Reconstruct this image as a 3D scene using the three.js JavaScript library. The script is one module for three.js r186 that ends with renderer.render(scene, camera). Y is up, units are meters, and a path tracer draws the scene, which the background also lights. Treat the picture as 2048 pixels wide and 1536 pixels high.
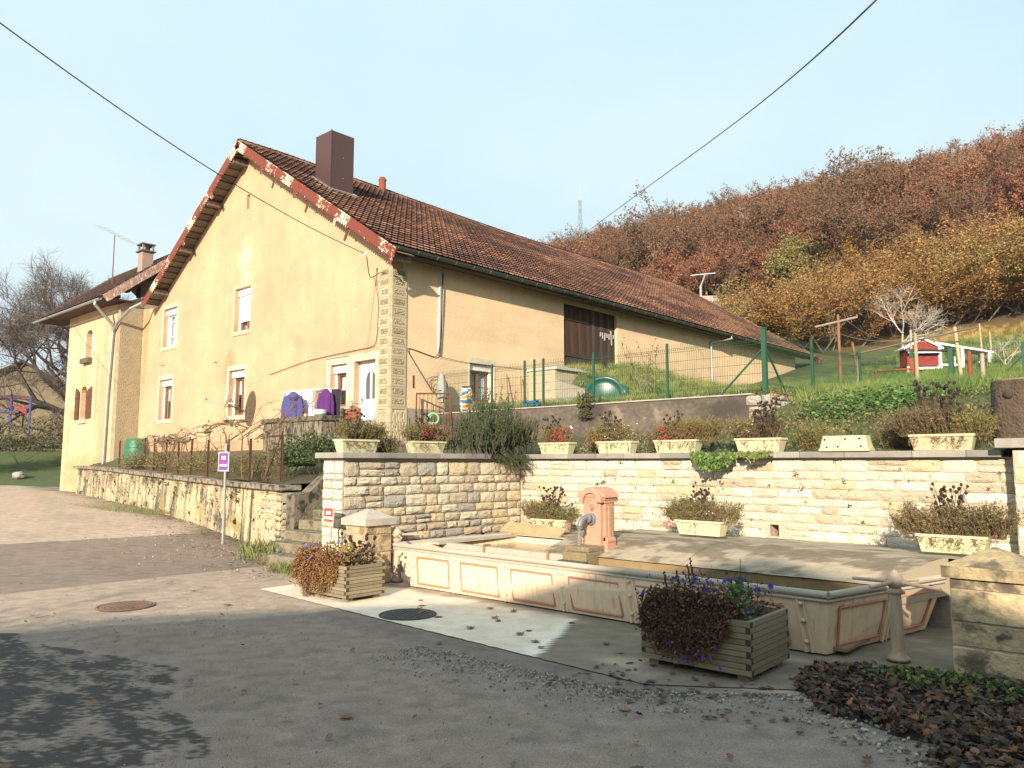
import * as THREE from 'three';
import { mergeGeometries } from 'three/addons/utils/BufferGeometryUtils.js';
import { RoundedBoxGeometry } from 'three/addons/geometries/RoundedBoxGeometry.js';
import { ImprovedNoise } from 'three/addons/math/ImprovedNoise.js';

// ---------------------------------------------------------------- camera, sky, sun, exposure
// x runs along the gable of the farmhouse, z towards the street, origin at the farmhouse corner
const scene = new THREE.Scene();
const camera = new THREE.PerspectiveCamera(53.01, 1024 / 768, 0.1, 2000);
camera.position.set(16.6, 1.85, 13.3);
camera.rotation.order = 'YXZ';
camera.rotation.set(0.1016, 0.7370, 0);
scene.add(camera);
const renderer = new THREE.WebGLRenderer({ antialias: true });
renderer.setSize(1024, 768);
renderer.toneMapping = THREE.LinearToneMapping;
renderer.toneMappingExposure = 1.85;
renderer.shadowMap.enabled = true;
renderer.shadowMap.type = THREE.PCFSoftShadowMap;
const SUN = new THREE.Vector3(0.422, 0.332, 0.844).normalize();
const sun = new THREE.DirectionalLight(new THREE.Color(1.0, 0.87, 0.68), 4.9);
sun.position.copy(SUN).multiplyScalar(120);
sun.target.position.set(0, 0, 0);
sun.castShadow = true;
sun.shadow.radius = 1.3;
sun.shadow.mapSize.set(4096, 4096);
Object.assign(sun.shadow.camera, { left: -80, right: 80, top: 80, bottom: -80, near: 1, far: 400 });
sun.shadow.camera.updateProjectionMatrix();
scene.add(sun, sun.target);

const noise3 = new ImprovedNoise();
const nz = (x, y = 0, z = 0) => noise3.noise(x, y, z);
function fbm(x, y, oct = 4, z = 0) { let s = 0, a = 0.5, f = 1; for (let i = 0; i < oct; i++) { s += a * nz(x * f, y * f, z + i * 7.3); a *= 0.5; f *= 2.03; } return s; }
const clamp = (x, a = 0, b = 1) => Math.min(b, Math.max(a, x));
const lerp = (a, b, t) => a + (b - a) * t;
const sstep = (a, b, x) => { const t = clamp((x - a) / (b - a)); return t * t * (3 - 2 * t); };
function mulberry(seed) { return () => { seed = (seed + 0x6d2b79f5) | 0; let t = Math.imul(seed ^ (seed >>> 15), 1 | seed); t = (t + Math.imul(t ^ (t >>> 7), 61 | t)) ^ t; return ((t ^ (t >>> 14)) >>> 0) / 4294967296; }; }
let R = mulberry(7);
const rr = (a, b) => a + (b - a) * R();
const pick = (a) => a[Math.floor(R() * a.length)];

{ // the sky: pale winter blue with thin milky veils, brighter towards the horizon and the sun side
  const W = 1024, H = 512, d = new Float32Array(W * H * 4);
  for (let j = 0; j < H; j++) {
    const el = ((j + 0.5) / H - 0.5) * Math.PI, y = Math.sin(el), u = clamp(y);
    for (let i = 0; i < W; i++) {
      const az = ((i + 0.5) / W - 0.5) * 2 * Math.PI, x = Math.cos(az) * Math.cos(el), z = Math.sin(az) * Math.cos(el);
      const c = x * SUN.x + y * SUN.y + z * SUN.z;
      const hz = Math.pow(1 - u, 3.2);
      const veil = clamp(0.5 + 1.3 * fbm(x * 1.6 / (u + 0.35) + 3, z * 1.6 / (u + 0.35), 5)) * 0.85;
      const glow = Math.pow(clamp(c * 0.5 + 0.5), 6) * 0.22;
      let r = lerp(0.310, 0.450, hz) + veil * 0.10 + glow, g = lerp(0.455, 0.520, hz) + veil * 0.06 + glow * 0.9, b = lerp(0.525, 0.550, hz) + veil * 0.02 + glow * 0.75;
      if (y < 0) { r = 0.20; g = 0.19; b = 0.16; }
      const o = (j * W + i) * 4; d[o] = r; d[o + 1] = g; d[o + 2] = b; d[o + 3] = 1;
    }
  }
  const t = new THREE.DataTexture(d, W, H, THREE.RGBAFormat, THREE.FloatType);
  t.mapping = THREE.EquirectangularReflectionMapping; t.magFilter = THREE.LinearFilter; t.minFilter = THREE.LinearFilter; t.needsUpdate = true;
  scene.background = t; scene.environment = t;
}
scene.fog = new THREE.FogExp2(new THREE.Color(0.70, 0.80, 0.90), 0.0002);

// ---------------------------------------------------------------- naming helpers
const used = new Map();
function numbered(name) { const n = used.get(name) ?? 0; used.set(name, n + 1); return n ? name + '_' + String(n).padStart(3, '0') : name; }
function tag(o, label, category, group) { o.userData.label = label; if (category) o.userData.category = category; if (group) o.userData.group = group; return o; }
function shade(o) { o.traverse((m) => { if (m.isMesh) { m.castShadow = true; m.receiveShadow = true; } }); return o; }
function thing(name, label, category, pos = [0, 0, 0], turn = 0, group) {
  const o = new THREE.Group(); o.name = numbered(name); o.position.set(...pos); o.rotation.y = turn; tag(o, label, category, group); scene.add(o); return o;
}
function part(parent, name, geo, mat, label) {
  const m = new THREE.Mesh(Array.isArray(geo) ? merge(geo) : geo, mat); m.name = name; m.castShadow = m.receiveShadow = true; if (label) m.userData.label = label; parent.add(m); return m;
}
function lone(name, geo, mat, label, category, group) { const m = part(scene, numbered(name), geo, mat); return tag(m, label, category, group); }
function structure(name, geo, mat) { const m = part(scene, numbered(name), geo, mat); m.userData.kind = 'structure'; return m; }
function stuff(m) { m.userData.kind = 'stuff'; return m; }
function copyOf(o, pos, turn, label) { const c = o.clone(); c.name = numbered(o.name.replace(/_\d{3}$/, '')); c.position.set(...pos); c.rotation.y = turn; c.userData = { ...o.userData }; if (label) c.userData.label = label; scene.add(c); return c; }

// ---------------------------------------------------------------- geometry helpers
function merge(list) {
  const out = list.map((g) => { const n = g.index ? g.toNonIndexed() : g.clone(); for (const k of Object.keys(n.attributes)) if (!['position', 'normal', 'uv', 'color'].includes(k)) n.deleteAttribute(k); return n; });
  const hasC = out.every((g) => g.attributes.color); if (!hasC) out.forEach((g) => g.deleteAttribute('color'));
  out.forEach((g) => { if (!g.attributes.uv) g.setAttribute('uv', new THREE.BufferAttribute(new Float32Array(g.attributes.position.count * 2), 2)); g.groups = []; });
  return mergeGeometries(out, false);
}
// uv in metres from the side each face looks to
function uvm(g, s = 1, ox = 0, oy = 0) {
  if (g.index) g = g.toNonIndexed();
  const p = g.attributes.position, n = g.attributes.normal, uv = new Float32Array(p.count * 2);
  for (let i = 0; i < p.count; i += 3) {
    let ax = 0, ay = 0, az = 0; for (let k = 0; k < 3; k++) { ax += Math.abs(n.getX(i + k)); ay += Math.abs(n.getY(i + k)); az += Math.abs(n.getZ(i + k)); }
    for (let k = 0; k < 3; k++) {
      const x = p.getX(i + k), y = p.getY(i + k), z = p.getZ(i + k);
      const [u, v] = ay >= ax && ay >= az ? [x, z] : ax >= az ? [z, y] : [x, y];
      uv[(i + k) * 2] = u * s + ox; uv[(i + k) * 2 + 1] = v * s + oy;
    }
  }
  g.setAttribute('uv', new THREE.BufferAttribute(uv, 2)); return g;
}
function box(w, h, d, x = 0, y = 0, z = 0, ry = 0, rz = 0, rx = 0) { const g = new THREE.BoxGeometry(w, h, d); if (rz) g.rotateZ(rz); if (rx) g.rotateX(rx); if (ry) g.rotateY(ry); g.translate(x, y, z); return uvm(g); }
function box2(x0, x1, y0, y1, z0, z1) { return box(x1 - x0, y1 - y0, z1 - z0, (x0 + x1) / 2, (y0 + y1) / 2, (z0 + z1) / 2); }
function rbox(w, h, d, x = 0, y = 0, z = 0, r = 0.01, ry = 0) { const g = new RoundedBoxGeometry(w, h, d, 2, Math.min(r, w / 2.1, h / 2.1, d / 2.1)); if (ry) g.rotateY(ry); g.translate(x, y, z); return uvm(g); }
const V = (x, y, z) => new THREE.Vector3(x, y, z);
const UP = V(0, 1, 0);
function rod(a, b, r0, r1 = r0, seg = 8) {
  a = Array.isArray(a) ? V(...a) : a; b = Array.isArray(b) ? V(...b) : b;
  const d = b.clone().sub(a), l = d.length(), g = new THREE.CylinderGeometry(r1, r0, l, seg, 1);
  g.translate(0, l / 2, 0); g.applyQuaternion(new THREE.Quaternion().setFromUnitVectors(UP, d.normalize())); g.translate(a.x, a.y, a.z); return g;
}
function pipe(pts, r, seg = 8, div = 6) { const c = new THREE.CatmullRomCurve3(pts.map((p) => V(...p)), false, 'catmullrom', 0.3); return new THREE.TubeGeometry(c, pts.length * div, r, seg, false); }
function bentPipe(pts, r, seg = 10) { const gs = []; for (let i = 0; i + 1 < pts.length; i++) { gs.push(rod(pts[i], pts[i + 1], r, r, seg)); if (i) { const s = new THREE.SphereGeometry(r * 1.06, seg, 6); s.translate(...pts[i]); gs.push(s); } } return merge(gs); }
function extr(pts, depth, holes = [], bevel = 0) {
  const s = new THREE.Shape(pts.map((p) => new THREE.Vector2(...p)));
  for (const h of holes) s.holes.push(new THREE.Path(h.map((p) => new THREE.Vector2(...p))));
  return new THREE.ExtrudeGeometry(s, { depth, bevelEnabled: bevel > 0, bevelSize: bevel, bevelThickness: bevel, bevelSegments: 1, curveSegments: 8 });
}
const rect = (x0, x1, y0, y1) => [[x0, y0], [x1, y0], [x1, y1], [x0, y1]];
function lathe(pts, seg = 20) { return new THREE.LatheGeometry(pts.map((p) => new THREE.Vector2(...p)), seg); }
function sheet(x0, x1, nx, z0, z1, nzz, fy, fc, us = 1) {
  const P = [], C = [], U = [], I = [], xs = Array.isArray(nx) ? nx : Array.from({ length: nx + 1 }, (_, i) => lerp(x0, x1, i / nx)), zs = Array.isArray(nzz) ? nzz : Array.from({ length: nzz + 1 }, (_, i) => lerp(z0, z1, i / nzz));
  for (const z of zs) for (const x of xs) { P.push(x, fy(x, z), z); U.push(x * us, z * us); if (fc) C.push(...fc(x, z)); }
  const n = xs.length;
  for (let j = 0; j + 1 < zs.length; j++) for (let i = 0; i + 1 < n; i++) { const a = j * n + i; I.push(a, a + n, a + 1, a + 1, a + n, a + n + 1); }
  const g = new THREE.BufferGeometry(); g.setAttribute('position', new THREE.Float32BufferAttribute(P, 3)); g.setAttribute('uv', new THREE.Float32BufferAttribute(U, 2)); if (fc) g.setAttribute('color', new THREE.Float32BufferAttribute(C, 3));
  g.setIndex(I); g.computeVertexNormals(); return g;
}
// a builder of small faces: leaves, twigs, seed heads, each with its own colour
class Bush {
  constructor() { this.p = []; this.c = []; }
  tri(a, b, c, col) { this.p.push(a.x, a.y, a.z, b.x, b.y, b.z, c.x, c.y, c.z); for (let i = 0; i < 3; i++) this.c.push(...col); }
  leaf(p, dir, len, wid, col, fold = 0.25) {
    const s = V(rr(-1, 1), rr(-1, 1), rr(-1, 1)).cross(dir).normalize(), n = dir.clone().cross(s).normalize(), t = p.clone().addScaledVector(dir, len), m = p.clone().addScaledVector(dir, len * 0.45);
    const a = m.clone().addScaledVector(s, wid / 2).addScaledVector(n, wid * fold), b = m.clone().addScaledVector(s, -wid / 2).addScaledVector(n, wid * fold);
    this.tri(p, a, t, col); this.tri(p, t, b, col);
  }
  twig(a, b, r0, r1, col, n = 3) {
    const d = b.clone().sub(a).normalize(), u = (Math.abs(d.y) < 0.9 ? V(0, 1, 0) : V(1, 0, 0)).cross(d).normalize(), w = d.clone().cross(u);
    for (let i = 0; i < n; i++) {
      const t0 = (i / n) * 6.2832, t1 = ((i + 1) / n) * 6.2832, o0 = u.clone().multiplyScalar(Math.cos(t0)).addScaledVector(w, Math.sin(t0)), o1 = u.clone().multiplyScalar(Math.cos(t1)).addScaledVector(w, Math.sin(t1));
      const A = a.clone().addScaledVector(o0, r0), B = a.clone().addScaledVector(o1, r0), C = b.clone().addScaledVector(o1, r1), D = b.clone().addScaledVector(o0, r1);
      this.tri(A, B, C, col); if (r1 > 0.0005) this.tri(A, C, D, col);
    }
  }
  blob(c, r, col, sy = 1) { const g = Bush.ico; for (let i = 0; i < g.length; i += 9) { const q = []; for (let k = 0; k < 3; k++) q.push(V(c.x + g[i + k * 3] * r, c.y + g[i + k * 3 + 1] * r * sy, c.z + g[i + k * 3 + 2] * r)); this.tri(q[0], q[1], q[2], col); } }
  blossom(c, r, col, up = V(0, 1, 0), n = 5) { const q = new THREE.Quaternion().setFromUnitVectors(V(0, 1, 0), up); for (let i = 0; i < n; i++) { const a = (i / n) * 6.2832 + 0.3, d = V(Math.cos(a), 0.35, Math.sin(a)).applyQuaternion(q); this.leaf(c, d.normalize(), r, r * 0.9, col, 0.1); } }
  geo() { const g = new THREE.BufferGeometry(); g.setAttribute('position', new THREE.Float32BufferAttribute(this.p, 3)); g.setAttribute('color', new THREE.Float32BufferAttribute(this.c, 3)); g.setAttribute('uv', new THREE.BufferAttribute(new Float32Array(this.p.length / 3 * 2), 2)); g.computeVertexNormals(); return g; }
}
Bush.ico = Array.from(new THREE.IcosahedronGeometry(1, 0).attributes.position.array);
const mixc = (a, b, t) => [lerp(a[0], b[0], t), lerp(a[1], b[1], t), lerp(a[2], b[2], t)];
const varc = (c, v = 0.3) => { const k = 1 + rr(-v, v); return [c[0] * k * (1 + rr(-0.08, 0.08)), c[1] * k, c[2] * k * (1 + rr(-0.1, 0.1))]; };
const rdir = (up = 0) => V(rr(-1, 1), rr(-1, 1) + up, rr(-1, 1)).normalize();

// ---------------------------------------------------------------- textures
function tex(W, H, fn, srgb, rep = 1, repY = rep) {
  const d = new Uint8Array(W * H * 4);
  for (let j = 0; j < H; j++) for (let i = 0; i < W; i++) { const v = fn(i / W, j / H, i, j), o = (j * W + i) * 4; if (typeof v === 'number') { d[o] = d[o + 1] = d[o + 2] = clamp(v) * 255; } else { d[o] = clamp(v[0]) * 255; d[o + 1] = clamp(v[1]) * 255; d[o + 2] = clamp(v[2]) * 255; } d[o + 3] = 255; }
  const t = new THREE.DataTexture(d, W, H); t.wrapS = t.wrapT = THREE.RepeatWrapping; t.magFilter = THREE.LinearFilter; t.minFilter = THREE.LinearMipmapLinearFilter; t.generateMipmaps = true; t.repeat.set(rep, repY); if (srgb) t.colorSpace = THREE.SRGBColorSpace; t.needsUpdate = true; return t;
}
// noise that joins at the edges of a tile with f cells across
function tnoise(u, v, f, z = 0) { // blend of four shifted samples
  const x = u * f, y = v * f, a = nz(x, y, z), b = nz(x - f, y, z), c = nz(x, y - f, z), e = nz(x - f, y - f, z);
  return lerp(lerp(a, b, u), lerp(c, e, u), v);
}
function tfbm(u, v, f, oct, z = 0) { let s = 0, a = 0.5; for (let i = 0; i < oct; i++) { s += a * tnoise(u, v, f, z + i * 3.7); a *= 0.55; f *= 2; } return s; }
const grainT = tex(512, 512, (u, v, i, j) => { const n = tfbm(u, v, 6, 5) * 0.5 + tfbm(u, v, 64, 2, 9) * 0.45; return 0.84 + n * 0.30; }, false);
grainT.colorSpace = THREE.SRGBColorSpace;
const grainB = tex(512, 512, (u, v) => 0.5 + tfbm(u, v, 10, 6, 3) * 0.75, false);
const fineB = tex(512, 512, (u, v) => 0.5 + tfbm(u, v, 48, 4, 5) * 0.8, false);
const Rt = mulberry(99);
const speck = new Float32Array(512 * 512); for (let i = 0; i < speck.length; i++) speck[i] = Rt();
const roadT = tex(512, 512, (u, v, i, j) => { const s = speck[j * 512 + i], s2 = speck[((j >> 1) * 512 + (i >> 1)) % 262144], n = tfbm(u, v, 5, 4) * 0.25; const k = 0.78 + n + (s2 > 0.93 ? 0.16 : s2 < 0.10 ? -0.2 : 0) + (s - 0.5) * 0.2; return [k * 1.0, k * 0.985, k * 0.965]; }, true);
const roadB = tex(512, 512, (u, v, i, j) => { const s2 = speck[((j >> 2) * 512 + (i >> 2)) % 262144]; return 0.45 + tfbm(u, v, 60, 3, 2) * 0.6 + (s2 - 0.5) * 0.35; }, false);
const rep = (t, x, y = x) => { const c = t.clone(); c.repeat.set(x, y); c.needsUpdate = true; return c; };
const STD = (o) => new THREE.MeshStandardMaterial({ roughness: 0.9, metalness: 0, ...o });
const L = (r, g, b) => new THREE.Color().setRGB(r, g, b);
function mat(r, g, b, o = {}) { return STD({ color: L(r, g, b), map: rep(grainT, o.s ?? 1), bumpMap: rep(grainB, o.bs ?? 1.5), bumpScale: o.b ?? 0.006, roughness: o.rough ?? 0.92, ...(o.m ?? {}) }); }

// render on the gable: ochre, with trowel clouds, faint runs and pale repairs
function plasterTex(W, H, base, stains) {
  return tex(W, H, (u, v) => {
    const big = fbm(u * 7, v * 5, 4, 2), mid = fbm(u * 30, v * 22, 3, 5), run = fbm(u * 60, v * 3, 3, 8), g = fbm(u * 300, v * 220, 2, 11);
    let k = 1 + big * 0.16 + mid * 0.07 + run * 0.045 + g * 0.1, c = [base[0] * k, base[1] * k * (1 - big * 0.03), base[2] * k * (1 - big * 0.06)];
    for (const [su, sv, ru, rv, col, amt] of stains) { const d = Math.hypot((u - su) / ru, (v - sv) / rv) + fbm(u * 40, v * 30, 4, 4) * 0.9; c = mixc(c, col, amt * sstep(1.1, 0.35, d)); }
    return c;
  }, true);
}
// ---------------------------------------------------------------- terrain
const streetY = (x) => (x < 2 ? 0.6 * (1 - Math.exp(-(2 - x) / 8)) : 0);
function profile(zz) {
  const k = [[1.5, 3.2], [5, 3.38], [22, 5.5], [42, 10.2], [60, 16.5], [110, 36], [165, 57], [185, 61], [260, 63], [420, 62]];
  if (zz <= k[0][0]) return k[0][1];
  for (let i = 0; i + 1 < k.length; i++) if (zz < k[i + 1][0]) { const t = (zz - k[i][0]) / (k[i + 1][0] - k[i][0]); return lerp(k[i][1], k[i + 1][1], t); }
  return 62;
}
function upperY(x, z) {
  const zz = -z;
  let y = (profile(zz - 3) + profile(zz) + profile(zz + 3)) / 3;
  if (x > 10 && zz < 5) y = lerp(y, 2.0 + 0.2 * (1.5 + zz), sstep(5, -1, zz));
  if (x > 0 && x < 7 && zz < 16) y += 1.35 * Math.exp(-Math.pow(x / 3.0, 2)) * sstep(-5.6, -7.2, z) * sstep(-15, -11, z);
  y = lerp(y, y * 0.25 + 1, sstep(-150, -330, x));
  const rough = zz > 36 ? clamp((zz - 36) / 60) * 3.2 * fbm(x / 40, z / 40, 3) : 0.10 * fbm(x / 3, z / 3, 3);
  return y + rough;
}
const inPoly = (x, z, P) => { let c = false; for (let i = 0, j = P.length - 1; i < P.length; j = i++) if ((P[i][1] > z) !== (P[j][1] > z) && x < ((P[j][0] - P[i][0]) * (z - P[i][1])) / (P[j][1] - P[i][1]) + P[i][0]) c = !c; return c; };
const padEdge = (x) => 7.26 + (x - 6.2) * 0.055 - 0.75 * Math.max(0, x - 12.95);
const TAR = [[6.0, 11.3], [6.9, 10.55], [8.0, 10.4], [9.3, 10.05], [10.05, 10.3], [10.4, 10.5], [11.7, 10.75], [11.5, 11.6], [9, 12.6], [6, 12.6]];
const asphalt = [0.67, 0.515, 0.41];
function roadCol(x, z) {
  const n = fbm(x / 2.2, z / 2.2, 4), n2 = fbm(x * 1.7, z * 1.7, 3, 4), n3 = fbm(x * 6, z * 6, 2, 9);
  let c = asphalt.map((a) => a * (1 + n * 0.22 + n2 * 0.1 + n3 * 0.10));
  const e = 0.06 * n2;
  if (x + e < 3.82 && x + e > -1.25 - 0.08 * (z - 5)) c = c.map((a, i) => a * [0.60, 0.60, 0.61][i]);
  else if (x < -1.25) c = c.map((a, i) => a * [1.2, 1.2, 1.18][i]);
  if (x > 4.5 && z > 7.2) { const q = (x - 7.6) * 0.9 + (z - 8.6) * 0.45 + 0.5 * n + 0.25 * n2; c = mixc(c, [0.415, 0.325, 0.275].map((a) => a * (1 + n * 0.25 + n2 * 0.14 + n3 * 0.14)), sstep(0, 0.25, q)); } // near lane painted darker to deepen the shade on it, noisy edge
  const sand = sstep(-4, -7, x) * sstep(0.6, 0.1, Math.abs(z - (6.3 + (x + 5) * 0.26) - 0.3 * n));
  c = mixc(c, [0.62, 0.54, 0.40], sand * 0.55);
  // worn tar, mottled, where the top coat has come off
  if (z > 9 && x > 4 && x < 13) {
    const w = x + 0.5 * fbm(x * 1.3, z * 1.3, 4, 1), q = z + 0.35 * fbm(x * 1.3, z * 1.3, 4, 7);
    if (inPoly(w, q, TAR)) { const m = fbm(x * 2.2, z * 4, 4, 3) + 0.3 * n3 + 0.75 * fbm(x * 19, z * 19, 2, 5) + 0.25 * nz(x * 41, z * 41); c = mixc(c, [0.085, 0.072, 0.068], sstep(-0.16, 0.0, m)); }
  }
  // darker new strip beside the pad and the loose gravel on it
  const d = z - padEdge(x);
  if (x > 8 && x < 13.4) c = mixc(c, [0.30, 0.24, 0.195], 0.75 * sstep(0.62 + 0.3 * n, 0.25 + 0.3 * n, d) * sstep(8, 9.5, x));
  // earth and litter at the foot of the walls
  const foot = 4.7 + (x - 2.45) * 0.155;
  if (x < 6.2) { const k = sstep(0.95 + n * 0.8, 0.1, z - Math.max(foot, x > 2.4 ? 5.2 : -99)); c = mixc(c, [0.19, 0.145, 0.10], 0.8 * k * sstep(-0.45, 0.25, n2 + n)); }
  return c;
}
{
  const ax = (a, b, list) => { const o = []; for (const [x0, x1, n] of list) for (let i = 0; i < n; i++) o.push(lerp(x0, x1, i / n)); o.push(list[list.length - 1][1]); return o; };
  const xs = ax(0, 0, [[-700, -120, 10], [-120, -30, 30], [-30, -6, 100], [-6, 4, 130], [4, 17, 440], [17, 30, 30], [30, 160, 12], [160, 700, 6]]);
  const zs = ax(0, 0, [[-700, -60, 8], [-60, -4, 24], [-4, 2, 40], [2, 5, 46], [5, 13.5, 300], [13.5, 24, 34], [24, 80, 12], [80, 700, 6]]);
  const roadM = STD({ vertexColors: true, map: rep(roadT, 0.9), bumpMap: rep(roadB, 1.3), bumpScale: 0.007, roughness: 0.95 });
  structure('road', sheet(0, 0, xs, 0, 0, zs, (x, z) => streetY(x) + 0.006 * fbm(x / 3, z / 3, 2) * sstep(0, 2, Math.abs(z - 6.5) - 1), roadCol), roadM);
  // concrete pad in front of the trough
  const padM = STD({ vertexColors: true, map: rep(grainT, 0.8), bumpMap: rep(grainB, 1.1), bumpScale: 0.012, roughness: 0.95 });
  const P = [], C = [], U = [], I = [], NX = 190, NZ = 64;
  for (let j = 0; j <= NZ; j++) for (let i = 0; i <= NX; i++) {
    const x = lerp(6.12, 15.6, i / NX), z = lerp(1.9, padEdge(x) + 0.02 * nz(x * 9, 1), j / NZ), n = fbm(x, z, 4, 2), n2 = fbm(x * 4, z * 4, 4, 6);
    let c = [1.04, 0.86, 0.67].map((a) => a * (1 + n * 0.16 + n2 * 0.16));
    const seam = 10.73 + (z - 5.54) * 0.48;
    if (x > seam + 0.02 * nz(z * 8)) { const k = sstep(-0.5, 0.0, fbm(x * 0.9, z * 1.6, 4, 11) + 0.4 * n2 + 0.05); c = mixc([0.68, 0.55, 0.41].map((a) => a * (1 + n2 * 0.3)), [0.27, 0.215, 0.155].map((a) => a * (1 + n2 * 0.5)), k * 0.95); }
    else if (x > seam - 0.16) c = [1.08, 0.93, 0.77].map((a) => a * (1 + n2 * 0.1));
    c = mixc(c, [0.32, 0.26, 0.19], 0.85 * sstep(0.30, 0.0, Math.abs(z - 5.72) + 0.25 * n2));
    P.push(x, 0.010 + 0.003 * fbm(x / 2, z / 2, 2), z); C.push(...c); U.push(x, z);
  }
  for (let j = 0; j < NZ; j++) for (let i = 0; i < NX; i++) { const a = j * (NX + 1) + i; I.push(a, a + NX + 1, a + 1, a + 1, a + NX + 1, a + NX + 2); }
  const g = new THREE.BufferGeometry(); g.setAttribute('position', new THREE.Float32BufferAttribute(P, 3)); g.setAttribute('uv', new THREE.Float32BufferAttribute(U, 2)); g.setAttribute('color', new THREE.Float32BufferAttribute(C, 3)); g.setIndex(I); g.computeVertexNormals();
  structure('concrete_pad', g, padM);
}
const GR = [0.17, 0.20, 0.055], GB = [0.34, 0.27, 0.10], EA = [0.20, 0.14, 0.08];
const grassM = STD({ vertexColors: true, map: rep(grainT, 0.7), bumpMap: rep(fineB, 1.2), bumpScale: 0.05, roughness: 1 });
const meadowCol = (x, z) => { const zz = -z, n = fbm(x / 5, z / 5, 4), n2 = fbm(x / 1.1, z / 1.1, 3, 4); let c = mixc([0.095, 0.145, 0.035], [0.22, 0.20, 0.07], sstep(-0.15, 0.5, n + n2 * 0.4)); c = mixc(c, [0.33, 0.19, 0.06], sstep(31, 40, zz + 5 * n) * 0.85); if (zz > 44) c = mixc([0.16, 0.10, 0.05], [0.24, 0.15, 0.07], clamp(0.5 + n)); return c.map((a) => a * (1 + n2 * 0.35)); };
structure('garden_lawn', sheet(0.02, 10.05, 40, -30, -1.62, 60, upperY, meadowCol), grassM);
structure('meadow', sheet(10.05, 90, 90, -30, 1.62, 64, upperY, meadowCol), grassM);
structure('hillside', sheet(-420, 420, 130, -460, -30, 120, upperY, meadowCol), grassM);
// soil on the terrace behind the stone walls
const terraceY = (x, z) => 1.93 + (z < 1.6 ? clamp(1.6 - z, 0, 3.2) * 0.17 : 0) + 0.03 * nz(x * 2, z * 2);
const soilCol = (x, z) => mixc([0.13, 0.10, 0.06], [0.15, 0.16, 0.06], clamp(0.5 + 1.2 * fbm(x, z, 3)));
structure('terrace_soil', sheet(0.3, 10.2, 50, -1.48, 1.72, 18, terraceY, soilCol), grassM);
structure('terrace_soil', sheet(5.0, 5.8, 6, 1.72, 5.9, 18, terraceY, soilCol), grassM);
// ground of the strip garden between the low wall and the gable
const stripY = (x, z) => lerp(1.42 + sstep(2, -18, x) * 0.28, 2.25, sstep(4.4 + (x - 2.4) * 0.155, 0.2, z)) + 0.05 * nz(x, z * 1.5);
{ const g = sheet(-18.6, 2.6, 76, 0, 1, 24, () => 0, (x, t) => soilCol(x, t * 4)), p = g.attributes.position; for (let i = 0; i < p.count; i++) { const x = p.getX(i), z = lerp(x < -16.4 ? 0.94 : 0.02, 4.58 + (x - 2.45) * 0.155, p.getZ(i)); p.setXYZ(i, x, stripY(x, z), z); } g.computeVertexNormals(); structure('garden_soil', g, grassM); }
structure('stair_bank', sheet(2.6, 5.75, 12, -1.5, 3.3, 16, (x, z) => 1.9 + (z < 2.6 ? 0.1 : 0), soilCol), grassM);
// grass bank on the far side of the street
structure('grass_bank', sheet(-140, -20.5, 70, -120, 2.2, 80, (x, z) => { const edge = -24.0 + (z - 1.0) * 4.6, s = -0.25 * (x + 23) + (1.0 - z) * 0.9 - 1.0; return 0.47 + clamp(s, -1, 30) * 0.055 + sstep(-32, -52, x) * 2.6 + 0.12 * fbm(x / 4, z / 4, 3); }, (x, z) => mixc([0.10, 0.155, 0.045], [0.17, 0.2, 0.06], clamp(0.5 + fbm(x / 3, z / 3, 3)))), grassM);

// ---------------------------------------------------------------- the farmhouse
const ochreT = plasterTex(1400, 900, [0.715, 0.592, 0.475], [
  [0.455, 0.325, 0.028, 0.075, [0.58, 0.48, 0.35], 0.6], [0.72, 0.36, 0.02, 0.022, [0.62, 0.49, 0.36], 0.45], [0.515, 0.56, 0.04, 0.06, [0.84, 0.79, 0.64], 0.8], [0.505, 0.66, 0.035, 0.05, [0.86, 0.81, 0.66], 0.7],
  [0.02, 0.5, 0.02, 0.25, [0.62, 0.5, 0.33], 0.7], [0.3, 0.03, 0.3, 0.05, [0.6, 0.5, 0.36], 0.5], [0.12, 0.44, 0.03, 0.05, [0.65, 0.52, 0.34], 0.5]]);
const sideT = plasterTex(1400, 400, [0.82, 0.71, 0.575], [[0.12, 0.1, 0.2, 0.12, [0.62, 0.52, 0.38], 0.4], [0.7, 0.05, 0.3, 0.2, [0.60, 0.50, 0.36], 0.5], [0.5, 0.35, 0.05, 0.3, [0.66, 0.56, 0.42], 0.3]]);
const oldT = plasterTex(900, 700, [0.765, 0.655, 0.53], [[0.4, 0.15, 0.5, 0.12, [0.66, 0.55, 0.38], 0.7], [0.35, 0.62, 0.1, 0.12, [0.66, 0.54, 0.38], 0.5], [0.62, 0.55, 0.03, 0.3, [0.64, 0.5, 0.33], 0.5], [0.2, 0.45, 0.14, 0.05, [0.64, 0.5, 0.33], 0.5], [0.75, 0.4, 0.12, 0.6, [0.58, 0.49, 0.35], 0.45], [0.1, 0.25, 0.05, 0.3, [0.69, 0.58, 0.42], 0.6]]);
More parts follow.
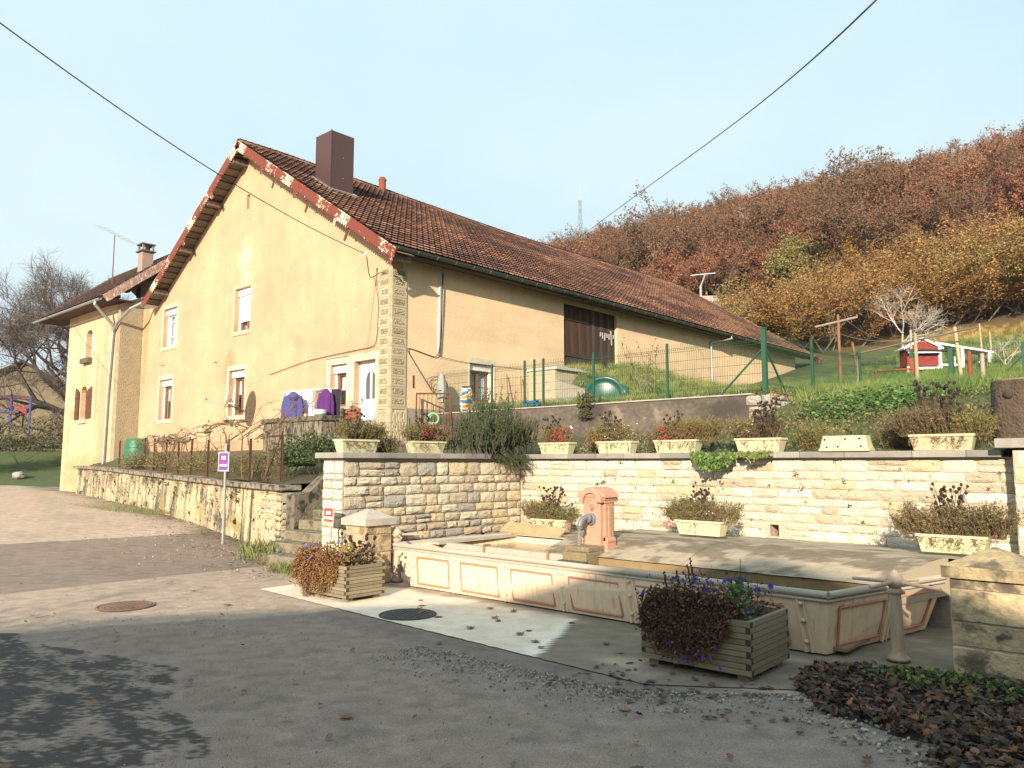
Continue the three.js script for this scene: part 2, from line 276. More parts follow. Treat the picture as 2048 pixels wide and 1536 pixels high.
const M = {
  ochre: STD({ map: ochreT, bumpMap: rep(grainB, 30, 14), bumpScale: 0.007, roughness: 0.95 }),
  side: STD({ map: sideT, bumpMap: rep(grainB, 44, 9), bumpScale: 0.006, roughness: 0.95 }),
  old: STD({ map: oldT, bumpMap: rep(grainB, 9, 9), bumpScale: 0.03, roughness: 0.97 }),
  stoneTrim: mat(0.72, 0.64, 0.47, { b: 0.006 }), quoin: mat(0.60, 0.50, 0.335, { b: 0.008, bs: 3 }), sill: mat(0.62, 0.50, 0.36, { b: 0.006 }),
  white: STD({ color: L(0.78, 0.78, 0.78), roughness: 0.45 }), whiteBox: STD({ color: L(0.8, 0.79, 0.78), roughness: 0.6 }),
  brown: STD({ color: L(0.22, 0.085, 0.04), roughness: 0.5, bumpMap: rep(fineB, 2, 8), bumpScale: 0.002 }),
  pane: new THREE.MeshPhysicalMaterial({ color: L(0.9, 0.93, 0.95), transmission: 1, thickness: 0, roughness: 0.03, ior: 1.5 }),
  curtain: STD({ color: L(0.62, 0.62, 0.64), roughness: 1, side: THREE.DoubleSide }),
  dark: STD({ color: L(0.015, 0.014, 0.013), roughness: 1 }),
  zinc: STD({ color: L(0.34, 0.36, 0.35), roughness: 0.42, metalness: 0.55, bumpMap: rep(grainB, 2), bumpScale: 0.003 }),
  gutterGreen: STD({ color: L(0.095, 0.115, 0.085), roughness: 0.5, metalness: 0.3, map: rep(grainT, 1) }),
  roofUnder: mat(0.10, 0.07, 0.05, { b: 0.01 }), beam: mat(0.10, 0.058, 0.035, { b: 0.01 }),
  rust: mat(0.10, 0.04, 0.022, { b: 0.003, s: 3 }), green: STD({ color: L(0.018, 0.075, 0.042), roughness: 0.45 }), greenWire: STD({ color: L(0.03, 0.085, 0.045), roughness: 0.5 }),
  concrete: mat(0.34, 0.30, 0.25, { b: 0.008, s: 0.7 }), black: STD({ color: L(0.02, 0.02, 0.02), roughness: 0.6 }), steel: STD({ color: L(0.42, 0.43, 0.43), roughness: 0.45, metalness: 0.6 }),
  veg: STD({ vertexColors: true, roughness: 0.85, side: THREE.DoubleSide }), bark: STD({ vertexColors: true, roughness: 1 }), wire: STD({ color: L(0.03, 0.03, 0.032), roughness: 0.7 }),
};
const planar = (g, fx, x0, x1, y0, y1) => { const p = g.attributes.position, uv = new Float32Array(p.count * 2); for (let i = 0; i < p.count; i++) { const h = fx === 'x' ? p.getX(i) : p.getZ(i); uv[i * 2] = (h - x0) / (x1 - x0); uv[i * 2 + 1] = (p.getY(i) - y0) / (y1 - y0); } g.setAttribute('uv', new THREE.BufferAttribute(uv, 2)); return g; };

const house = thing('farmhouse', 'long ochre farmhouse with tiled roof, big gable and carved quoins above the trough', 'farmhouse');
const RX = -7.8, RY = 12.98, PITCH = 0.628;                    // ridge line, slope
const roofY = (x) => RY - Math.abs(x - RX) * PITCH;
const OPEN = { up1: [-14.5, -13.3, 6.45, 8.0], up2: [-8.72, -7.64, 6.42, 7.95], lo1: [-14.62, -13.45, 3.54, 5.13], lo2: [-8.95, -7.85, 3.47, 5.06], lo3: [-2.8, -1.98, 3.48, 4.74], door: [-1.62, -0.62, 2.6, 4.75], slot: [-8.16, -7.96, 10.75, 11.28] };
{
  const holes = Object.values(OPEN).map((o) => rect(...o));
  const g = extr([[-16.5, 0.3], [0, 0.3], [0, roofY(0) - 0.16], [RX, RY - 0.16], [-15.2, roofY(-15.2) - 0.16], [-16.5, 8.3]], 0.42, holes); g.translate(0, 0, -0.42);
  part(house, 'gable_wall', planar(g, 'x', -16.5, 0, 1.5, 13), M.ochre);
  const h2 = [rect(3.07, 4.15, 3.7, 4.88), rect(7.7, 10.96, 5.22, 7.46)];
  const g2 = extr([[0.42, 0.3], [28, 0.3], [28, roofY(0) - 0.16], [0.42, roofY(0) - 0.16]], 0.42, h2); g2.rotateY(Math.PI / 2); // extrude along +x, shape x -> -z
  g2.translate(-0.42, 0, 0);
  part(house, 'long_wall', planar(g2, 'z', 0, -28, 2, 9), M.side);
  const back = extr([[-16.5, 0.3], [-0.42, 0.3], [-0.42, roofY(-0.42) - 0.2], [RX, RY - 0.16], [-16.5, roofY(-16.5) - 0.16]], 0.4); back.translate(0, 0, -28);
  part(house, 'wall', planar(back, 'x', -16.5, 0, 1.5, 13), M.ochre);
  part(house, 'wall', box2(-16.5, -16.1, 0.3, roofY(-16.5) - 0.16, -27.6, -0.43), M.side);
  part(house, 'plinth_band', [box2(0.0, 0.012, 1.9, 3.36, -9, -0.56)], mat(0.42, 0.36, 0.27), 'greyer band of render along the foot of the side wall');
  part(house, 'inner_floors', [box2(-16.0, -0.5, 5.95, 6.05, -27.5, -0.5), box2(-16.0, -0.5, 2.3, 2.4, -27.5, -0.5)], M.beam);
}
// windows: surround, shutter box, outer frame, sash, pane, curtain
function windowIn(o, opt) {
  const [x0, x1, y0, y1] = o, w = new THREE.Group(); w.name = 'window'; house.add(w);
  if (opt.side) { w.rotation.y = Math.PI / 2; w.position.set(0, 0, 0); }
  const sw = opt.sur ?? 0.14, zf = opt.side ? 0 : 0;
  const tr = [];
  if (sw) tr.push(box2(x0 - sw, x0, y0 - 0.15, y1 + 0.16, 0, 0.016 + zf), box2(x1, x1 + sw * 0.9, y0 - 0.15, y1 + 0.16, 0, 0.016), box2(x0 + 0.002, x1 - 0.002, y1, y1 + 0.17, 0, 0.018), box2(x0 + 0.002, x1 - 0.002, y0 - 0.15, y0, -0.1, 0.03));
  if (tr.length) part(w, 'surround', tr, opt.surM ?? M.stoneTrim);
  const zr = -0.17, bx = opt.box ?? 0.24, lo = opt.shut;
  part(w, 'outer_frame', box2(x0, x0 + 0.07, y0, y1 - bx, zr - 0.05, zr), M.white); part(w, 'outer_frame', box2(x1 - 0.07, x1, y0, y1 - bx, zr - 0.05, zr), M.white);
  part(w, 'shutter_box', rbox(x1 - x0 - 0.01, bx, 0.2, (x0 + x1) / 2, y1 - bx / 2 - 0.005, zr - 0.03, 0.01), M.whiteBox);
  if (lo) { const n = Math.round((y1 - bx - lo) / 0.055), gs = []; for (let i = 0; i < n; i++) gs.push(rbox(x1 - x0 - 0.14, 0.052, 0.018, (x0 + x1) / 2, y1 - bx - 0.03 - i * 0.055, zr - 0.012, 0.008)); part(w, 'roller_shutter', gs, M.white); }
  const fm = opt.white ? M.white : M.brown, a = x0 + 0.08, b = x1 - 0.08, t = y1 - bx, fb = [];
  const zs = zr - 0.06;
  fb.push(box2(a, a + 0.06, y0 + 0.02, t, zs - 0.05, zs), box2(b - 0.06, b, y0 + 0.02, t, zs - 0.05, zs), box2(a + 0.06, b - 0.06, y0 + 0.02, y0 + 0.09, zs - 0.05, zs), box2(a + 0.06, b - 0.06, t - 0.06, t, zs - 0.05, zs));
  const m = (a + b) / 2;
  if (!opt.single) fb.push(box2(m - 0.05, m + 0.05, y0 + 0.09, t - 0.06, zs - 0.05, zs + 0.01));
  if (opt.bars) for (const f of opt.bars) fb.push(box2(a + 0.06, b - 0.06, lerp(y0, t, f) - 0.014, lerp(y0, t, f) + 0.014, zs - 0.045, zs - 0.004));
  part(w, 'sash', fb, fm);
  part(w, 'pane', box2(a + 0.055, b - 0.055, y0 + 0.08, t - 0.055, zs - 0.03, zs - 0.024), M.pane);
  const cur = (ya, yb, x_0, x_1, name) => { const n = 26, P = []; const sh = new THREE.PlaneGeometry(x_1 - x_0, yb - ya, n, 4), p = sh.attributes.position; for (let i = 0; i < p.count; i++) { p.setZ(i, 0.018 * Math.sin(p.getX(i) * 75) + 0.01 * Math.sin(p.getX(i) * 31 + 1)); if (p.getY(i) < (ya - yb) / 2 + 0.001) p.setY(i, p.getY(i) + 0.03 * Math.abs(Math.sin(p.getX(i) * 30))); } sh.translate((x_0 + x_1) / 2, (ya + yb) / 2, zs - 0.12); sh.computeVertexNormals(); part(w, name, sh, M.curtain); };
  if (opt.curtain) for (const [fa, fb2] of opt.curtain) cur(lerp(y0, t, fa), lerp(y0, t, fb2), a + 0.03, b - 0.03, 'curtain');
  return w;
}
windowIn(OPEN.up1, { white: true, bars: [0.33, 0.8], curtain: [[0.0, 0.95]] }).userData.label = 'upper left window with white sashes and a lace curtain';
windowIn(OPEN.up2, { shut: 6.78, sur: 0.13, surM: M.sill }).userData.label = 'upper middle window with its white roller shutter nearly closed';
windowIn(OPEN.lo1, { curtain: [[0.55, 0.95]] }).userData.label = 'lower left window with brown sashes';
windowIn(OPEN.lo2, { curtain: [[0.55, 0.95]] }).userData.label = 'lower middle window behind the satellite dish';
windowIn(OPEN.lo3, { curtain: [[0.5, 0.95]], sur: 0.2, single: true }).userData.label = 'window beside the white door with short lace curtain';
windowIn([3.07, 4.15, 3.7, 4.88], { curtain: [[0.05, 0.5], [0.5, 0.98]], side: true, sur: 0.05, box: 0.2 }).userData.label = 'side wall window behind the green mesh fence';
{ // door in its stone frame
  const d = new THREE.Group(); d.name = 'door'; d.userData.label = 'white front door with arched glazing and stone frame'; house.add(d);
  const [x0, x1, y0, y1] = OPEN.door, z = -0.2;
  part(d, 'door_frame', [box2(x0 - 0.24, x0, y0, y1 + 0.2, 0, 0.02), box2(x1, x1 + 0.14, y0, y1 + 0.2, 0, 0.02), box2(x0 + 0.002, x1 - 0.002, y1, y1 + 0.2, 0, 0.022)], M.stoneTrim);
  const arch = (cx, w, ya, yb, left) => { const pts = [[cx, ya], [cx + w, ya]]; for (let i = 0; i <= 8; i++) { const t = (i / 8) * Math.PI / 2; pts.push(left ? [cx + w - w * Math.sin(t) , yb - 0.35 + 0.35 * Math.cos(t)] : [cx + w * Math.cos(t), yb - 0.35 + 0.35 * Math.sin(t)]); } return left ? [[cx, ya], [cx + w, ya], [cx + w, yb], ...pts.slice(3)] : pts; };
  const panes = [arch(x0 + 0.27, 0.22, y0 + 1.05, y0 + 1.85, true), arch(x0 + 0.56, 0.22, y0 + 1.05, y0 + 1.85, false)];
  const leaf = extr(rect(x0 + 0.06, x1 - 0.06, y0, y1 - 0.12), 0.05, panes, 0); leaf.translate(0, 0, z - 0.05);
  part(d, 'door_leaf', leaf, M.white);
  part(d, 'jamb', [box2(x0, x0 + 0.06, y0, y1, z - 0.07, z + 0.01), box2(x1 - 0.06, x1, y0, y1, z - 0.07, z + 0.01), box2(x0 + 0.06, x1 - 0.06, y1 - 0.12, y1, z - 0.07, z + 0.01)], M.white);
  part(d, 'door_panel', [rbox(0.62, 0.7, 0.016, (x0 + x1) / 2, y0 + 0.55, z + 0.006, 0.008), rbox(0.46, 0.5, 0.016, (x0 + x1) / 2, y0 + 0.55, z + 0.015, 0.008)], M.white);
  for (const p of panes) { const g = extr(p, 0.006); g.translate(0, 0, z - 0.03); part(d, 'pane', g, STD({ color: L(0.10, 0.10, 0.10), roughness: 0.12 })); }
  part(d, 'handle', [rbox(0.035, 0.2, 0.012, x0 + 0.13, y0 + 1.0, z + 0.01, 0.005), rod([x0 + 0.13, y0 + 1.05, z + 0.01], [x0 + 0.13, y0 + 1.05, z + 0.06], 0.01), rod([x0 + 0.13, y0 + 1.05, z + 0.06], [x0 + 0.24, y0 + 1.05, z + 0.06], 0.01)], M.black);
  part(house, 'door_surround', [box2(OPEN.lo3[0] - 0.24, OPEN.door[1] + 0.13, OPEN.door[3] + 0.2, OPEN.door[3] + 0.215, 0, 0.03)], M.stoneTrim);
  part(house, 'house_number', box2(-1.83, -1.71, 4.4, 4.52, 0.02, 0.028), (() => { const c = document.createElement('canvas'); c.width = c.height = 64; const k = c.getContext('2d'); k.fillStyle = '#eee8dc'; k.fillRect(0, 0, 64, 64); k.fillStyle = '#2a3350'; k.font = 'bold 46px sans-serif'; k.fillText('24', 4, 49); const t = new THREE.CanvasTexture(c); t.colorSpace = THREE.SRGBColorSpace; t.wrapS = t.wrapT = THREE.RepeatWrapping; t.repeat.set(1 / 0.12, 1 / 0.12); t.offset.set(1.83 / 0.12, -4.4 / 0.12); return STD({ map: t }); })());
}
part(house, 'old_slot', box2(-8.19, -7.93, 10.7, 11.32, -0.3, -0.28), mat(0.22, 0.17, 0.11), 'narrow blind slot near the top of the gable');
// carved quoin stones at the corner
{
  const worm = (w, h, seed) => { // a raised frame around a vermiculated field
    const nx = 30, ny = 16, P = new THREE.PlaneGeometry(w, h, nx, ny), p = P.attributes.position;
    for (let i = 0; i < p.count; i++) { const x = p.getX(i), y = p.getY(i), ex = Math.min(x + w / 2, w / 2 - x, y + h / 2, h / 2 - y); const n = nz(x * 42 + seed * 9, y * 46, seed) ; p.setZ(i, ex < 0.004 ? -0.022 : n > 0.0 ? 0.016 + 0.01 * n : -0.022); p.setX(i, x + 0.003 * nz(y * 40, seed)); }
    const g = P.toNonIndexed(); g.computeVertexNormals(); return uvm(g);
  };
  const ring = (w, h, iw, ih, d) => extr(rect(-w / 2, w / 2, -h / 2, h / 2), d, [rect(-iw / 2, iw / 2, -ih / 2, ih / 2)], 0.006);
  const vm = [M.quoin, mat(0.57, 0.47, 0.31, { b: 0.008, bs: 3 }), mat(0.63, 0.53, 0.36, { b: 0.008, bs: 3 })];
  const course = (y0, y1, wf, ws, k) => {
    const h = y1 - y0 - 0.016, cy = (y0 + y1) / 2, e = 0.028, gs = [];
    gs.push(box2(-wf, -0.02, y0 + 0.008, y1 - 0.008, -0.02, e - 0.02), box2(-0.02, e - 0.02, y0 + 0.008, y1 - 0.008, -ws, e - 0.02));
    const f = ring(wf - 0.02, h, wf - 0.15, h - 0.11, 0.02); f.translate(-wf / 2, cy, e - 0.02); gs.push(uvm(f));
    const s = ring(ws - 0.02, h, ws - 0.15, h - 0.11, 0.02); s.rotateY(Math.PI / 2); s.translate(e - 0.02, cy, -ws / 2); gs.push(uvm(s));
    const a = worm(wf - 0.16, h - 0.12, k * 1.7); a.translate(-wf / 2, cy, e + 0.0); gs.push(a);
    const b = worm(ws - 0.16, h - 0.12, k * 1.7 + 50); b.rotateY(Math.PI / 2); b.translate(e + 0.0, cy, -ws / 2); gs.push(b);
    part(house, 'quoin_stone', gs, vm[k % 3]);
  };
  course(2.2, 3.38, 0.56, 0.62, 30); 
  for (let i = 0; i < 14; i++) course(3.38 + i * 0.279, 3.38 + (i + 1) * 0.279, i % 2 ? 0.47 : 0.52, 0.55, i);
}
// barn door planks, sill, opening
{
  const d = new THREE.Group(); d.name = 'barn_door'; d.userData.label = 'dark weathered plank door of the barn under the eave'; house.add(d);
  const bt = (r, g, b) => mat(r, g, b, { b: 0.008, s: 1, m: { map: rep(tex(128, 256, (u, v) => { const s = fbm(u * 40, v * 2, 4, 3); return 0.72 + s * 0.7; }, true), 2, 0.4) } });
  const ms = [bt(0.16, 0.07, 0.035), bt(0.10, 0.05, 0.03), bt(0.07, 0.045, 0.032), bt(0.125, 0.10, 0.08)];
  for (let i = 0; i < 20; i++) { const z = -7.72 - i * 0.162, dk = i > 9; part(d, 'plank', box2(-0.14 + rr(0, 0.012), -0.105 + rr(0, 0.012), 5.24 + rr(0, 0.03), 7.46, z - 0.155, z - 0.004), dk ? ms[1 + (i % 3)] : ms[i % 3]); }
  part(d, 'rail', box2(-0.1, -0.06, 5.6, 5.72, -9.28, -7.75), ms[1]); part(d, 'rail', box2(-0.1, -0.06, 6.9, 7.0, -9.28, -7.75), ms[1]);
  for (let i = 0; i < 7; i++) { const z = -10.0 - i * 0.14; part(d, 'rag', box(0.02, 0.16 + (i % 3) * 0.07 + (i === 5 ? 0.25 : 0), 0.05, -0.08, 6.62 - (i % 3) * 0.03, z, 0, 0, 0.1 * (i % 2 ? 1 : -1)), mat(0.62, 0.58, 0.54)); } part(d, 'string', rod([-0.085, 6.74, -9.9], [-0.085, 6.72, -10.9], 0.006, 0.006, 4), M.rust);
  part(d, 'sill', box2(-0.3, 0.06, 5.06, 5.215, -11.05, -7.6), mat(0.5, 0.47, 0.42));
}
// ---------------------------------------------------------------- the big roof
const TILE = (() => { // interlocking clay tile, 0.245 wide, 0.36 long: pan, centre rib, side roll; local +z runs down the slope
  const xs = [-0.124, -0.11, -0.085, -0.07, -0.02, 0, 0.02, 0.075, 0.095, 0.122], ys = [0.026, 0.032, 0.012, 0.006, 0.006, 0.020, 0.006, 0.006, 0.028, 0.028], g = [], N = xs.length;
  const P = [], I = [];
  for (const z of [-0.18, 0.18]) for (let i = 0; i < N; i++) P.push(xs[i], ys[i] + (z > 0 ? 0.05 : 0), z);
  for (let i = 0; i < N; i++) P.push(xs[i], (z => z)(ys[i]) + 0.036, 0.18);
  for (let i = 0; i + 1 < N; i++) { I.push(i, N + i, i + 1, i + 1, N + i, N + i + 1); I.push(N + i, 2 * N + i, N + i + 1, N + i + 1, 2 * N + i, 2 * N + i + 1); }
  const b = new THREE.BufferGeometry(); b.setAttribute('position', new THREE.Float32BufferAttribute(P, 3)); b.setIndex(I); const f = b.toNonIndexed(); f.computeVertexNormals(); return uvm(f);
})();
const tileM = (c) => STD({ color: L(...c), roughness: 0.9, map: rep(grainT, 3), bumpMap: rep(fineB, 4), bumpScale: 0.004 });
const roof = new THREE.Group(); roof.name = 'roof'; house.add(roof);
{
  const A = Math.atan(PITCH), Z0 = 0.58, Z1 = -29.4, EX = 0.62, run = EX - RX, len = run / Math.cos(A);
  const sag = (z) => -0.22 * Math.pow(Math.sin(clamp((0.5 - z) / 29) * Math.PI), 2) + 0.03 * nz(z * 0.4, 3);
  // boards under the tiles, both slopes
  const lenL = 8.75; const slab = (s) => { const ln = s < 0 ? lenL : len, g = new THREE.BoxGeometry(ln, 0.06, Z0 - Z1 - 0.02, 1, 1, 12), p = g.attributes.position; g.translate(ln / 2, -0.05, (Z0 + Z1) / 2); g.rotateZ(-A); for (let i = 0; i < p.count; i++) p.setY(i, p.getY(i) + sag(p.getZ(i)) * (1 - p.getX(i) / run)); if (s < 0) { g.scale(-1, 1, 1); const ix = g.index.array; for (let i = 0; i < ix.length; i += 3) [ix[i], ix[i + 1]] = [ix[i + 1], ix[i]]; } g.translate(RX, RY, 0); g.computeVertexNormals(); return uvm(g); };
  part(roof, 'roof_boards', slab(1), M.roofUnder); part(roof, 'roof_boards', slab(-1), M.roofUnder);
  const pal = [[0.24, 0.112, 0.075], [0.285, 0.132, 0.085], [0.185, 0.092, 0.068], [0.36, 0.175, 0.108], [0.125, 0.07, 0.055], [0.44, 0.235, 0.145]];
  const mats = pal.map(tileM), spots = [];
  const rows = Math.floor(len / 0.328), cols = Math.floor((Z0 - Z1) / 0.235);
  const choose = (r, c, x, y, z, s) => { const t = 1.25 * fbm(z * 0.3, r * 0.2, 4, 3 + s) + 0.34 * sstep(-10, -26, z) + 0.16 * (0.5 - r / rows) + rr(-0.3, 0.3); return t < -0.22 ? 4 : t < -0.05 ? 2 : t < 0.1 ? 0 : t < 0.26 ? 1 : t < 0.42 ? 3 : 5; };
  for (const s of [1, -1]) for (let r = 0; r < rows; r++) for (let c = 0; c < cols; c++) {
    const d = (s < 0 ? lenL : len) - 0.17 - r * 0.328; if (d < 0.05) continue; const z = Z0 - 0.115 - c * 0.235, x = RX + s * Math.cos(A) * d, y = RY - Math.sin(A) * d + 0.006 + sag(z) * (1 - d / len);
    spots.push({ x, y, z: z + rr(-0.006, 0.006), s, k: choose(r, c, x, y, z, s), rx: rr(-0.02, 0.02), ry: rr(-0.012, 0.012), dist: Math.hypot(x - 16.6, y - 1.85, z - 13.3) });
  }
  const eul = (o) => { const q = new THREE.Quaternion().setFromEuler(new THREE.Euler(0, o.s * Math.PI / 2, 0)); const tilt = new THREE.Quaternion().setFromAxisAngle(V(0, 0, 1), -o.s * (A - 0.055)); return tilt.multiply(q).multiply(new THREE.Quaternion().setFromEuler(new THREE.Euler(o.rx, o.ry, 0))); };
  spots.sort((a, b) => (b.s - a.s) || a.dist - b.dist);
  const near = spots.slice(0, 300), far = spots.slice(300);
  for (const o of near) { const m = part(roof, 'tile', TILE, mats[o.k]); m.position.set(o.x, o.y, o.z); m.quaternion.copy(eul(o)); }
  const im = new THREE.InstancedMesh(TILE, tileM([1, 1, 1]), far.length), mm = new THREE.Matrix4(), col = new THREE.Color();
  far.forEach((o, i) => { mm.compose(V(o.x, o.y, o.z), eul(o), V(1, 1, 1)); im.setMatrixAt(i, mm); const p = pal[o.k], k = 1 + rr(-0.12, 0.12); im.setColorAt(i, col.setRGB(p[0] * k, p[1] * k, p[2] * k)); });
  im.name = 'roof_tiles'; im.castShadow = im.receiveShadow = true; stuff(im); roof.add(im);
  const nr = 62; for (let i = 0; i < nr; i++) { const z = Z0 - 0.22 - i * 0.475; const g = new THREE.CylinderGeometry(0.105, 0.115, 0.5, 10, 1, true, Math.PI * 0.5, Math.PI); g.rotateZ(Math.PI); g.rotateX(Math.PI / 2); const m = part(roof, 'ridge_tile', g, mats[(i * 7) % 5 === 0 ? 5 : (i % 3)]); m.material.side = THREE.DoubleSide; m.position.set(RX, RY - 0.03 + sag(z), z); }
  // tin chimney, clay vent
  const ch = new THREE.Group(); ch.name = 'chimney'; ch.userData.label = 'square brown sheet-metal chimney stack'; roof.add(ch);
  const cm = STD({ color: L(0.075, 0.036, 0.032), roughness: 0.42, metalness: 0.15, bumpMap: rep(grainB, 0.7), bumpScale: 0.006 });
  part(ch, 'stack', [box2(-4.98, -4.12, 10.2, 12.72, -1.62, -0.72), box2(-4.995, -4.975, 10.2, 12.735, -1.63, -1.60), box2(-4.125, -4.105, 10.2, 12.735, -0.74, -0.71), box2(-4.995, -4.975, 10.2, 12.735, -0.74, -0.71)], cm);
  part(ch, 'flashing', (() => { const g = new THREE.BoxGeometry(1.25, 0.03, 1.15); g.rotateZ(-A); g.translate(-4.5, roofY(-4.5) + 0.09, -1.17); return uvm(g); })(), M.zinc);
  part(ch, 'rivet', [[-4.1, 11.9], [-4.1, 11.2]].map(([x, y]) => { const s = new THREE.SphereGeometry(0.014, 8, 6); s.translate(x - 0.018, y, -1.2); return s; }), M.steel);
  const vt = new THREE.Group(); vt.name = 'clay_vent'; roof.add(vt);
  part(vt, 'vent_pipe', (() => { const g = lathe([[0.15, -0.3], [0.14, 0.12], [0.165, 0.14], [0.165, 0.18], [0.12, 0.2], [0.13, 0.26], [0.05, 0.3], [0, 0.31]], 16); g.translate(-7.6, roofY(-7.6) + 0.22, -5.55); return g; })(), tileM([0.32, 0.085, 0.045]));
  // barge boards with cut-out edge and drops, peeling oxide paint
  const peel = tex(512, 256, (u, v) => { const a = fbm(u * 26, v * 5, 4, 1), b = fbm(u * 90, v * 8, 3, 4), reg = fbm(u * 4, 1.5, 2, 8); const w = sstep(0.12, 0.24, a * 0.8 + b * 0.8 + reg * 1.1 - 0.02 - 0.3 * (v - 0.35)); const n = fbm(u * 140, v * 60, 2); return mixc([0.44 + n * 0.1, 0.205 + n * 0.06, 0.15 + n * 0.04], [0.82 + n * 0.1, 0.76 + n * 0.1, 0.67 + n * 0.1], w); }, true);
  const peelM = STD({ map: rep(peel, 0.28, 1.7), roughness: 0.8, bumpMap: rep(fineB, 2), bumpScale: 0.003 }), peelD = STD({ map: rep(peel, 0.28, 1.7), color: L(0.55, 0.42, 0.38), roughness: 0.85 });
  const board = (L0, L1, s, zf, mt, drop, sub) => { // along the rake, from distance L0 to L1 below the ridge
    const top = 0.02, w = 0.26, pts = [[L0, top], [L1, top]]; const n = Math.max(3, Math.round((L1 - L0) / 0.115)), st = (L1 - L0) / n;
    if (drop) pts.push([L1, -w - 0.22], [L1 - 0.05, -w - 0.26], [L1 - 0.13, -w - 0.24], [L1 - 0.15, -w - 0.1]);
    for (let i = drop ? n - 2 : n - 1; i >= 0; i--) pts.push([L0 + st * (i + 0.92), -w], [L0 + st * (i + 0.72), -w - 0.045], [L0 + st * (i + 0.4), -w - 0.045], [L0 + st * (i + 0.12), -w]);
    const g = uvm(extr(pts, 0.028)); g.rotateZ(-A); if (s < 0) { g.scale(-1, 1, 1); const P = g.attributes.position.array, Q = g.attributes.normal.array, U = g.attributes.uv.array; for (let i = 0; i < P.length; i += 9) for (let k = 0; k < 3; k++) { [P[i + k], P[i + 3 + k]] = [P[i + 3 + k], P[i + k]]; [Q[i + k], Q[i + 3 + k]] = [Q[i + 3 + k], Q[i + k]]; } for (let i = 0; i < U.length; i += 6) for (let k = 0; k < 2; k++) [U[i + k], U[i + 2 + k]] = [U[i + 2 + k], U[i + k]]; }
    g.translate(RX, RY, zf); part(roof, 'barge_board', g, mt);
  };
  const cuts = [0, 2.3, 4.75, 7.3, 10.35], cl = [0, 2.4, 4.9, 7.35, 8.78];
  for (let i = 0; i + 1 < cuts.length; i++) { board(cuts[i] + 0.004, cuts[i + 1] - 0.004, 1, Z0 + 0.02, peelM, true); board(cuts[i] + 0.004, cuts[i + 1] - 0.004, 1, Z1 - 0.05, peelD, false); }
  for (let i = 0; i + 1 < cl.length; i++) board(cl[i] + 0.004, cl[i + 1] - 0.004, -1, Z0 + 0.02, peelM, i < 2);
  // the underside of the overhang: laths and tile backs seen from below
  const us = [mat(0.30, 0.24, 0.17, { b: 0.01 }), mat(0.20, 0.155, 0.115, { b: 0.01 }), mat(0.24, 0.2, 0.15, { b: 0.01 })];
  for (const s of [-1, 1]) for (let i = 0; i < (s < 0 ? 26 : 31); i++) { const d = 0.22 + i * 0.33, g = box(0.335, 0.022, 0.6, 0, 0, 0, 0, 0.16 + 0.05 * Math.sin(i * 2.1)); g.rotateZ(-A); g.translate(Math.cos(A) * d, -Math.sin(A) * d - 0.12, 0.27); if (s < 0) g.rotateY(Math.PI), g.translate(0, 0, 0.54); g.translate(RX, RY, 0); part(roof, 'soffit_lath', g, us[i % 3]); }
  for (const s of [-1, 1]) for (const d of [0.5, 2.6, 5.1, 7.6, 10]) { if (s < 0 && d > 8) continue; const x = RX + s * Math.cos(A) * d, y = RY - Math.sin(A) * d - 0.3; part(roof, 'purlin', box2(x - 0.08, x + 0.08, y - 0.1, y + 0.08, -0.05, Z0 - 0.02), us[1]); }
  // eave board, half-round gutter with clips
  part(roof, 'eave_board', box2(0.42, 0.62, roofY(0.62) - 0.2, roofY(0.62) - 0.13, Z1 + 0.1, Z0 - 0.05), M.beam);
  part(roof, 'soffit', box2(0.002, 0.42, roofY(0.42) - 0.21, roofY(0.42) - 0.19, Z1 + 0.1, -0.02), M.beam);
  const gut = (r, x0, z0, y, z1) => { const a = []; for (let i = 0; i <= 10; i++) { const t = Math.PI + (i / 10) * Math.PI; a.push([r * Math.cos(t), r * Math.sin(t)]); } for (let i = 10; i >= 0; i--) { const t = Math.PI + (i / 10) * Math.PI; a.push([(r - 0.006) * Math.cos(t), (r - 0.006) * Math.sin(t)]); } const g = extr(a, z0 - z1); g.translate(x0, y, z1); return g; };
  const gy = roofY(0.68) - 0.02;
  const G = new THREE.Group(); G.name = 'gutter'; house.add(G);
  part(G, 'channel', [gut(0.085, 0.70, 0.56, gy, Z1 + 0.1), rod([0.785, gy, 0.56], [0.785, gy, Z1 + 0.1], 0.009, 0.009, 6)], M.gutterGreen);
  for (let z = 0.4; z > -29; z -= 0.72) { const c = gut(0.089, 0.70, z + 0.012, gy, z - 0.012); part(G, 'clip', c, M.zinc); }
  part(house, 'downpipe', bentPipe([[0.7, gy - 0.08, -19.1], [0.7, gy - 0.18, -19.1], [0.1, gy - 0.38, -18.3], [0.1, 4.6, -18.3]], 0.05), M.zinc);
  // conduit and cables on the side wall
  part(house, 'cable_conduit', [box2(0.0, 0.05, 4.98, 7.45, -1.83, -1.76)], STD({ color: L(0.5, 0.5, 0.5), roughness: 0.6 }));
  part(house, 'cable', [pipe([[0.08, 7.45, -1.86], [0.07, 6.5, -1.84], [0.06, 5.6, -1.84], [0.06, 5.0, -1.72], [0.03, 4.9, -1.6], [0.03, 5.05, -0.7], [0.05, 4.95, -0.6], [0.05, 3.9, -1.5]], 0.011, 5), pipe([[0.05, 4.93, -1.75], [0.03, 4.86, -3], [0.03, 4.9, -5.6], [0.03, 4.95, -7.4]], 0.007, 4), pipe([[0.09, 7.4, -1.87], [0.1, 6.2, -1.8], [0.07, 5.0, -1.78]], 0.014, 5)], M.wire);
  part(house, 'cable', [pipe([[-0.5, 5.75, 0.06], [-0.56, 5.25, 0.05], [-0.75, 5.1, 0.04], [-2, 5.06, 0.04], [-4.0, 4.98, 0.04], [-6.2, 4.72, 0.04]], 0.010, 5)], M.wire);
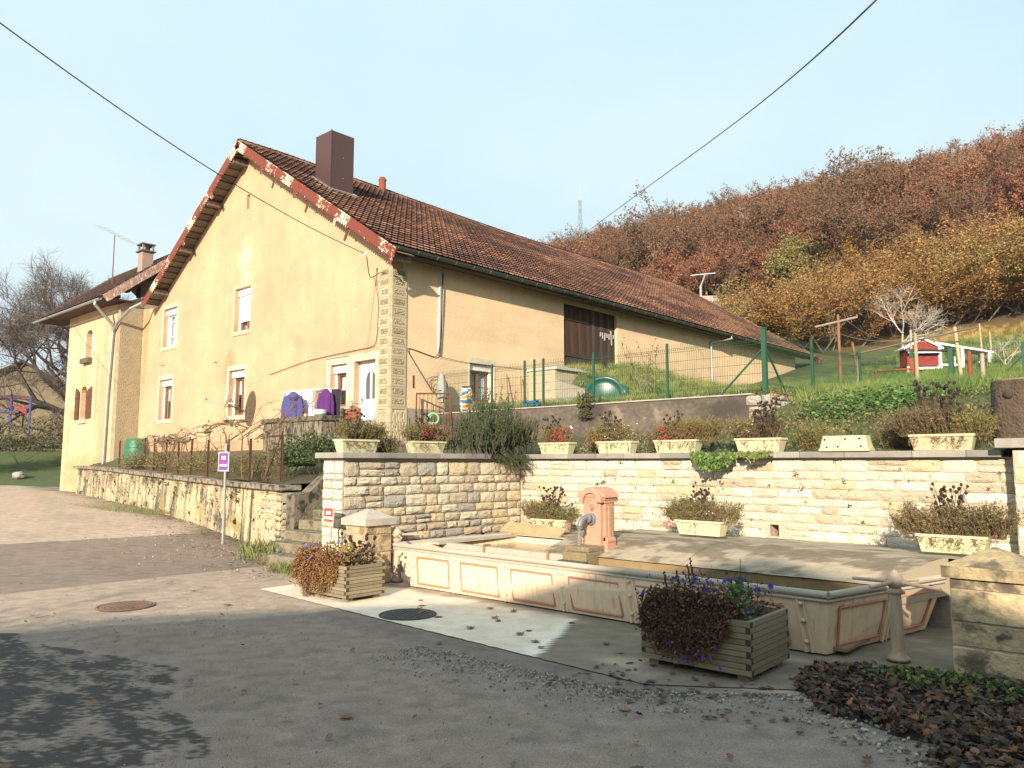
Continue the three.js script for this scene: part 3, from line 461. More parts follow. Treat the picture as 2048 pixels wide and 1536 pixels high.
  part(house, 'cable', [pipe([[-0.32, 7.5, 0.62], [-0.5, 6.98, 0.35], [-0.35, 7.15, 0.1], [0.12, 7.0, -0.1], [0.1, 6.9, -0.3]], 0.014, 5), pipe([[-0.55, 7.1, 0.2], [-0.5, 6.4, 0.05], [-0.5, 5.7, 0.06]], 0.008, 5)], M.wire);
  part(house, 'wall_hook', [rod([-14.3, 5.72, 0], [-14.3, 5.72, 0.18], 0.012), rod([-9.9, 5.45, 0], [-9.9, 5.45, 0.1], 0.015)], M.rust);
  part(house, 'wall_anchor', [box2(0, 0.02, 3.95, 4.3, -0.86, -0.82), box2(0, 0.02, 2.3, 3.1, -0.72, -0.70)], M.rust, 'rusty iron anchor on the side wall beside the quoins');
  part(house, 'insulator', [lathe([[0, -0.06], [0.03, -0.05], [0.04, 0], [0.03, 0.05], [0, 0.06]], 10)].map((g) => (g.translate(-0.32, 7.56, 0.66), g)), M.white);
}
// ---------------------------------------------------------------- the annex at the far end of the gable
const annex = thing('old_annex', 'old narrow house with stained pale render joined to the left end of the gable', 'house');
{
  const X0 = -22.5, X1 = -16.52, ZF = 0.9, aw = { hi: [-20.3, -19.55, 6.4, 7.45], lo: [-20.58, -19.86, 3.72, 4.95] };
  const archHole = ([x0, x1, y0, y1]) => { const o = [[x0, y0], [x1, y0]]; for (let i = 0; i <= 6; i++) { const t = (i / 6) * Math.PI; o.push([(x0 + x1) / 2 + (x1 - x0) / 2 * Math.cos(t), y1 + 0.26 * Math.sin(t)]); } return o; };
  const g = extr([[X0 - 0.1, -0.3], [X1, -0.3], [X1, 8.42], [X0 - 0.0, 8.72]], 0.5, [archHole(aw.hi), archHole(aw.lo)]); g.translate(0, 0, ZF - 0.5);
  part(annex, 'wall', planar(g, 'x', X0, X1, 0, 9), M.old);
  const sideP = extr([[-ZF - 0.004, -0.2], [1.6, -0.2], [1.6, 9.6], [-ZF - 0.004, 8.42]], 0.4); sideP.rotateY(Math.PI / 2); sideP.translate(X1 - 0.395, 0, 0);
  part(annex, 'return_wall', uvm(sideP), mat(0.44, 0.36, 0.235, { b: 0.03, bs: 1.6, s: 0.6 }), 'rough return wall of the old annex');
  part(annex, 'wall', uvm(box2(X0, X0 + 0.4, -0.3, 8.6, -9, ZF - 0.51)), M.old);
  for (const k of ['hi', 'lo']) { const o = aw[k]; part(annex, 'blind_panel', box2(o[0] - 0.05, o[1] + 0.05, o[2] - 0.05, o[3] + 0.35, ZF - 0.56, ZF - 0.52), k === 'hi' ? mat(0.34, 0.30, 0.25) : mat(0.45, 0.40, 0.32)); }
  part(annex, 'window_trim', [box2(aw.hi[0] - 0.14, aw.hi[0], 6.4, 7.5, ZF, ZF + 0.015), box2(aw.hi[1], aw.hi[1] + 0.14, 6.4, 7.5, ZF, ZF + 0.015), box2(aw.hi[1] - 0.1, aw.hi[1] - 0.05, 6.4, 7.5, ZF - 0.3, ZF - 0.25)], mat(0.82, 0.78, 0.68));
  part(annex, 'window_box', box2(aw.hi[0] - 0.1, aw.hi[1] + 0.1, 6.2, 6.42, ZF + 0.005, ZF + 0.2), mat(0.15, 0.12, 0.09), 'small dark flower box under the arched window');
  part(annex, 'sill', box2(aw.lo[0] - 0.12, aw.lo[1] + 0.1, 3.56, 3.715, ZF - 0.2, ZF + 0.1), M.stoneTrim);
  const sh = (x, turn) => { const s = new THREE.Group(); s.name = 'shutter'; s.position.set(x, 0, ZF + 0.03); s.rotation.y = turn; annex.add(s); const bm = mat(0.14, 0.055, 0.028, { b: 0.008 }); const n = turn > 0 ? 1 : -1; for (let i = 0; i < 4; i++) part(s, 'shutter_board', box2(n * 0.0 + (n > 0 ? i * 0.135 : -(i + 1) * 0.135) + 0.004, (n > 0 ? (i + 1) * 0.135 : -i * 0.135) - 0.004, 3.74 + rr(0, 0.01), 4.95 + 0.2 * Math.sin(((n > 0 ? i : i) + 0.5) / 4 * 1.5), 0, 0.035), bm); part(s, 'shutter_brace', [box2(n > 0 ? 0.02 : -0.52, n > 0 ? 0.52 : -0.02, 4.0, 4.08, 0.035, 0.055), box2(n > 0 ? 0.02 : -0.52, n > 0 ? 0.52 : -0.02, 4.68, 4.76, 0.035, 0.055)], bm); };
  sh(-20.66, -0.06); sh(-19.78, 0.12);
  // roof: eave to the street, rake beside the farmhouse
  const A = Math.atan(0.8), EY = 8.52, EZ = 1.72, len = 4.6, X0r = -24.75, X1r = -16.2;
  const g2 = new THREE.BoxGeometry(X1r - X0r, 0.08, len); g2.translate((X0r + X1r) / 2, 0, -len / 2); g2.rotateX(A); g2.translate(0, EY, EZ); part(annex, 'roof', uvm(g2), M.roofUnder);
  const back = new THREE.BoxGeometry(X1r - X0r, 0.08, len); back.translate((X0r + X1r) / 2, 0, len / 2); back.rotateX(-A); back.translate(0, EY, EZ - 2 * len * Math.cos(A)); part(annex, 'roof', uvm(back), M.roofUnder);
  const n = 12 * 35, im = new THREE.InstancedMesh(TILE, tileM([0.13, 0.075, 0.055]), n), mm = new THREE.Matrix4(), q = new THREE.Quaternion().setFromEuler(new THREE.Euler(A - 0.055, 0, 0)), cc = new THREE.Color(); let k = 0;
  for (let r = 0; r < 12; r++) for (let c = 0; c < 35; c++) { const d = 0.16 + r * 0.37; mm.compose(V(X1r - 0.13 - c * 0.24, EY + Math.sin(A) * d + 0.05, EZ - Math.cos(A) * d), q, V(1, 1, 1.1)); im.setMatrixAt(k, mm); const t = 1 + rr(-0.3, 0.3); im.setColorAt(k++, cc.setRGB(t, t, t)); }
  im.name = 'roof_tiles'; im.castShadow = im.receiveShadow = true; stuff(im); annex.add(im);
  const rake = new THREE.BoxGeometry(0.05, 0.32, len); rake.translate(0, -0.12, -len / 2); rake.rotateX(A); rake.translate(X1r + 0.03, EY + 0.04, EZ + 0.04); part(annex, 'barge_board', uvm(rake), STD({ map: rep(tex(256, 128, (u, v) => mixc([0.30, 0.17, 0.13], [0.66, 0.58, 0.5], sstep(0.05, 0.3, fbm(u * 60, v * 4, 4)))), 0.6, 1.2), roughness: 0.9 }));
  for (let i = 0; i < 7; i++) { const z = EZ - 0.6 - i * 0.42, y = EY + (EZ - z) * 0.8 - 0.35; part(annex, 'rafter_end', box(0.35 + rr(0, 0.2), 0.12, 0.16, X1r - 0.35, y, z, rr(-0.2, 0.2)), M.beam); }
  part(annex, 'soffit', box2(X0r, X1r - 0.05, 8.5, 8.54, ZF - 0.45, EZ - 0.1), M.beam);
  const gz = EZ + 0.07, gy2 = EY - 0.03, hp = []; for (let i = 0; i <= 8; i++) { const t = Math.PI + (i / 8) * Math.PI; hp.push([0.075 * Math.cos(t), 0.075 * Math.sin(t)]); } for (let i = 8; i >= 0; i--) { const t = Math.PI + (i / 8) * Math.PI; hp.push([0.069 * Math.cos(t), 0.069 * Math.sin(t)]); }
  const gg = extr(hp, 8.2); gg.rotateY(Math.PI / 2); gg.translate(-24.6, gy2, gz); part(annex, 'gutter', gg, M.zinc);
  part(annex, 'downpipe', [bentPipe([[-16.9, gy2 - 0.06, gz], [-16.9, gy2 - 0.2, gz], [-16.95, 7.55, 1.05], [-17.0, 7.35, 1.0], [-17.25, 4.5, 1.0], [-17.35, 1.4, 1.0]], 0.065), bentPipe([[-15.1, 8.42, 0.5], [-15.3, 8.3, 0.6], [-15.45, 8.05, 0.95], [-16.5, 7.62, 1.02], [-16.98, 7.3, 1.0]], 0.055)], M.zinc);
  const hg = extr(hp, 1.6); hg.translate(-15.05, 8.5, -0.9); part(annex, 'gutter', hg, M.zinc);
  const ch = new THREE.Group(); ch.name = 'chimney'; annex.add(ch);
  part(ch, 'stack', box2(-17.8, -17.32, 9.0, 11.02, -0.62, -0.16), mat(0.46, 0.31, 0.26, { b: 0.004 }));
  part(ch, 'cap', [rbox(0.66, 0.06, 0.64, -17.56, 11.05, -0.39, 0.015), rbox(0.62, 0.06, 0.6, -17.56, 11.36, -0.39, 0.015)], mat(0.16, 0.15, 0.14));
  part(ch, 'cap_leg', [-17.78, -17.34].flatMap((x) => [-0.6, -0.18].map((z) => box2(x - 0.04, x + 0.04, 11.08, 11.33, z - 0.04, z + 0.04))), mat(0.3, 0.28, 0.26));
  part(ch, 'flue', (() => { const g = lathe([[0.12, 0], [0.12, 0.2], [0.16, 0.24]], 12); g.translate(-17.56, 11.08, -0.39); return g; })(), mat(0.4, 0.38, 0.35));
}
const mast = thing('tv_antenna', 'thin tv antenna mast with a slanted comb of rods on the annex roof', 'antenna', [-19.6, 9.2, 0.2]);
part(mast, 'mast', rod([0, 0, 0], [0, 2.9, 0], 0.03, 0.02, 6), mat(0.28, 0.1, 0.07));
part(mast, 'boom', rod([-1.0, 3.5, 0.4], [1.15, 2.35, -0.4], 0.010, 0.010, 5), M.steel);
part(mast, 'rod', [-0.8, -0.5, -0.2, 0.1, 0.4, 0.7, 1.0].map((t) => rod([t - 0.05, 2.96 - t * 0.53, 0.0 - t * 0.37 - 0.35], [t + 0.05, 2.96 - t * 0.53, -t * 0.37 + 0.35], 0.006, 0.006, 4)), M.steel);
// ---------------------------------------------------------------- dry-dressed stone walls round the trough
function stoneGeo(seed, rough) { // unit stone: face 1 x 1 in x and y, standing 1 proud in z, corners knocked off
  const r = mulberry(seed), nx = 5, ny = 4, P = [], I = [], off = [rr(0, 9), rr(0, 9)];
  const cut = [r() * 0.10, r() * 0.10, r() * 0.10, r() * 0.10];
  for (let j = 0; j <= ny; j++) for (let i = 0; i <= nx; i++) {
    let u = i / nx, v = j / ny; const e = Math.min(i, nx - i, j, ny - j);
    const c = (i === 0 && j === 0) ? cut[0] : (i === nx && j === 0) ? cut[1] : (i === 0 && j === ny) ? cut[2] : (i === nx && j === ny) ? cut[3] : 0;
    let x = u - 0.5, y = v - 0.5; x *= 1 - c; y *= 1 - c * 1.6; x += (r() - 0.5) * (e ? 0.09 : 0.045); y += (r() - 0.5) * (e ? 0.09 : 0.07);
    const z = e ? 0.62 + r() * 0.38 * rough : 0.30 + r() * 0.22;
    P.push(x, y, z);
  }
  const id = (i, j) => j * (nx + 1) + i;
  for (let j = 0; j < ny; j++) for (let i = 0; i < nx; i++) { if ((i + j) & 1) I.push(id(i, j), id(i + 1, j), id(i + 1, j + 1), id(i, j), id(i + 1, j + 1), id(i, j + 1)); else I.push(id(i, j), id(i + 1, j), id(i, j + 1), id(i + 1, j), id(i + 1, j + 1), id(i, j + 1)); }
  const rim = []; for (let i = 0; i < nx; i++) rim.push(id(i, 0)); for (let j = 0; j < ny; j++) rim.push(id(nx, j)); for (let i = nx; i > 0; i--) rim.push(id(i, ny)); for (let j = ny; j > 0; j--) rim.push(id(0, j));
  const n0 = P.length / 3; for (const k of rim) P.push(P[k * 3] * 1.02, P[k * 3 + 1] * 1.03, -0.4);
  for (let k = 0; k < rim.length; k++) { const a = rim[k], b = rim[(k + 1) % rim.length], c = n0 + k, d = n0 + ((k + 1) % rim.length); I.push(a, c, b, b, c, d); }
  const g = new THREE.BufferGeometry(); g.setAttribute('position', new THREE.Float32BufferAttribute(P, 3)); g.setIndex(I); const f = g.toNonIndexed(); f.computeVertexNormals(); uvm(f); const u = f.attributes.uv; for (let i = 0; i < u.count; i++) u.setXY(i, u.getX(i) * 0.40 + seed * 0.37, u.getY(i) * 0.16 + seed * 0.21); return f;
}
const STONES = Array.from({ length: 14 }, (_, i) => stoneGeo(100 + i * 7, 1.0));
const stoneM = [[0.80, 0.70, 0.525], [0.86, 0.785, 0.62], [0.64, 0.54, 0.395], [0.90, 0.835, 0.68], [0.78, 0.635, 0.405], [0.50, 0.455, 0.385], [0.62, 0.495, 0.355]].map((c) => mat(...c, { b: 0.022, bs: 3.2, s: 2.0 }));
const mortarM = mat(0.66, 0.535, 0.415, { b: 0.014, bs: 2, s: 1.4 }), mortarD = mat(0.42, 0.345, 0.265, { b: 0.014, bs: 2, s: 1.4 });
const copingM = [mat(0.36, 0.325, 0.29, { b: 0.006 }), mat(0.42, 0.385, 0.34, { b: 0.006 }), mat(0.31, 0.285, 0.26, { b: 0.006 })];
// rows of stones over a face; keep(x, y) leaves out stones that cannot be seen or stand in a hole
function stoneFace(parent, x0, x1, y0, y1, z, proud, keep, hmin = 0.12, hmax = 0.2, wmin = 0.2, wmax = 0.46, weights = [0, 1, 2, 3, 4, 5, 6]) {
  let y = y0, n = 0;
  while (y < y1 - 0.04) {
    let h = rr(hmin, hmax); if (y + h > y1 - 0.05) h = y1 - y;
    let x = x0 - rr(0, 0.0);
    while (x < x1 - 0.02) {
      let w = rr(wmin, wmax) * (0.75 + h * 1.6); if (x + w > x1 - 0.1) w = x1 - x;
      const cx = x + w / 2, cy = y + h / 2;
      const split = h > 0.155 && R() < 0.16;
      for (const [dy, hh] of split ? [[-h / 4, h / 2], [h / 4, h / 2]] : [[0, h]]) if (!keep || keep(cx, cy + dy)) { const m = part(parent, 'stone', pick(STONES), stoneM[pick(weights)]); m.position.set(cx, cy + dy + rr(-0.006, 0.006), z); m.scale.set(w - 0.024, hh - 0.022, proud * rr(0.75, 1.25)); if (R() < 0.5) m.rotation.z = rr(-0.035, 0.035); n++; }
      x += w;
    }
    y += h;
  }
  return n;
}
const wallR = thing('stone_retaining_wall', 'long sunlit limestone wall behind the trough with pale flower boxes along its coping', 'stone wall', [6.3, 0, 1.7]);
{
  { const g = extr(rect(0, 8.45, 0.3, 1.922), 0.35, [rect(5.15, 5.29, 0.72, 0.9)]); g.translate(0, 0, -0.35); part(wallR, 'core', uvm(g), mortarM); }
  const n = stoneFace(wallR, 0.02, 8.42, 0.66, 1.9, 0.0, 0.034, (x, y) => !(Math.abs(x - 5.22) < 0.11 && y < 0.92 && y > 0.7) , 0.11, 0.2, 0.24, 0.56, [0, 1, 1, 3, 3, 1, 4, 0, 2]);
  { const b = new Bush(); R = mulberry(61); for (let i = 0; i < 95; i++) { const cx = rr(0.1, 8.3), cy = rr(0.7, 1.88), k = R() < 0.2 ? rr(0.022, 0.038) : rr(0.006, 0.018); for (let j = 0; j < 14; j++) b.leaf(V(cx + rr(-k, k), cy + rr(-k, k), 0.03 + rr(0, 0.02)), rdir(-0.2).add(V(0, 0, 0.6)).normalize(), rr(0.6, 1.4) * k, k * 0.7, varc(pick([[0.05, 0.06, 0.02], [0.03, 0.028, 0.018], [0.08, 0.09, 0.03]]), 0.4)); } stuff(part(wallR, 'wall_tufts', b.geo(), M.veg)); }
  let x = -0.0; const cuts = [0.75, 1.3, 1.95, 2.55, 3.3, 4.2, 5.05, 5.7, 6.35, 7.25, 7.9, 8.3]; let a = 0.02; cuts.forEach((b, i) => { part(wallR, 'coping_slab', rbox(b - a - 0.006, 0.088 + rr(0, 0.006), 0.52, (a + b) / 2, 1.965, -0.13, 0.008), copingM[i % 3]); a = b; });
}
const wallS = thing('stone_retaining_wall', 'short limestone wall turned sideways to the light, with the dark rosemary at its far end', 'stone wall', [6.3, 0, 5.95], Math.PI / 2);
{
  { const g = extr(rect(0, 4.24, 0, 1.922), 0.55, [rect(3.14, 3.26, 0.42, 0.62)]); g.translate(0, 0, -0.55); part(wallS, 'core', uvm(g), mortarD); }
  stoneFace(wallS, 0.0, 4.24, 0.12, 1.86, 0.0, 0.05, (x, y) => !(Math.abs(x - 3.2) < 0.08 && y < 0.66 && y > 0.42), 0.125, 0.205, 0.24, 0.5, [0, 0, 4, 2, 5, 6, 0, 2]);
  part(wallS, 'drain_lintel', box2(3.08, 3.34, 0.63, 0.68, -0.02, 0.04), copingM[0]);
  // end of the wall towards the street
  const end = new THREE.Group(); end.name = 'wall_end'; end.position.set(0, 0, 0); end.rotation.y = -Math.PI / 2; wallS.add(end);
  stoneFace(end, -0.55, 0.0, 0.0, 1.88, 0.0, 0.04, null, 0.1, 0.19, 0.16, 0.36, [1, 3, 3, 4, 0]);
  let a = -0.10; [0.62, 1.45, 2.0, 2.6, 3.5, 4.22].forEach((b, i) => { part(wallS, 'coping_slab', rbox(b - a - 0.006, 0.09 + rr(0, 0.006), 0.78, (a + b) / 2, 1.965, -0.28, 0.008), copingM[(i + 1) % 3]); a = b; });
}
const pier = thing('stone_pier', 'tall limestone pier cut off by the right edge, carrying a raised grey coping block', 'stone pier', [14.75, 0, 1.5]);
{
  part(pier, 'core', box2(0.0, 1.3, -0.2, 2.0, -0.1, 0.5), mortarM);
  stoneFace(pier, 0.0, 1.3, 0.0, 2.0, 0.5, 0.035, null, 0.14, 0.22, 0.25, 0.5, [1, 3, 0, 4]);
  part(pier, 'coping_slab', rbox(1.6, 0.12, 0.75, 0.62, 2.09, 0.2, 0.01), copingM[1]);
}
function hexa(b, t) { // bottom and top quads, anticlockwise seen from above
  const P = [...b, ...t].map((p) => V(...p)), q = (a, c, d, e) => [P[a], P[c], P[d], P[a], P[d], P[e]], f = [...q(4, 5, 6, 7), ...q(3, 2, 1, 0), ...q(0, 1, 5, 4), ...q(1, 2, 6, 5), ...q(2, 3, 7, 6), ...q(3, 0, 4, 7)];
  const g = new THREE.BufferGeometry(); g.setAttribute('position', new THREE.Float32BufferAttribute(f.flatMap((v) => [v.x, v.y, v.z]), 3)); g.computeVertexNormals(); return uvm(g);
}
// a wall of the trough between two outer bottom points and two outer top points, with thickness inwards (to the left of a -> b)
function troughWall(a, b, ta, tb, th) {
  const d = V(tb[0] - ta[0], 0, tb[2] - ta[2]).normalize(), n = V(d.z, 0, -d.x).multiplyScalar(th), o = (p) => [p[0] + n.x, p[1], p[2] + n.z];
  return hexa([a, b, o(b), o(a)], [ta, tb, o(tb), o(ta)]);
}
const trough = thing('fountain_trough', 'long cream cast trough with pink panel frames below the stone walls', 'water trough', [0, 0.03, 0]);
{
  const paint = STD({ map: rep(tex(512, 256, (u, v) => { const n = fbm(u * 12, v * 9, 4, 3), d = fbm(u * 50, v * 6, 3, 8), k = 1 + n * 0.09 + d * 0.05, s = 0.55 * sstep(0.12, 0.42, fbm(u * 46, v * 3, 4, 12)); return mixc([0.845 * k, 0.745 * k, 0.63 * k], [0.60, 0.48, 0.36], s); }, true), 0.35, 1), bumpMap: rep(grainB, 1.2), bumpScale: 0.004, roughness: 0.62 });
  const rimM = STD({ color: L(0.60, 0.52, 0.42), map: rep(grainT, 1), roughness: 0.6, bumpMap: rep(grainB, 2), bumpScale: 0.003 });
  const wetM = mat(0.36, 0.25, 0.13, { b: 0.01 }), pinkM = STD({ color: L(0.64, 0.27, 0.165), roughness: 0.6, map: rep(grainT, 2) });
  const H = 0.56, FB0 = [7.61, 0, 5.655], FB1 = [13.74, 0, 5.69], FT0 = [7.17, H, 5.60], FT1 = [13.80, H, 5.755];
  part(trough, 'trough_panel', troughWall(FB0, FB1, FT0, FT1, 0.09), paint);
  part(trough, 'trough_panel', troughWall([7.66, 0, 3.15], FB0, [7.36, H, 3.08], FT0, 0.09), paint);
  part(trough, 'trough_panel', troughWall(FB1, [14.12, 0, 3.8], FT1, [14.30, H, 3.62], 0.09), paint);
  part(trough, 'trough_panel', troughWall([9.1, 0, 3.06], [7.66, 0, 3.06], [9.1, H, 3.06], [7.36, H, 3.06], 0.1), paint);
  part(trough, 'divider', [box2(7.42, 10.0, 0.05, H - 0.005, 4.72, 4.83)], rimM);
  part(trough, 'cross_wall', [box2(9.3, 9.4, 0.05, H - 0.02, 3.15, 4.72)], rimM);
  part(trough, 'inner_rim', [box2(10.35, 13.85, 0.05, H - 0.02, 4.55, 4.68)], wetM, 'damp inner rim under the sloping slab');
  // rounded lip along the top
  const lip = (a, b) => [rod([a[0], H + 0.005, a[2] + 0.0], [b[0], H + 0.005, b[2]], 0.036, 0.036, 10), rod([a[0], H - 0.05, a[2] + 0.012], [b[0], H - 0.05, b[2] + 0.012], 0.016, 0.016, 8)];
  part(trough, 'rim', [...lip(FT0, FT1), ...lip(FT1, [14.30, 0, 3.62]), ...lip([7.36, 0, 3.08], FT0)], rimM);
  part(trough, 'rim_top', [box2(7.3, 7.52, H - 0.02, H + 0.012, 3.0, 5.0), box2(7.4, 9.2, H - 0.02, H + 0.014, 2.96, 3.16)], rimM);
  const face = (x, y) => lerp(lerp(5.655, 5.69, (x - 7.61) / 6.13), lerp(5.60, 5.755, (x - 7.17) / 6.63), y / H) + 0.003; // z of the front
  const bar = (x0, y0, x1, y1, r = 0.0165) => rod([x0, y0, face(x0, y0) + 0.004], [x1, y1, face(x1, y1) + 0.004], r, r, 8);
  for (const [x0, x1] of [[7.78, 8.43], [8.72, 9.40], [9.69, 10.36], [10.67, 11.37], [11.65, 12.36], [12.66, 13.34]]) part(trough, 'panel_frame', [bar(x0 - 0.04, 0.42, x1, 0.42), bar(x0 + 0.02, 0.05, x1 + 0.05, 0.05), bar(x0 - 0.04, 0.42, x0 + 0.02, 0.05), bar(x1, 0.42, x1 + 0.05, 0.05)], pinkM);
  for (const x of [7.66, 8.57, 9.55, 10.53, 11.52, 12.52, 13.53]) part(trough, 'rib', [rod([x - 0.035, H - 0.06, face(x, H - 0.06) + 0.005], [x + 0.02, 0, face(x, 0) + 0.005], 0.022, 0.022, 8), rod([x + 0.025, H - 0.06, face(x, H - 0.06) + 0.002], [x + 0.08, 0, face(x, 0) + 0.002], 0.016, 0.016, 8), ...[0.1, 0.3, 0.46].map((y) => { const s = new THREE.SphereGeometry(0.022, 10, 8); s.translate(x + 0.045 - y * 0.09, y, face(x, y) + 0.02); return s; })], paint);
  // frames on the right end
  const ef = (t, y) => [lerp(lerp(13.74, 13.80, y / H), lerp(14.12, 14.3, y / H), t) + 0.016, y, lerp(lerp(5.69, 5.755, y / H), lerp(3.8, 3.62, y / H), t)];
  for (const [t0, t1] of [[0.08, 0.46], [0.56, 0.92]]) part(trough, 'panel_frame', [rod(ef(t0, 0.43), ef(t1, 0.43), 0.013), rod(ef(t0, 0.07), ef(t1, 0.07), 0.013), rod(ef(t0, 0.07), ef(t0, 0.43), 0.013), rod(ef(t1, 0.07), ef(t1, 0.43), 0.013)], pinkM);
  part(trough, 'rib', [rod(ef(0.5, 0.5), ef(0.5, 0), 0.024), rod(ef(0.54, 0.5), ef(0.54, 0), 0.016)], paint);
  part(trough, 'floor', [box2(7.6, 13.9, 0.03, 0.06, 3.2, 5.6)], wetM);
  part(trough, 'overflow_cap', [rbox(0.09, 0.03, 0.08, 13.30, H + 0.02, 5.62, 0.008), box2(13.26, 13.34, H - 0.1, H + 0.004, 5.54, 5.57)], M.black);
  part(trough, 'clamp', [[7.9, 3.06], [8.5, 3.06], [8.35, 4.78], [9.6, 4.78]].map(([x, z]) => box2(x - 0.02, x + 0.02, H - 0.16, H + 0.03, z - 0.07, z + 0.07)), wetM);
  // sloping washing slab
  const slabCol = (x, z) => { const n = fbm(x * 1.6, z * 2.2, 4, 3), n2 = fbm(x * 7, z * 9, 3, 5), m = sstep(-0.12, 0.16, 1.2 * n + 0.8 * n2 + (z < 4.3 + 0.5 * n ? 0.14 : -0.12)); return mixc([0.56, 0.44, 0.315].map((a) => a * (1 + n2 * 0.35 + n * 0.2)), [0.17, 0.13, 0.08].map((a) => a * (1 + n2 * 0.7)), m * 0.8); };
  const sg = (x0, x1, n) => sheet(x0, x1, n, 3.5, 4.72, 26, (x, z) => { const t = (4.72 - z) / 1.22; return H - 0.005 + 0.20 * Math.sin(clamp(t) * Math.PI * 0.55) + 0.012 * fbm(x * 3, z * 3, 3); }, slabCol);
  const slabM = STD({ vertexColors: true, map: rep(grainT, 1.2), bumpMap: rep(grainB, 1.6), bumpScale: 0.012, roughness: 0.9 });
  part(trough, 'washing_slab', sg(9.38, 11.62, 60), slabM); { const g = sg(11.625, 14.0, 70), p = g.attributes.position; for (let i = 0; i < p.count; i++) { const t = (p.getX(i) - 11.625) / 2.375; p.setX(i, lerp(11.625, 14.04 + (4.72 - p.getZ(i)) * 0.225, t)); } g.computeVertexNormals(); part(trough, 'washing_slab', g, slabM); } { const q = new Bush(), P = (z) => { const t = (4.72 - z) / 1.22; return V(14.04 + (4.72 - z) * 0.225, H - 0.005 + 0.20 * Math.sin(clamp(t) * Math.PI * 0.55) + 0.012 * fbm((14.04 + (4.72 - z) * 0.225) * 3, z * 3, 3), z); }; for (let i = 0; i < 24; i++) { const a = P(lerp(4.72, 3.5, i / 24)), b = P(lerp(4.72, 3.5, (i + 1) / 24)), a2 = V(a.x, 0.35, a.z), b2 = V(b.x, 0.35, b.z); q.tri(a2, b, a, [0.5, 0.4, 0.28]); q.tri(a2, b2, b, [0.5, 0.4, 0.28]); } part(trough, 'slab_end', q.geo(), slabM); }
  part(trough, 'slab_bed', hexa([[9.42, 0.04, 4.54], [14.0, 0.04, 4.54], [14.1, 0.04, 3.55], [9.42, 0.04, 3.55]], [[9.42, 0.5, 4.54], [14.02, 0.5, 4.54], [14.24, 0.66, 3.55], [9.42, 0.66, 3.55]]), wetM);
}
{
  const wm = new THREE.MeshPhysicalMaterial({ color: L(0.16, 0.125, 0.06), roughness: 0.05, ior: 1.33, bumpMap: rep(grainB, 1.4), bumpScale: 0.006 });
  structure('water', [box2(7.45, 13.85, 0.45, 0.478, 4.84, 5.56), box2(10.45, 13.9, 0.45, 0.477, 4.69, 4.838), box2(7.45, 9.3, 0.45, 0.475, 3.16, 4.718)], wm);
  const ledgeM = STD({ vertexColors: true, map: rep(grainT, 1.2), bumpMap: rep(grainB, 1.4), bumpScale: 0.012, roughness: 0.95 });
  const lc = (x, z) => { const n2 = fbm(x * 4, z * 6, 3, 5); return mixc([0.50, 0.43, 0.32], [0.22, 0.185, 0.12], sstep(-0.1, 0.3, fbm(x * 1.5, z * 2, 3) + n2 * 0.4)).map((a) => a * (1 + n2 * 0.3)); };
  structure('stone_ledge', sheet(9.1, 14.72, 60, 1.7, 3.52, 20, (x, z) => 0.775 - (z < 3.3 ? 0.02 : 0) + 0.012 * nz(x * 4, z * 4) - 0.06 * sstep(3.4, 1.8, z), lc), ledgeM);
  structure('stone_ledge', sheet(6.9, 9.1, 26, 1.7, 3.0, 16, (x, z) => 0.62 + 0.012 * nz(x * 4, z * 4), lc), ledgeM);
  structure('stone_ledge', [box2(9.12, 14.3, 0, 0.66, 1.72, 3.48), box2(7.0, 9.1, 0, 0.58, 1.72, 2.95)], mat(0.42, 0.36, 0.27, { b: 0.015 }));
}
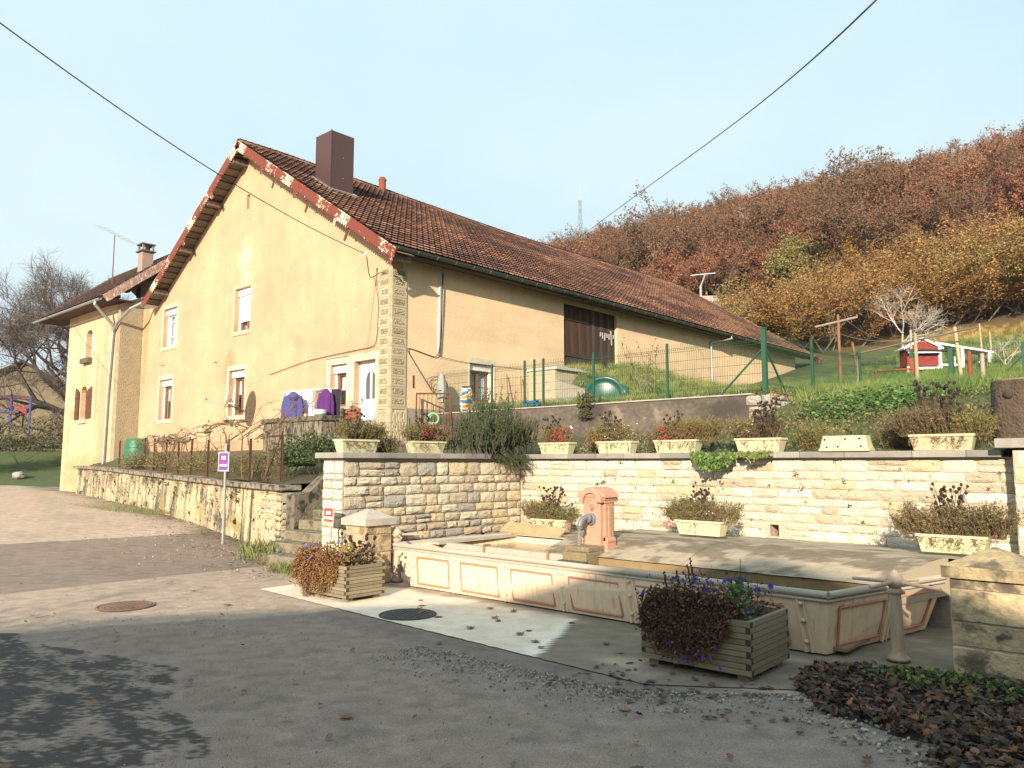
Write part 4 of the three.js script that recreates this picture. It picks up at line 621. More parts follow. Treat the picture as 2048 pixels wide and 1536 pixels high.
// ---------------------------------------------------------------- the pink fountain post
const ft = thing('fountain_post', 'pink cast-iron fountain post with a grey spout, standing at the middle of the trough', 'fountain', [10.16, 0.03, 4.42]);
{
  const pink = STD({ color: L(0.70, 0.36, 0.245), roughness: 0.62, map: rep(grainT, 2), bumpMap: rep(grainB, 3), bumpScale: 0.003 }), lead = STD({ color: L(0.19, 0.195, 0.22), roughness: 0.5, metalness: 0.2 });
  const base = mat(0.33, 0.25, 0.14, { b: 0.02, bs: 3 });
  part(ft, 'base', [rbox(0.46, 0.62, 0.74, 0, 0.31, 0.22, 0.02), rbox(0.42, 0.07, 0.56, 0, 0.655, 0.22, 0.015)], base, 'mossy stone base standing in the water');
  const w = 0.16, y0 = 0.66, pts = [[-w, y0], [w, y0], [w, 1.3]]; for (let i = 1; i < 12; i++) { const t = (i / 12) * Math.PI; pts.push([w * Math.cos(t), 1.3 + 0.13 * Math.sin(t)]); } pts.push([-w, 1.3]);
  const body = extr(pts, 0.34, [], 0.006); body.translate(0, 0, -0.2); part(ft, 'body', uvm(body), pink);
  const arch = []; for (let i = 0; i <= 12; i++) { const t = (i / 12) * Math.PI; arch.push([(w + 0.055) * Math.cos(t), 1.28 + 0.19 * Math.sin(t)]); } for (let i = 12; i >= 0; i--) { const t = (i / 12) * Math.PI; arch.push([(w - 0.01) * Math.cos(t), 1.28 + 0.125 * Math.sin(t)]); }
  const cap = extr(arch, 0.44, [], 0.008); cap.translate(0, 0, -0.24); part(ft, 'cap', uvm(cap), pink);
  const a2 = []; for (let i = 0; i <= 12; i++) { const t = (i / 12) * Math.PI; a2.push([0.125 * Math.cos(t), 1.2 + 0.12 * Math.sin(t)]); } for (let i = 12; i >= 0; i--) { const t = (i / 12) * Math.PI; a2.push([0.108 * Math.cos(t), 1.2 + 0.103 * Math.sin(t)]); }
  const mo = extr(a2, 0.02); mo.translate(0, 0, 0.142); part(ft, 'arch_moulding', mo, pink);
  for (const s of [1, -1]) { // side pilasters with capital, collar, scroll and foot
    const P = new THREE.Group(); P.name = 'pilaster'; ft.add(P); const x = s * 0.19;
    part(P, 'shaft', [rbox(0.05, 0.52, 0.2, x, 1.0, -0.02, 0.006), rbox(0.02, 0.44, 0.07, x + s * 0.03, 1.0, -0.02, 0.006), rbox(0.062, 0.02, 0.22, x, 1.19, -0.02, 0.005), rbox(0.062, 0.02, 0.22, x, 0.82, -0.02, 0.005)], pink);
    part(P, 'capital', [rbox(0.08, 0.05, 0.26, x, 1.285, -0.02, 0.01), rbox(0.10, 0.05, 0.31, x + s * 0.005, 1.325, -0.02, 0.015)], pink);
    part(P, 'scroll', [(() => { const g = new THREE.CylinderGeometry(0.05, 0.05, 0.2, 14); g.rotateX(Math.PI / 2); g.translate(x + s * 0.02, 0.75, -0.02); return g; })()], pink);
    part(P, 'foot', [rbox(0.1, 0.1, 0.24, x + s * 0.01, 0.67, -0.02, 0.012), rbox(0.13, 0.22, 0.27, x + s * 0.015, 0.53, -0.02, 0.03)], pink);
  }
  part(ft, 'roof_cap', (() => { const g = extr([[-0.27, 1.345], [0.27, 1.345], [0.25, 1.375], [0.17, 1.43], [-0.17, 1.43], [-0.25, 1.375]], 0.36, [], 0.006); g.translate(0, 0, -0.2); return uvm(g); })(), pink);
  ft.scale.set(0.86, 1, 0.94);
  const ring = new THREE.CylinderGeometry(0.078, 0.085, 0.035, 22); ring.rotateX(Math.PI / 2); ring.translate(0.0, 1.04, 0.16); part(ft, 'rosette', [ring, (() => { const t = new THREE.TorusGeometry(0.068, 0.014, 8, 22); t.translate(0, 1.04, 0.178); return t; })()], lead);
  part(ft, 'spout', [(() => { const c = new THREE.CatmullRomCurve3([V(0, 1.03, 0.16), V(0, 1.06, 0.24), V(0, 1.06, 0.33), V(0, 1.02, 0.41), V(0, 0.95, 0.445)]); const g = new THREE.TubeGeometry(c, 20, 0.042, 12); return g; })(), (() => { const g = new THREE.CylinderGeometry(0.05, 0.046, 0.05, 12); g.rotateX(0.3); g.translate(0, 0.95, 0.445); return g; })(), (() => { const g = new THREE.SphereGeometry(0.06, 12, 10); g.scale(1, 1.1, 0.9); g.translate(0, 1.055, 0.235); return g; })()], lead);
  part(ft, 'water_jet', [rod([-0.018, 0.94, 0.455], [-0.02, 0.47, 0.47], 0.006, 0.005, 6), rod([0.015, 0.94, 0.455], [0.013, 0.47, 0.47], 0.007, 0.005, 6)], new THREE.MeshPhysicalMaterial({ color: L(0.85, 0.9, 0.9), transmission: 0.9, roughness: 0.1, thickness: 0.01, ior: 1.33 }));
  part(ft, 'button', [(() => { const s = new THREE.SphereGeometry(0.03, 10, 8); s.scale(0.8, 1.1, 0.5); s.translate(0, 1.17, 0.142); return s; })(), (() => { const s = new THREE.TorusGeometry(0.035, 0.009, 6, 14); s.translate(0, 1.2, 0.148); return s; })()], mat(0.42, 0.2, 0.13));
  part(ft, 'drip_tray', [rbox(0.5, 0.03, 0.12, 0, 0.5, 0.62, 0.01), box2(-0.35, 0.4, 0.46, 0.49, 0.56, 1.2)], mat(0.10, 0.085, 0.05, { b: 0.02 }), 'mossy dark wood across the water under the spout');
}
// ---------------------------------------------------------------- capped stone posts, turnstile posts
function capPost(x, z, label, w, h, capM, bodyM, peak, ry) {
  const p = thing('stone_post', label, 'stone post', [x, 0.02, z], ry, 'stone posts at the ends of the trough');
  const hs = [0.0, 0.26, 0.47, 0.74, h]; for (let i = 0; i + 1 < hs.length; i++) { const a = hs[i], b = hs[i + 1]; const g = new RoundedBoxGeometry(w + rr(-0.01, 0.012), b - a - 0.01, w + rr(-0.01, 0.012), 3, 0.014), q = g.attributes.position; for (let k = 0; k < q.count; k++) { const n = nz(q.getX(k) * 9 + i * 3, q.getY(k) * 9, q.getZ(k) * 9); q.setXYZ(k, q.getX(k) * (1 + 0.02 * n), q.getY(k), q.getZ(k) * (1 + 0.02 * n)); } g.translate(0, (a + b) / 2, 0); part(p, 'stone', uvm(g), bodyM[i % bodyM.length]); }
  part(p, 'mortar', box2(-w / 2 + 0.015, w / 2 - 0.015, 0, h - 0.01, -w / 2 + 0.015, w / 2 - 0.015), mortarM);
  const c = w / 2 + 0.05, g = hexa([[-c, h, c], [c, h, c], [c, h, -c], [-c, h, -c]], [[-c, h + 0.1, c], [c, h + 0.1, c], [c, h + 0.1, -c], [-c, h + 0.1, -c]]), t = hexa([[-c, h + 0.1, c], [c, h + 0.1, c], [c, h + 0.1, -c], [-c, h + 0.1, -c]], [[-0.02, h + peak, 0.02], [0.02, h + peak, 0.02], [0.02, h + peak, -0.02], [-0.02, h + peak, -0.02]]);
  part(p, 'cap', [g, t], capM); return p;
}
const lich = (a, b, s) => STD({ map: rep(tex(256, 256, (u, v) => { const n = tfbm(u, v, 5, 5, s), m = tfbm(u, v, 14, 3, s + 4); return mixc(a, b, sstep(-0.06, 0.24, n + m * 0.35)).map((x) => x * (1 + m * 0.3)); }, true), 0.9), bumpMap: rep(grainB, 2), bumpScale: 0.02, roughness: 0.95 });
capPost(6.86, 5.86, 'pale capped stone post left of the trough, behind the shrubby planter', 0.5, 0.88, mat(0.60, 0.52, 0.45, { b: 0.006 }), [lich([0.70, 0.61, 0.48], [0.46, 0.39, 0.31], 2), lich([0.72, 0.63, 0.5], [0.5, 0.42, 0.32], 6)], 0.235, 0.02);
capPost(15.12, 5.38, 'mossy grey stone post with a pointed cap right of the trough', 0.6, 0.84, lich([0.62, 0.55, 0.42], [0.33, 0.30, 0.245], 9), [lich([0.76, 0.68, 0.54], [0.40, 0.36, 0.30], 12), lich([0.72, 0.645, 0.51], [0.34, 0.31, 0.265], 15)], 0.25, 0.0);
function turnstile(x, z, label, a0, M0, lean) {
  const p = thing('turnstile_post', label, 'turnstile post', [x, 0.02, z], 0, 'turnstile posts at the ends of the trough'); p.rotation.z = lean;
  part(p, 'post', lathe([[0.001, 0], [0.1, 0], [0.1, 0.03], [0.072, 0.05], [0.064, 0.1], [0.05, 0.6], [0.066, 0.61], [0.07, 0.63], [0.066, 0.65], [0.05, 0.66], [0.0, 0.66]], 18), M0);
  part(p, 'hub', [lathe([[0, 0.655], [0.05, 0.66], [0.075, 0.7], [0.075, 0.75], [0.045, 0.79], [0.02, 0.82], [0, 0.83]], 16)], M0);
  for (let k = 0; k < 4; k++) { const a = a0 + k * Math.PI / 2, c = Math.cos(a), s = Math.sin(a); part(p, 'arm', [rod([c * 0.05, 0.715, s * 0.05], [c * 0.42, 0.70, s * 0.42], 0.021, 0.015, 8), (() => { const b = new THREE.SphereGeometry(0.03, 8, 6); b.translate(c * 0.085, 0.714, s * 0.085); return b; })()], M0); }
  return p;
}
const ironM = STD({ color: L(0.62, 0.48, 0.345), roughness: 0.6, map: rep(grainT, 2), bumpMap: rep(grainB, 3), bumpScale: 0.003 });
turnstile(7.09, 5.48, 'cream iron turnstile post at the left end of the trough', 0.55, ironM, 0);
turnstile(14.3, 5.42, 'cream iron turnstile post at the right end of the trough, in the shade', 0.22, ironM, 0);
// ---------------------------------------------------------------- low garden wall along the street, fence, stair, porch
const lowW = thing('low_garden_wall', 'long low wall of stained pale render with a grey stone coping, along the street', 'wall', [2.45, 0, 4.7], -0.154);
const alongLow = (s, off = 0) => [2.45 - s * 0.988 + off * 0.153, 4.7 - s * 0.153 - off * 0.988]; // s back along the wall, off behind its face
const lowTop = (s) => 1.39 + 0.33 * sstep(-2, 22, s);
{
  const wt = tex(2048, 256, (u, v) => {
    const x = u * 21.6, y = v * 1.6, st = fbm(x * 3.2, y * 0.5, 4, 2), st2 = fbm(x * 9, y * 0.9, 3, 5), b = fbm(x * 1.1, y * 1.4, 4, 8), g = fbm(x * 12, y * 12, 3, 1), moss = fbm(x * 2.6, y * 3.4, 4, 15);
    let c = [0.76, 0.685, 0.545].map((a) => a * (1 + g * 0.3 + b * 0.2));
    c = mixc(c, [0.40, 0.36, 0.30], 0.85 * sstep(-0.22, 0.28, st * 0.8 + st2 * 0.4 + b * 0.35 + g * 0.35));
    c = mixc(c, [0.25, 0.225, 0.19], 0.7 * sstep(0.0, 0.34, b * 0.8 + st2 * 0.4 + g * 0.4));
    c = mixc(c, [0.55, 0.50, 0.27], 0.7 * sstep(0.22, 0.36, fbm(x * 0.8, y, 3, 21)));
    c = mixc(c, [0.12, 0.12, 0.07], sstep(0.24, 0.31, moss + 0.35 * g));
    return c;
  }, true);
  const g = new THREE.PlaneGeometry(21.6, 1, 300, 20), p = g.attributes.position, uv = g.attributes.uv;
  for (let i = 0; i < p.count; i++) { const x = p.getX(i) - 10.8, t = p.getY(i) + 0.5, s = -x, [wx] = alongLow(s), y0 = streetY(wx) - 0.08, y1 = lowTop(s) - 0.11; const y = lerp(y0, y1, t); p.setXYZ(i, x, y, 0.05 * (1 - t) + 0.035 * fbm(x * 1.6, y * 2, 4) + 0.018 * nz(x * 7, y * 8)); uv.setXY(i, (x + 21.6) / 21.6, clamp((y - y0) / 1.5)); }
  g.computeVertexNormals(); part(lowW, 'wall_face', g, STD({ map: wt, bumpMap: rep(grainB, 24, 2), bumpScale: 0.02, roughness: 0.97 }));
  part(lowW, 'core', [hexa([[-21.6, -0.2, -0.02], [-0.05, -0.2, -0.02], [-0.05, -0.2, -0.4], [-21.6, -0.2, -0.4]], [[-21.6, 1.58, -0.02], [-0.05, 1.26, -0.02], [-0.05, 1.26, -0.4], [-21.6, 1.58, -0.4]])], mortarM);
  stoneFace(lowW, -1.1, 0.02, 0.0, 1.24, 0.0, 0.05, (x, y) => x > -0.75 + 0.7 * nz(y * 3, 4) - y * 0.25, 0.1, 0.2, 0.2, 0.4, [2, 4, 0, 6]);
  const end = new THREE.Group(); end.name = 'wall_end'; end.position.set(0.0, 0, 0); end.rotation.y = Math.PI / 2; lowW.add(end);
  stoneFace(end, 0.0, 0.4, 0.0, 1.24, 0.0, 0.03, null, 0.12, 0.2, 0.2, 0.4, [2, 5, 6]);
  const mossy = [lich([0.50, 0.46, 0.41], [0.24, 0.22, 0.18], 31), lich([0.56, 0.51, 0.44], [0.28, 0.25, 0.20], 35)];
  let s = -0.1, k = 0; while (s < 21.6) { const l = rr(0.9, 1.6), m = part(lowW, 'coping_slab', rbox(l - 0.012, 0.12, 0.5, 0, 0, 0, 0.015), mossy[k++ % 2]); m.position.set(-s - l / 2, (lowTop(s) + lowTop(s + l)) / 2 - 0.06 + rr(-0.006, 0.006), -0.13); m.rotation.z = -(lowTop(s + l) - lowTop(s)) / l + rr(-0.004, 0.004); s += l; }
  const b = new Bush(); R = mulberry(41); for (let i = 0; i < 90; i++) { const q = rr(0, 21), y = lowTop(q) - rr(0.1, 0.75) * rr(0.3, 1); const n = 4 + R() * 12; for (let j = 0; j < n; j++) b.leaf(V(-q + rr(-0.06, 0.06), y + rr(-0.06, 0.05), 0.03 + rr(0, 0.04)), rdir(-0.3), rr(0.02, 0.05), 0.03, varc([0.045, 0.05, 0.02], 0.4)); }
  stuff(part(lowW, 'moss_tufts', b.geo(), M.veg));
  part(lowW, 'cable_pipe', rod([-1.55, 0.0, 0.075], [-1.55, 1.26, 0.045], 0.014, 0.014, 6), mat(0.10, 0.09, 0.08));
  const ret = part(lowW, 'wall_return', box2(-21.95, -21.58, 0, 1.6, -3.5, 0.0), mortarM);
}
{ // stair beside the pier, with its parapet
  const st = thing('stone_stair', 'worn stone stair between the low wall and the pale pier', 'stairs', [0, 0, 0]);
  for (let i = 0; i < 10; i++) part(st, 'step', rbox(2.75, 0.19, 0.36, 4.4, 0.07 + i * 0.185, 5.45 - i * 0.32, 0.025), pick([lich([0.50, 0.46, 0.38], [0.30, 0.27, 0.22], 51), lich([0.46, 0.42, 0.36], [0.26, 0.24, 0.2], 55)]));
  part(st, 'fill', hexa([[3.02, -0.1, 5.3], [5.74, -0.1, 5.3], [5.74, -0.1, 2.2], [3.02, -0.1, 2.2]], [[3.02, 0.0, 5.3], [5.74, 0.0, 5.3], [5.74, 1.8, 2.2], [3.02, 1.8, 2.2]]), mortarD);
  const pg = extr([[4.75, -0.1], [4.75, 1.2], [4.4, 1.26], [3.75, 1.78], [2.9, 2.12], [1.6, 2.3], [1.6, -0.1]].map(([z, y]) => [-z, y]).reverse(), 0.3); pg.rotateY(Math.PI / 2); pg.translate(2.7, 0, 0);
  part(st, 'parapet', uvm(pg), lich([0.44, 0.40, 0.34], [0.17, 0.155, 0.135], 61), 'dark stained cement parapet sloping up the left side of the stair');
}
{ // porch
  const po = thing('concrete_porch', 'raised concrete porch with a stained parapet, below the white front door', 'porch', [0, 0, 0]);
  const dk = STD({ map: rep(tex(512, 256, (u, v) => { const st = fbm(u * 40, v * 3, 4, 2), g = fbm(u * 60, v * 40, 3, 4), w = fbm(u * 22, v * 4, 4, 9); return mixc([0.50, 0.46, 0.385].map((a) => a * (1 + g * 0.3)), [0.20, 0.19, 0.17], sstep(-0.1, 0.3, st + w * 0.4)); }, true), 0.35, 0.8), bumpMap: rep(grainB, 1.5), bumpScale: 0.015, roughness: 0.97 });
  part(po, 'parapet_wall', [box2(-3.75, -0.82, 1.3, 2.96, 1.42, 1.6), box2(-0.98, -0.8, 1.3, 2.96, 0.85, 1.415)], dk);
  part(po, 'parapet_cap', [rbox(3.06, 0.14, 0.3, -2.28, 3.03, 1.5, 0.02)], lich([0.42, 0.38, 0.32], [0.2, 0.19, 0.16], 71));
  part(po, 'parapet_cap', [rbox(0.28, 0.14, 0.52, -0.88, 3.032, 1.09, 0.02)], lich([0.32, 0.30, 0.26], [0.15, 0.14, 0.12], 75));
  part(po, 'floor', box2(-3.7, -0.3, 1.4, 2.6, 0.02, 1.41), M.concrete);
  part(po, 'step', [box2(-0.75, 0.9, 1.9, 2.42, 0.02, 0.9)], M.concrete);
  part(po, 'old_rail', [rod([-3.78, 2.98, 1.66], [-2.1, 3.0, 1.66], 0.012, 0.012, 6), rod([-3.7, 2.6, 1.66], [-2.15, 2.62, 1.66], 0.012, 0.012, 6), ...[-3.6, -3.1, -2.75, -2.2].map((x) => rod([x, 2.55, 1.66], [x, 3.02, 1.66], 0.012, 0.012, 6))], M.rust);
}
{ // rusty fence on the low wall
  const fe = thing('rusty_garden_fence', 'old wire fence on rusty angle posts behind the low wall coping', 'fence', [0, 0, 0]);
  const S = [1.05, 2.9, 4.45, 6.0, 7.5, 8.7, 10.1, 11.4, 12.6, 14.2, 16.2], b = new Bush(), top = (s) => lowTop(s) + rr(0.95, 1.1), pts = [];
  for (const s of S) { const [x, z] = alongLow(s, 0.42), y0 = lowTop(s) - 0.3, y1 = top(s), lean = rr(-0.05, 0.05); pts.push([x, y0, y1, z, lean]); const m = part(fe, 'post', [box2(-0.022, 0.022, 0, y1 - y0, -0.006, 0.006), box2(-0.022, -0.01, 0, y1 - y0, 0.006, 0.04)], M.rust); m.position.set(x, y0, z); m.rotation.z = lean; }
  part(fe, 'brace', [rod([1.35, 2.55, 4.05], [0.7, 1.45, 4.1], 0.018, 0.018, 6), rod([-12.6, 2.6, 1.9], [-13.3, 1.75, 1.8], 0.018, 0.018, 6), rod([-12.0, 2.2, 2.0], [-12.6, 1.75, 2.0], 0.014, 0.014, 6)], M.rust);
  const wc = [0.16, 0.11, 0.06];
  for (let i = 0; i + 1 < pts.length; i++) { const [xa, ya, yA, za] = pts[i], [xb, yb, yB, zb] = pts[i + 1], n = Math.round(Math.hypot(xb - xa, zb - za) / 0.085), h = Math.min(yA - ya, yB - yb) - 0.12; const P = (t, q) => V(lerp(xa, xb, t), lerp(ya, yb, t) + 0.05 + q * h + 0.02 * Math.sin(t * 9 + i), lerp(za, zb, t)); for (let j = -6; j < n; j++) for (const d of [1, -1]) { let t0 = d > 0 ? j / n : (j + 6) / n, t1 = d > 0 ? (j + 6) / n : j / n, q0 = 0, q1 = 1; const cl = (lim) => {}; if (Math.min(t0, t1) < 0 || Math.max(t0, t1) > 1) { const f0 = clamp(t0), f1 = clamp(t1); q0 = (f0 - t0) / (t1 - t0); q1 = (f1 - t0) / (t1 - t0); t0 = f0; t1 = f1; if (Math.abs(t1 - t0) < 0.001) continue; } b.twig(P(t0, q0), P(t1, q1), 0.0022, 0.0022, wc, 3); } for (const q of [0, 0.5, 1]) b.twig(P(0, q), P(1, q), 0.003, 0.003, wc, 3); }
  stuff(part(fe, 'wire_mesh', b.geo(), M.bark));
}
const barrel = thing('rain_barrel', 'green plastic rain barrel between the annex corner and the vine', 'barrel', [-11.4, 1.75, 2.05]);
part(barrel, 'body', lathe([[0, 0], [0.34, 0], [0.4, 0.2], [0.415, 0.4], [0.4, 0.62], [0.36, 0.84], [0.34, 0.86]], 22), STD({ color: L(0.02, 0.135, 0.07), roughness: 0.5 })); part(barrel, 'lid', lathe([[0.36, 0.85], [0.37, 0.88], [0.3, 0.93], [0, 0.95]], 22), STD({ color: L(0.025, 0.15, 0.08), roughness: 0.5 }));
part(barrel, 'hoop', [0.2, 0.62].map((y) => { const t = new THREE.TorusGeometry(0.402, 0.012, 6, 28); t.rotateX(Math.PI / 2); t.translate(0, y, 0); return t; }), STD({ color: L(0.018, 0.12, 0.06), roughness: 0.5 }));

// ---------------------------------------------------------------- signs
function panelTex(w, h, draw) { const c = document.createElement('canvas'); c.width = w; c.height = h; const k = c.getContext('2d'); draw(k, w, h); const t = new THREE.CanvasTexture(c); t.colorSpace = THREE.SRGBColorSpace; return t; }
function plate(parent, w, h, y, z, t, back) { const g = new RoundedBoxGeometry(w, h, 0.014, 2, 0.006); g.translate(0, y, z); part(parent, 'back_plate', g, back); const f = new THREE.PlaneGeometry(w - 0.006, h - 0.006); f.translate(0, y, z + 0.0085); part(parent, 'printed_face', f, STD({ map: t, roughness: 0.4 })); }
const ss = thing('street_name_sign', 'small purple street name sign with white lettering on a grey pole', 'street sign', [0.6, 0, 4.98]);
part(ss, 'pole', [rod([0, -0.1, 0], [0, 2.24, 0], 0.03, 0.03, 12), (() => { const s = new THREE.SphereGeometry(0.031, 12, 6); s.translate(0, 2.24, 0); return s; })()], mat(0.45, 0.44, 0.42, { m: { metalness: 0.3, roughness: 0.5 } }));
plate(ss, 0.46, 0.42, 1.87, 0.045, panelTex(368, 336, (k, w, h) => { k.fillStyle = '#f3dff0'; k.fillRect(0, 0, w, h); k.fillStyle = '#7a4488'; k.beginPath(); k.roundRect(14, 14, w - 28, h - 28, 26); k.fill(); k.fillStyle = '#fff'; k.textAlign = 'center'; k.font = 'bold 84px sans-serif'; k.fillText('RUE', w / 2, 130); k.font = 'bold 52px sans-serif'; k.fillText('de l’EGLISE', w / 2, 250, w - 50); }), STD({ color: L(0.5, 0.42, 0.5), roughness: 0.5 }));
const es = thing('water_sign', 'small red sign reading EAU NON POTABLE on a thin cream post', 'sign', [6.36, 0, 6.22]);
part(es, 'pole', rod([0, 0, 0], [0, 0.98, 0], 0.018, 0.018, 10), STD({ color: L(0.62, 0.48, 0.36), roughness: 0.6 }));
plate(es, 0.27, 0.24, 1.04, 0.03, panelTex(270, 240, (k, w, h) => { k.fillStyle = '#e9c9b4'; k.fillRect(0, 0, w, h); k.fillStyle = '#b3231c'; k.fillRect(10, 10, w - 20, h - 20); k.strokeStyle = '#e9c9b4'; k.lineWidth = 4; k.strokeRect(26, 22, w - 52, h - 46); k.fillStyle = '#fff'; k.textAlign = 'center'; k.font = 'bold 88px sans-serif'; k.fillText('EAU', w / 2, 118, 150); k.fillRect(22, 146, w - 44, 40); k.fillStyle = '#b3231c'; k.font = 'bold 34px sans-serif'; k.fillText('NON POTABLE', w / 2, 178, w - 60); }), STD({ color: L(0.55, 0.3, 0.22), roughness: 0.5 }));

// ---------------------------------------------------------------- dish, laundry, things on the porch
const dish = thing('satellite_dish', 'white satellite dish on an arm fixed beside the lower middle window', 'satellite dish', [-8.9, 3.95, 0.02]);
{
  part(dish, 'bracket', [rod([-0.1, 0, 0.02], [1.75, -0.22, 0.6], 0.03, 0.03, 8), rod([-0.1, 0.35, 0.02], [0.2, 0.0, 0.1], 0.015), box2(-0.2, 0.0, -0.15, 0.2, 0, 0.03)], STD({ color: L(0.62, 0.58, 0.5), roughness: 0.5 }));
  const g = lathe(Array.from({ length: 9 }, (_, i) => { const r = (i / 8) * 0.56; return [r, r * r * 0.28]; }), 30); g.scale(0.9, 1, 1); const b = g.clone();
  for (const q of [g]) { q.rotateX(Math.PI / 2); q.rotateX(-0.30); q.rotateY(-0.5); q.translate(2.05, 0.1, 0.95); }
  const dm = STD({ color: L(0.82, 0.82, 0.81), roughness: 0.5, side: THREE.DoubleSide }); part(dish, 'reflector', g, dm);
  part(dish, 'feed_arm', [rod([2.0, -0.3, 1.05], [1.65, -0.1, 1.6], 0.014), rod([2.0, -0.22, 0.8], [1.75, -0.22, 0.6], 0.03)], M.steel); part(dish, 'receiver', rbox(0.08, 0.08, 0.14, 1.64, -0.07, 1.62, 0.02), M.steel);
}
function garment(rings, seg, seed, fold) { // rings: [y, half width, half depth, centre x, centre z]
  const P = [], I = []; rings.forEach(([y, w, d, cx = 0, cz = 0], j) => { for (let i = 0; i < seg; i++) { const a = (i / seg) * 6.2832, f = 1 + fold * (Math.sin(a * 5 + seed + y) + 0.6 * Math.sin(a * 9 + seed * 2 - y * 3)) * sstep(0, 0.25, -y + rings[0][0] + 0.05); P.push(cx + Math.sign(Math.cos(a)) * Math.pow(Math.abs(Math.cos(a)), 0.7) * w * f, y, cz + Math.sin(a) * d * f); } });
  for (let j = 0; j + 1 < rings.length; j++) for (let i = 0; i < seg; i++) { const a = j * seg + i, b = j * seg + (i + 1) % seg; I.push(a, b, a + seg, b, b + seg, a + seg); }
  const g = new THREE.BufferGeometry(); g.setAttribute('position', new THREE.Float32BufferAttribute(P, 3)); g.setAttribute('uv', new THREE.Float32BufferAttribute(rings.flatMap(([y]) => Array.from({ length: seg }, (_, i) => [i / seg, y])).flat(), 2)); g.setIndex(I); g.computeVertexNormals(); return g;
}
const cloth = (r, g, b) => STD({ color: L(r, g, b), roughness: 0.95, side: THREE.DoubleSide, bumpMap: rep(fineB, 3), bumpScale: 0.003 });
const ry = 3.86; // rail height
const dry = thing('drying_rack', 'white wire drying rack full of laundry on the porch', 'drying rack', [-2.2, 2.6, 0.95]);
part(dry, 'rails', [-0.28, -0.1, 0.1, 0.28].map((z) => rod([-1.1, ry - 2.6, z], [1.0, ry - 2.6, z], 0.008, 0.008, 6)).concat([rod([-1.1, ry - 2.6, -0.3], [-1.1, ry - 2.6, 0.3], 0.01, 0.01, 6), rod([1.0, ry - 2.6, -0.3], [1.0, ry - 2.6, 0.3], 0.01, 0.01, 6)]), M.white);
part(dry, 'legs', [[-1.0, 0.25], [-1.0, -0.25], [0.9, 0.25], [0.9, -0.25]].map(([x, z]) => rod([x, 0, z], [x, ry - 2.6, -z], 0.01, 0.01, 6)), M.white);
part(dry, 'peg', Array.from({ length: 16 }, (_, i) => rbox(0.014, 0.07, 0.02, -0.95 + i * 0.12, ry - 2.59, 0.28, 0.004)), M.white);
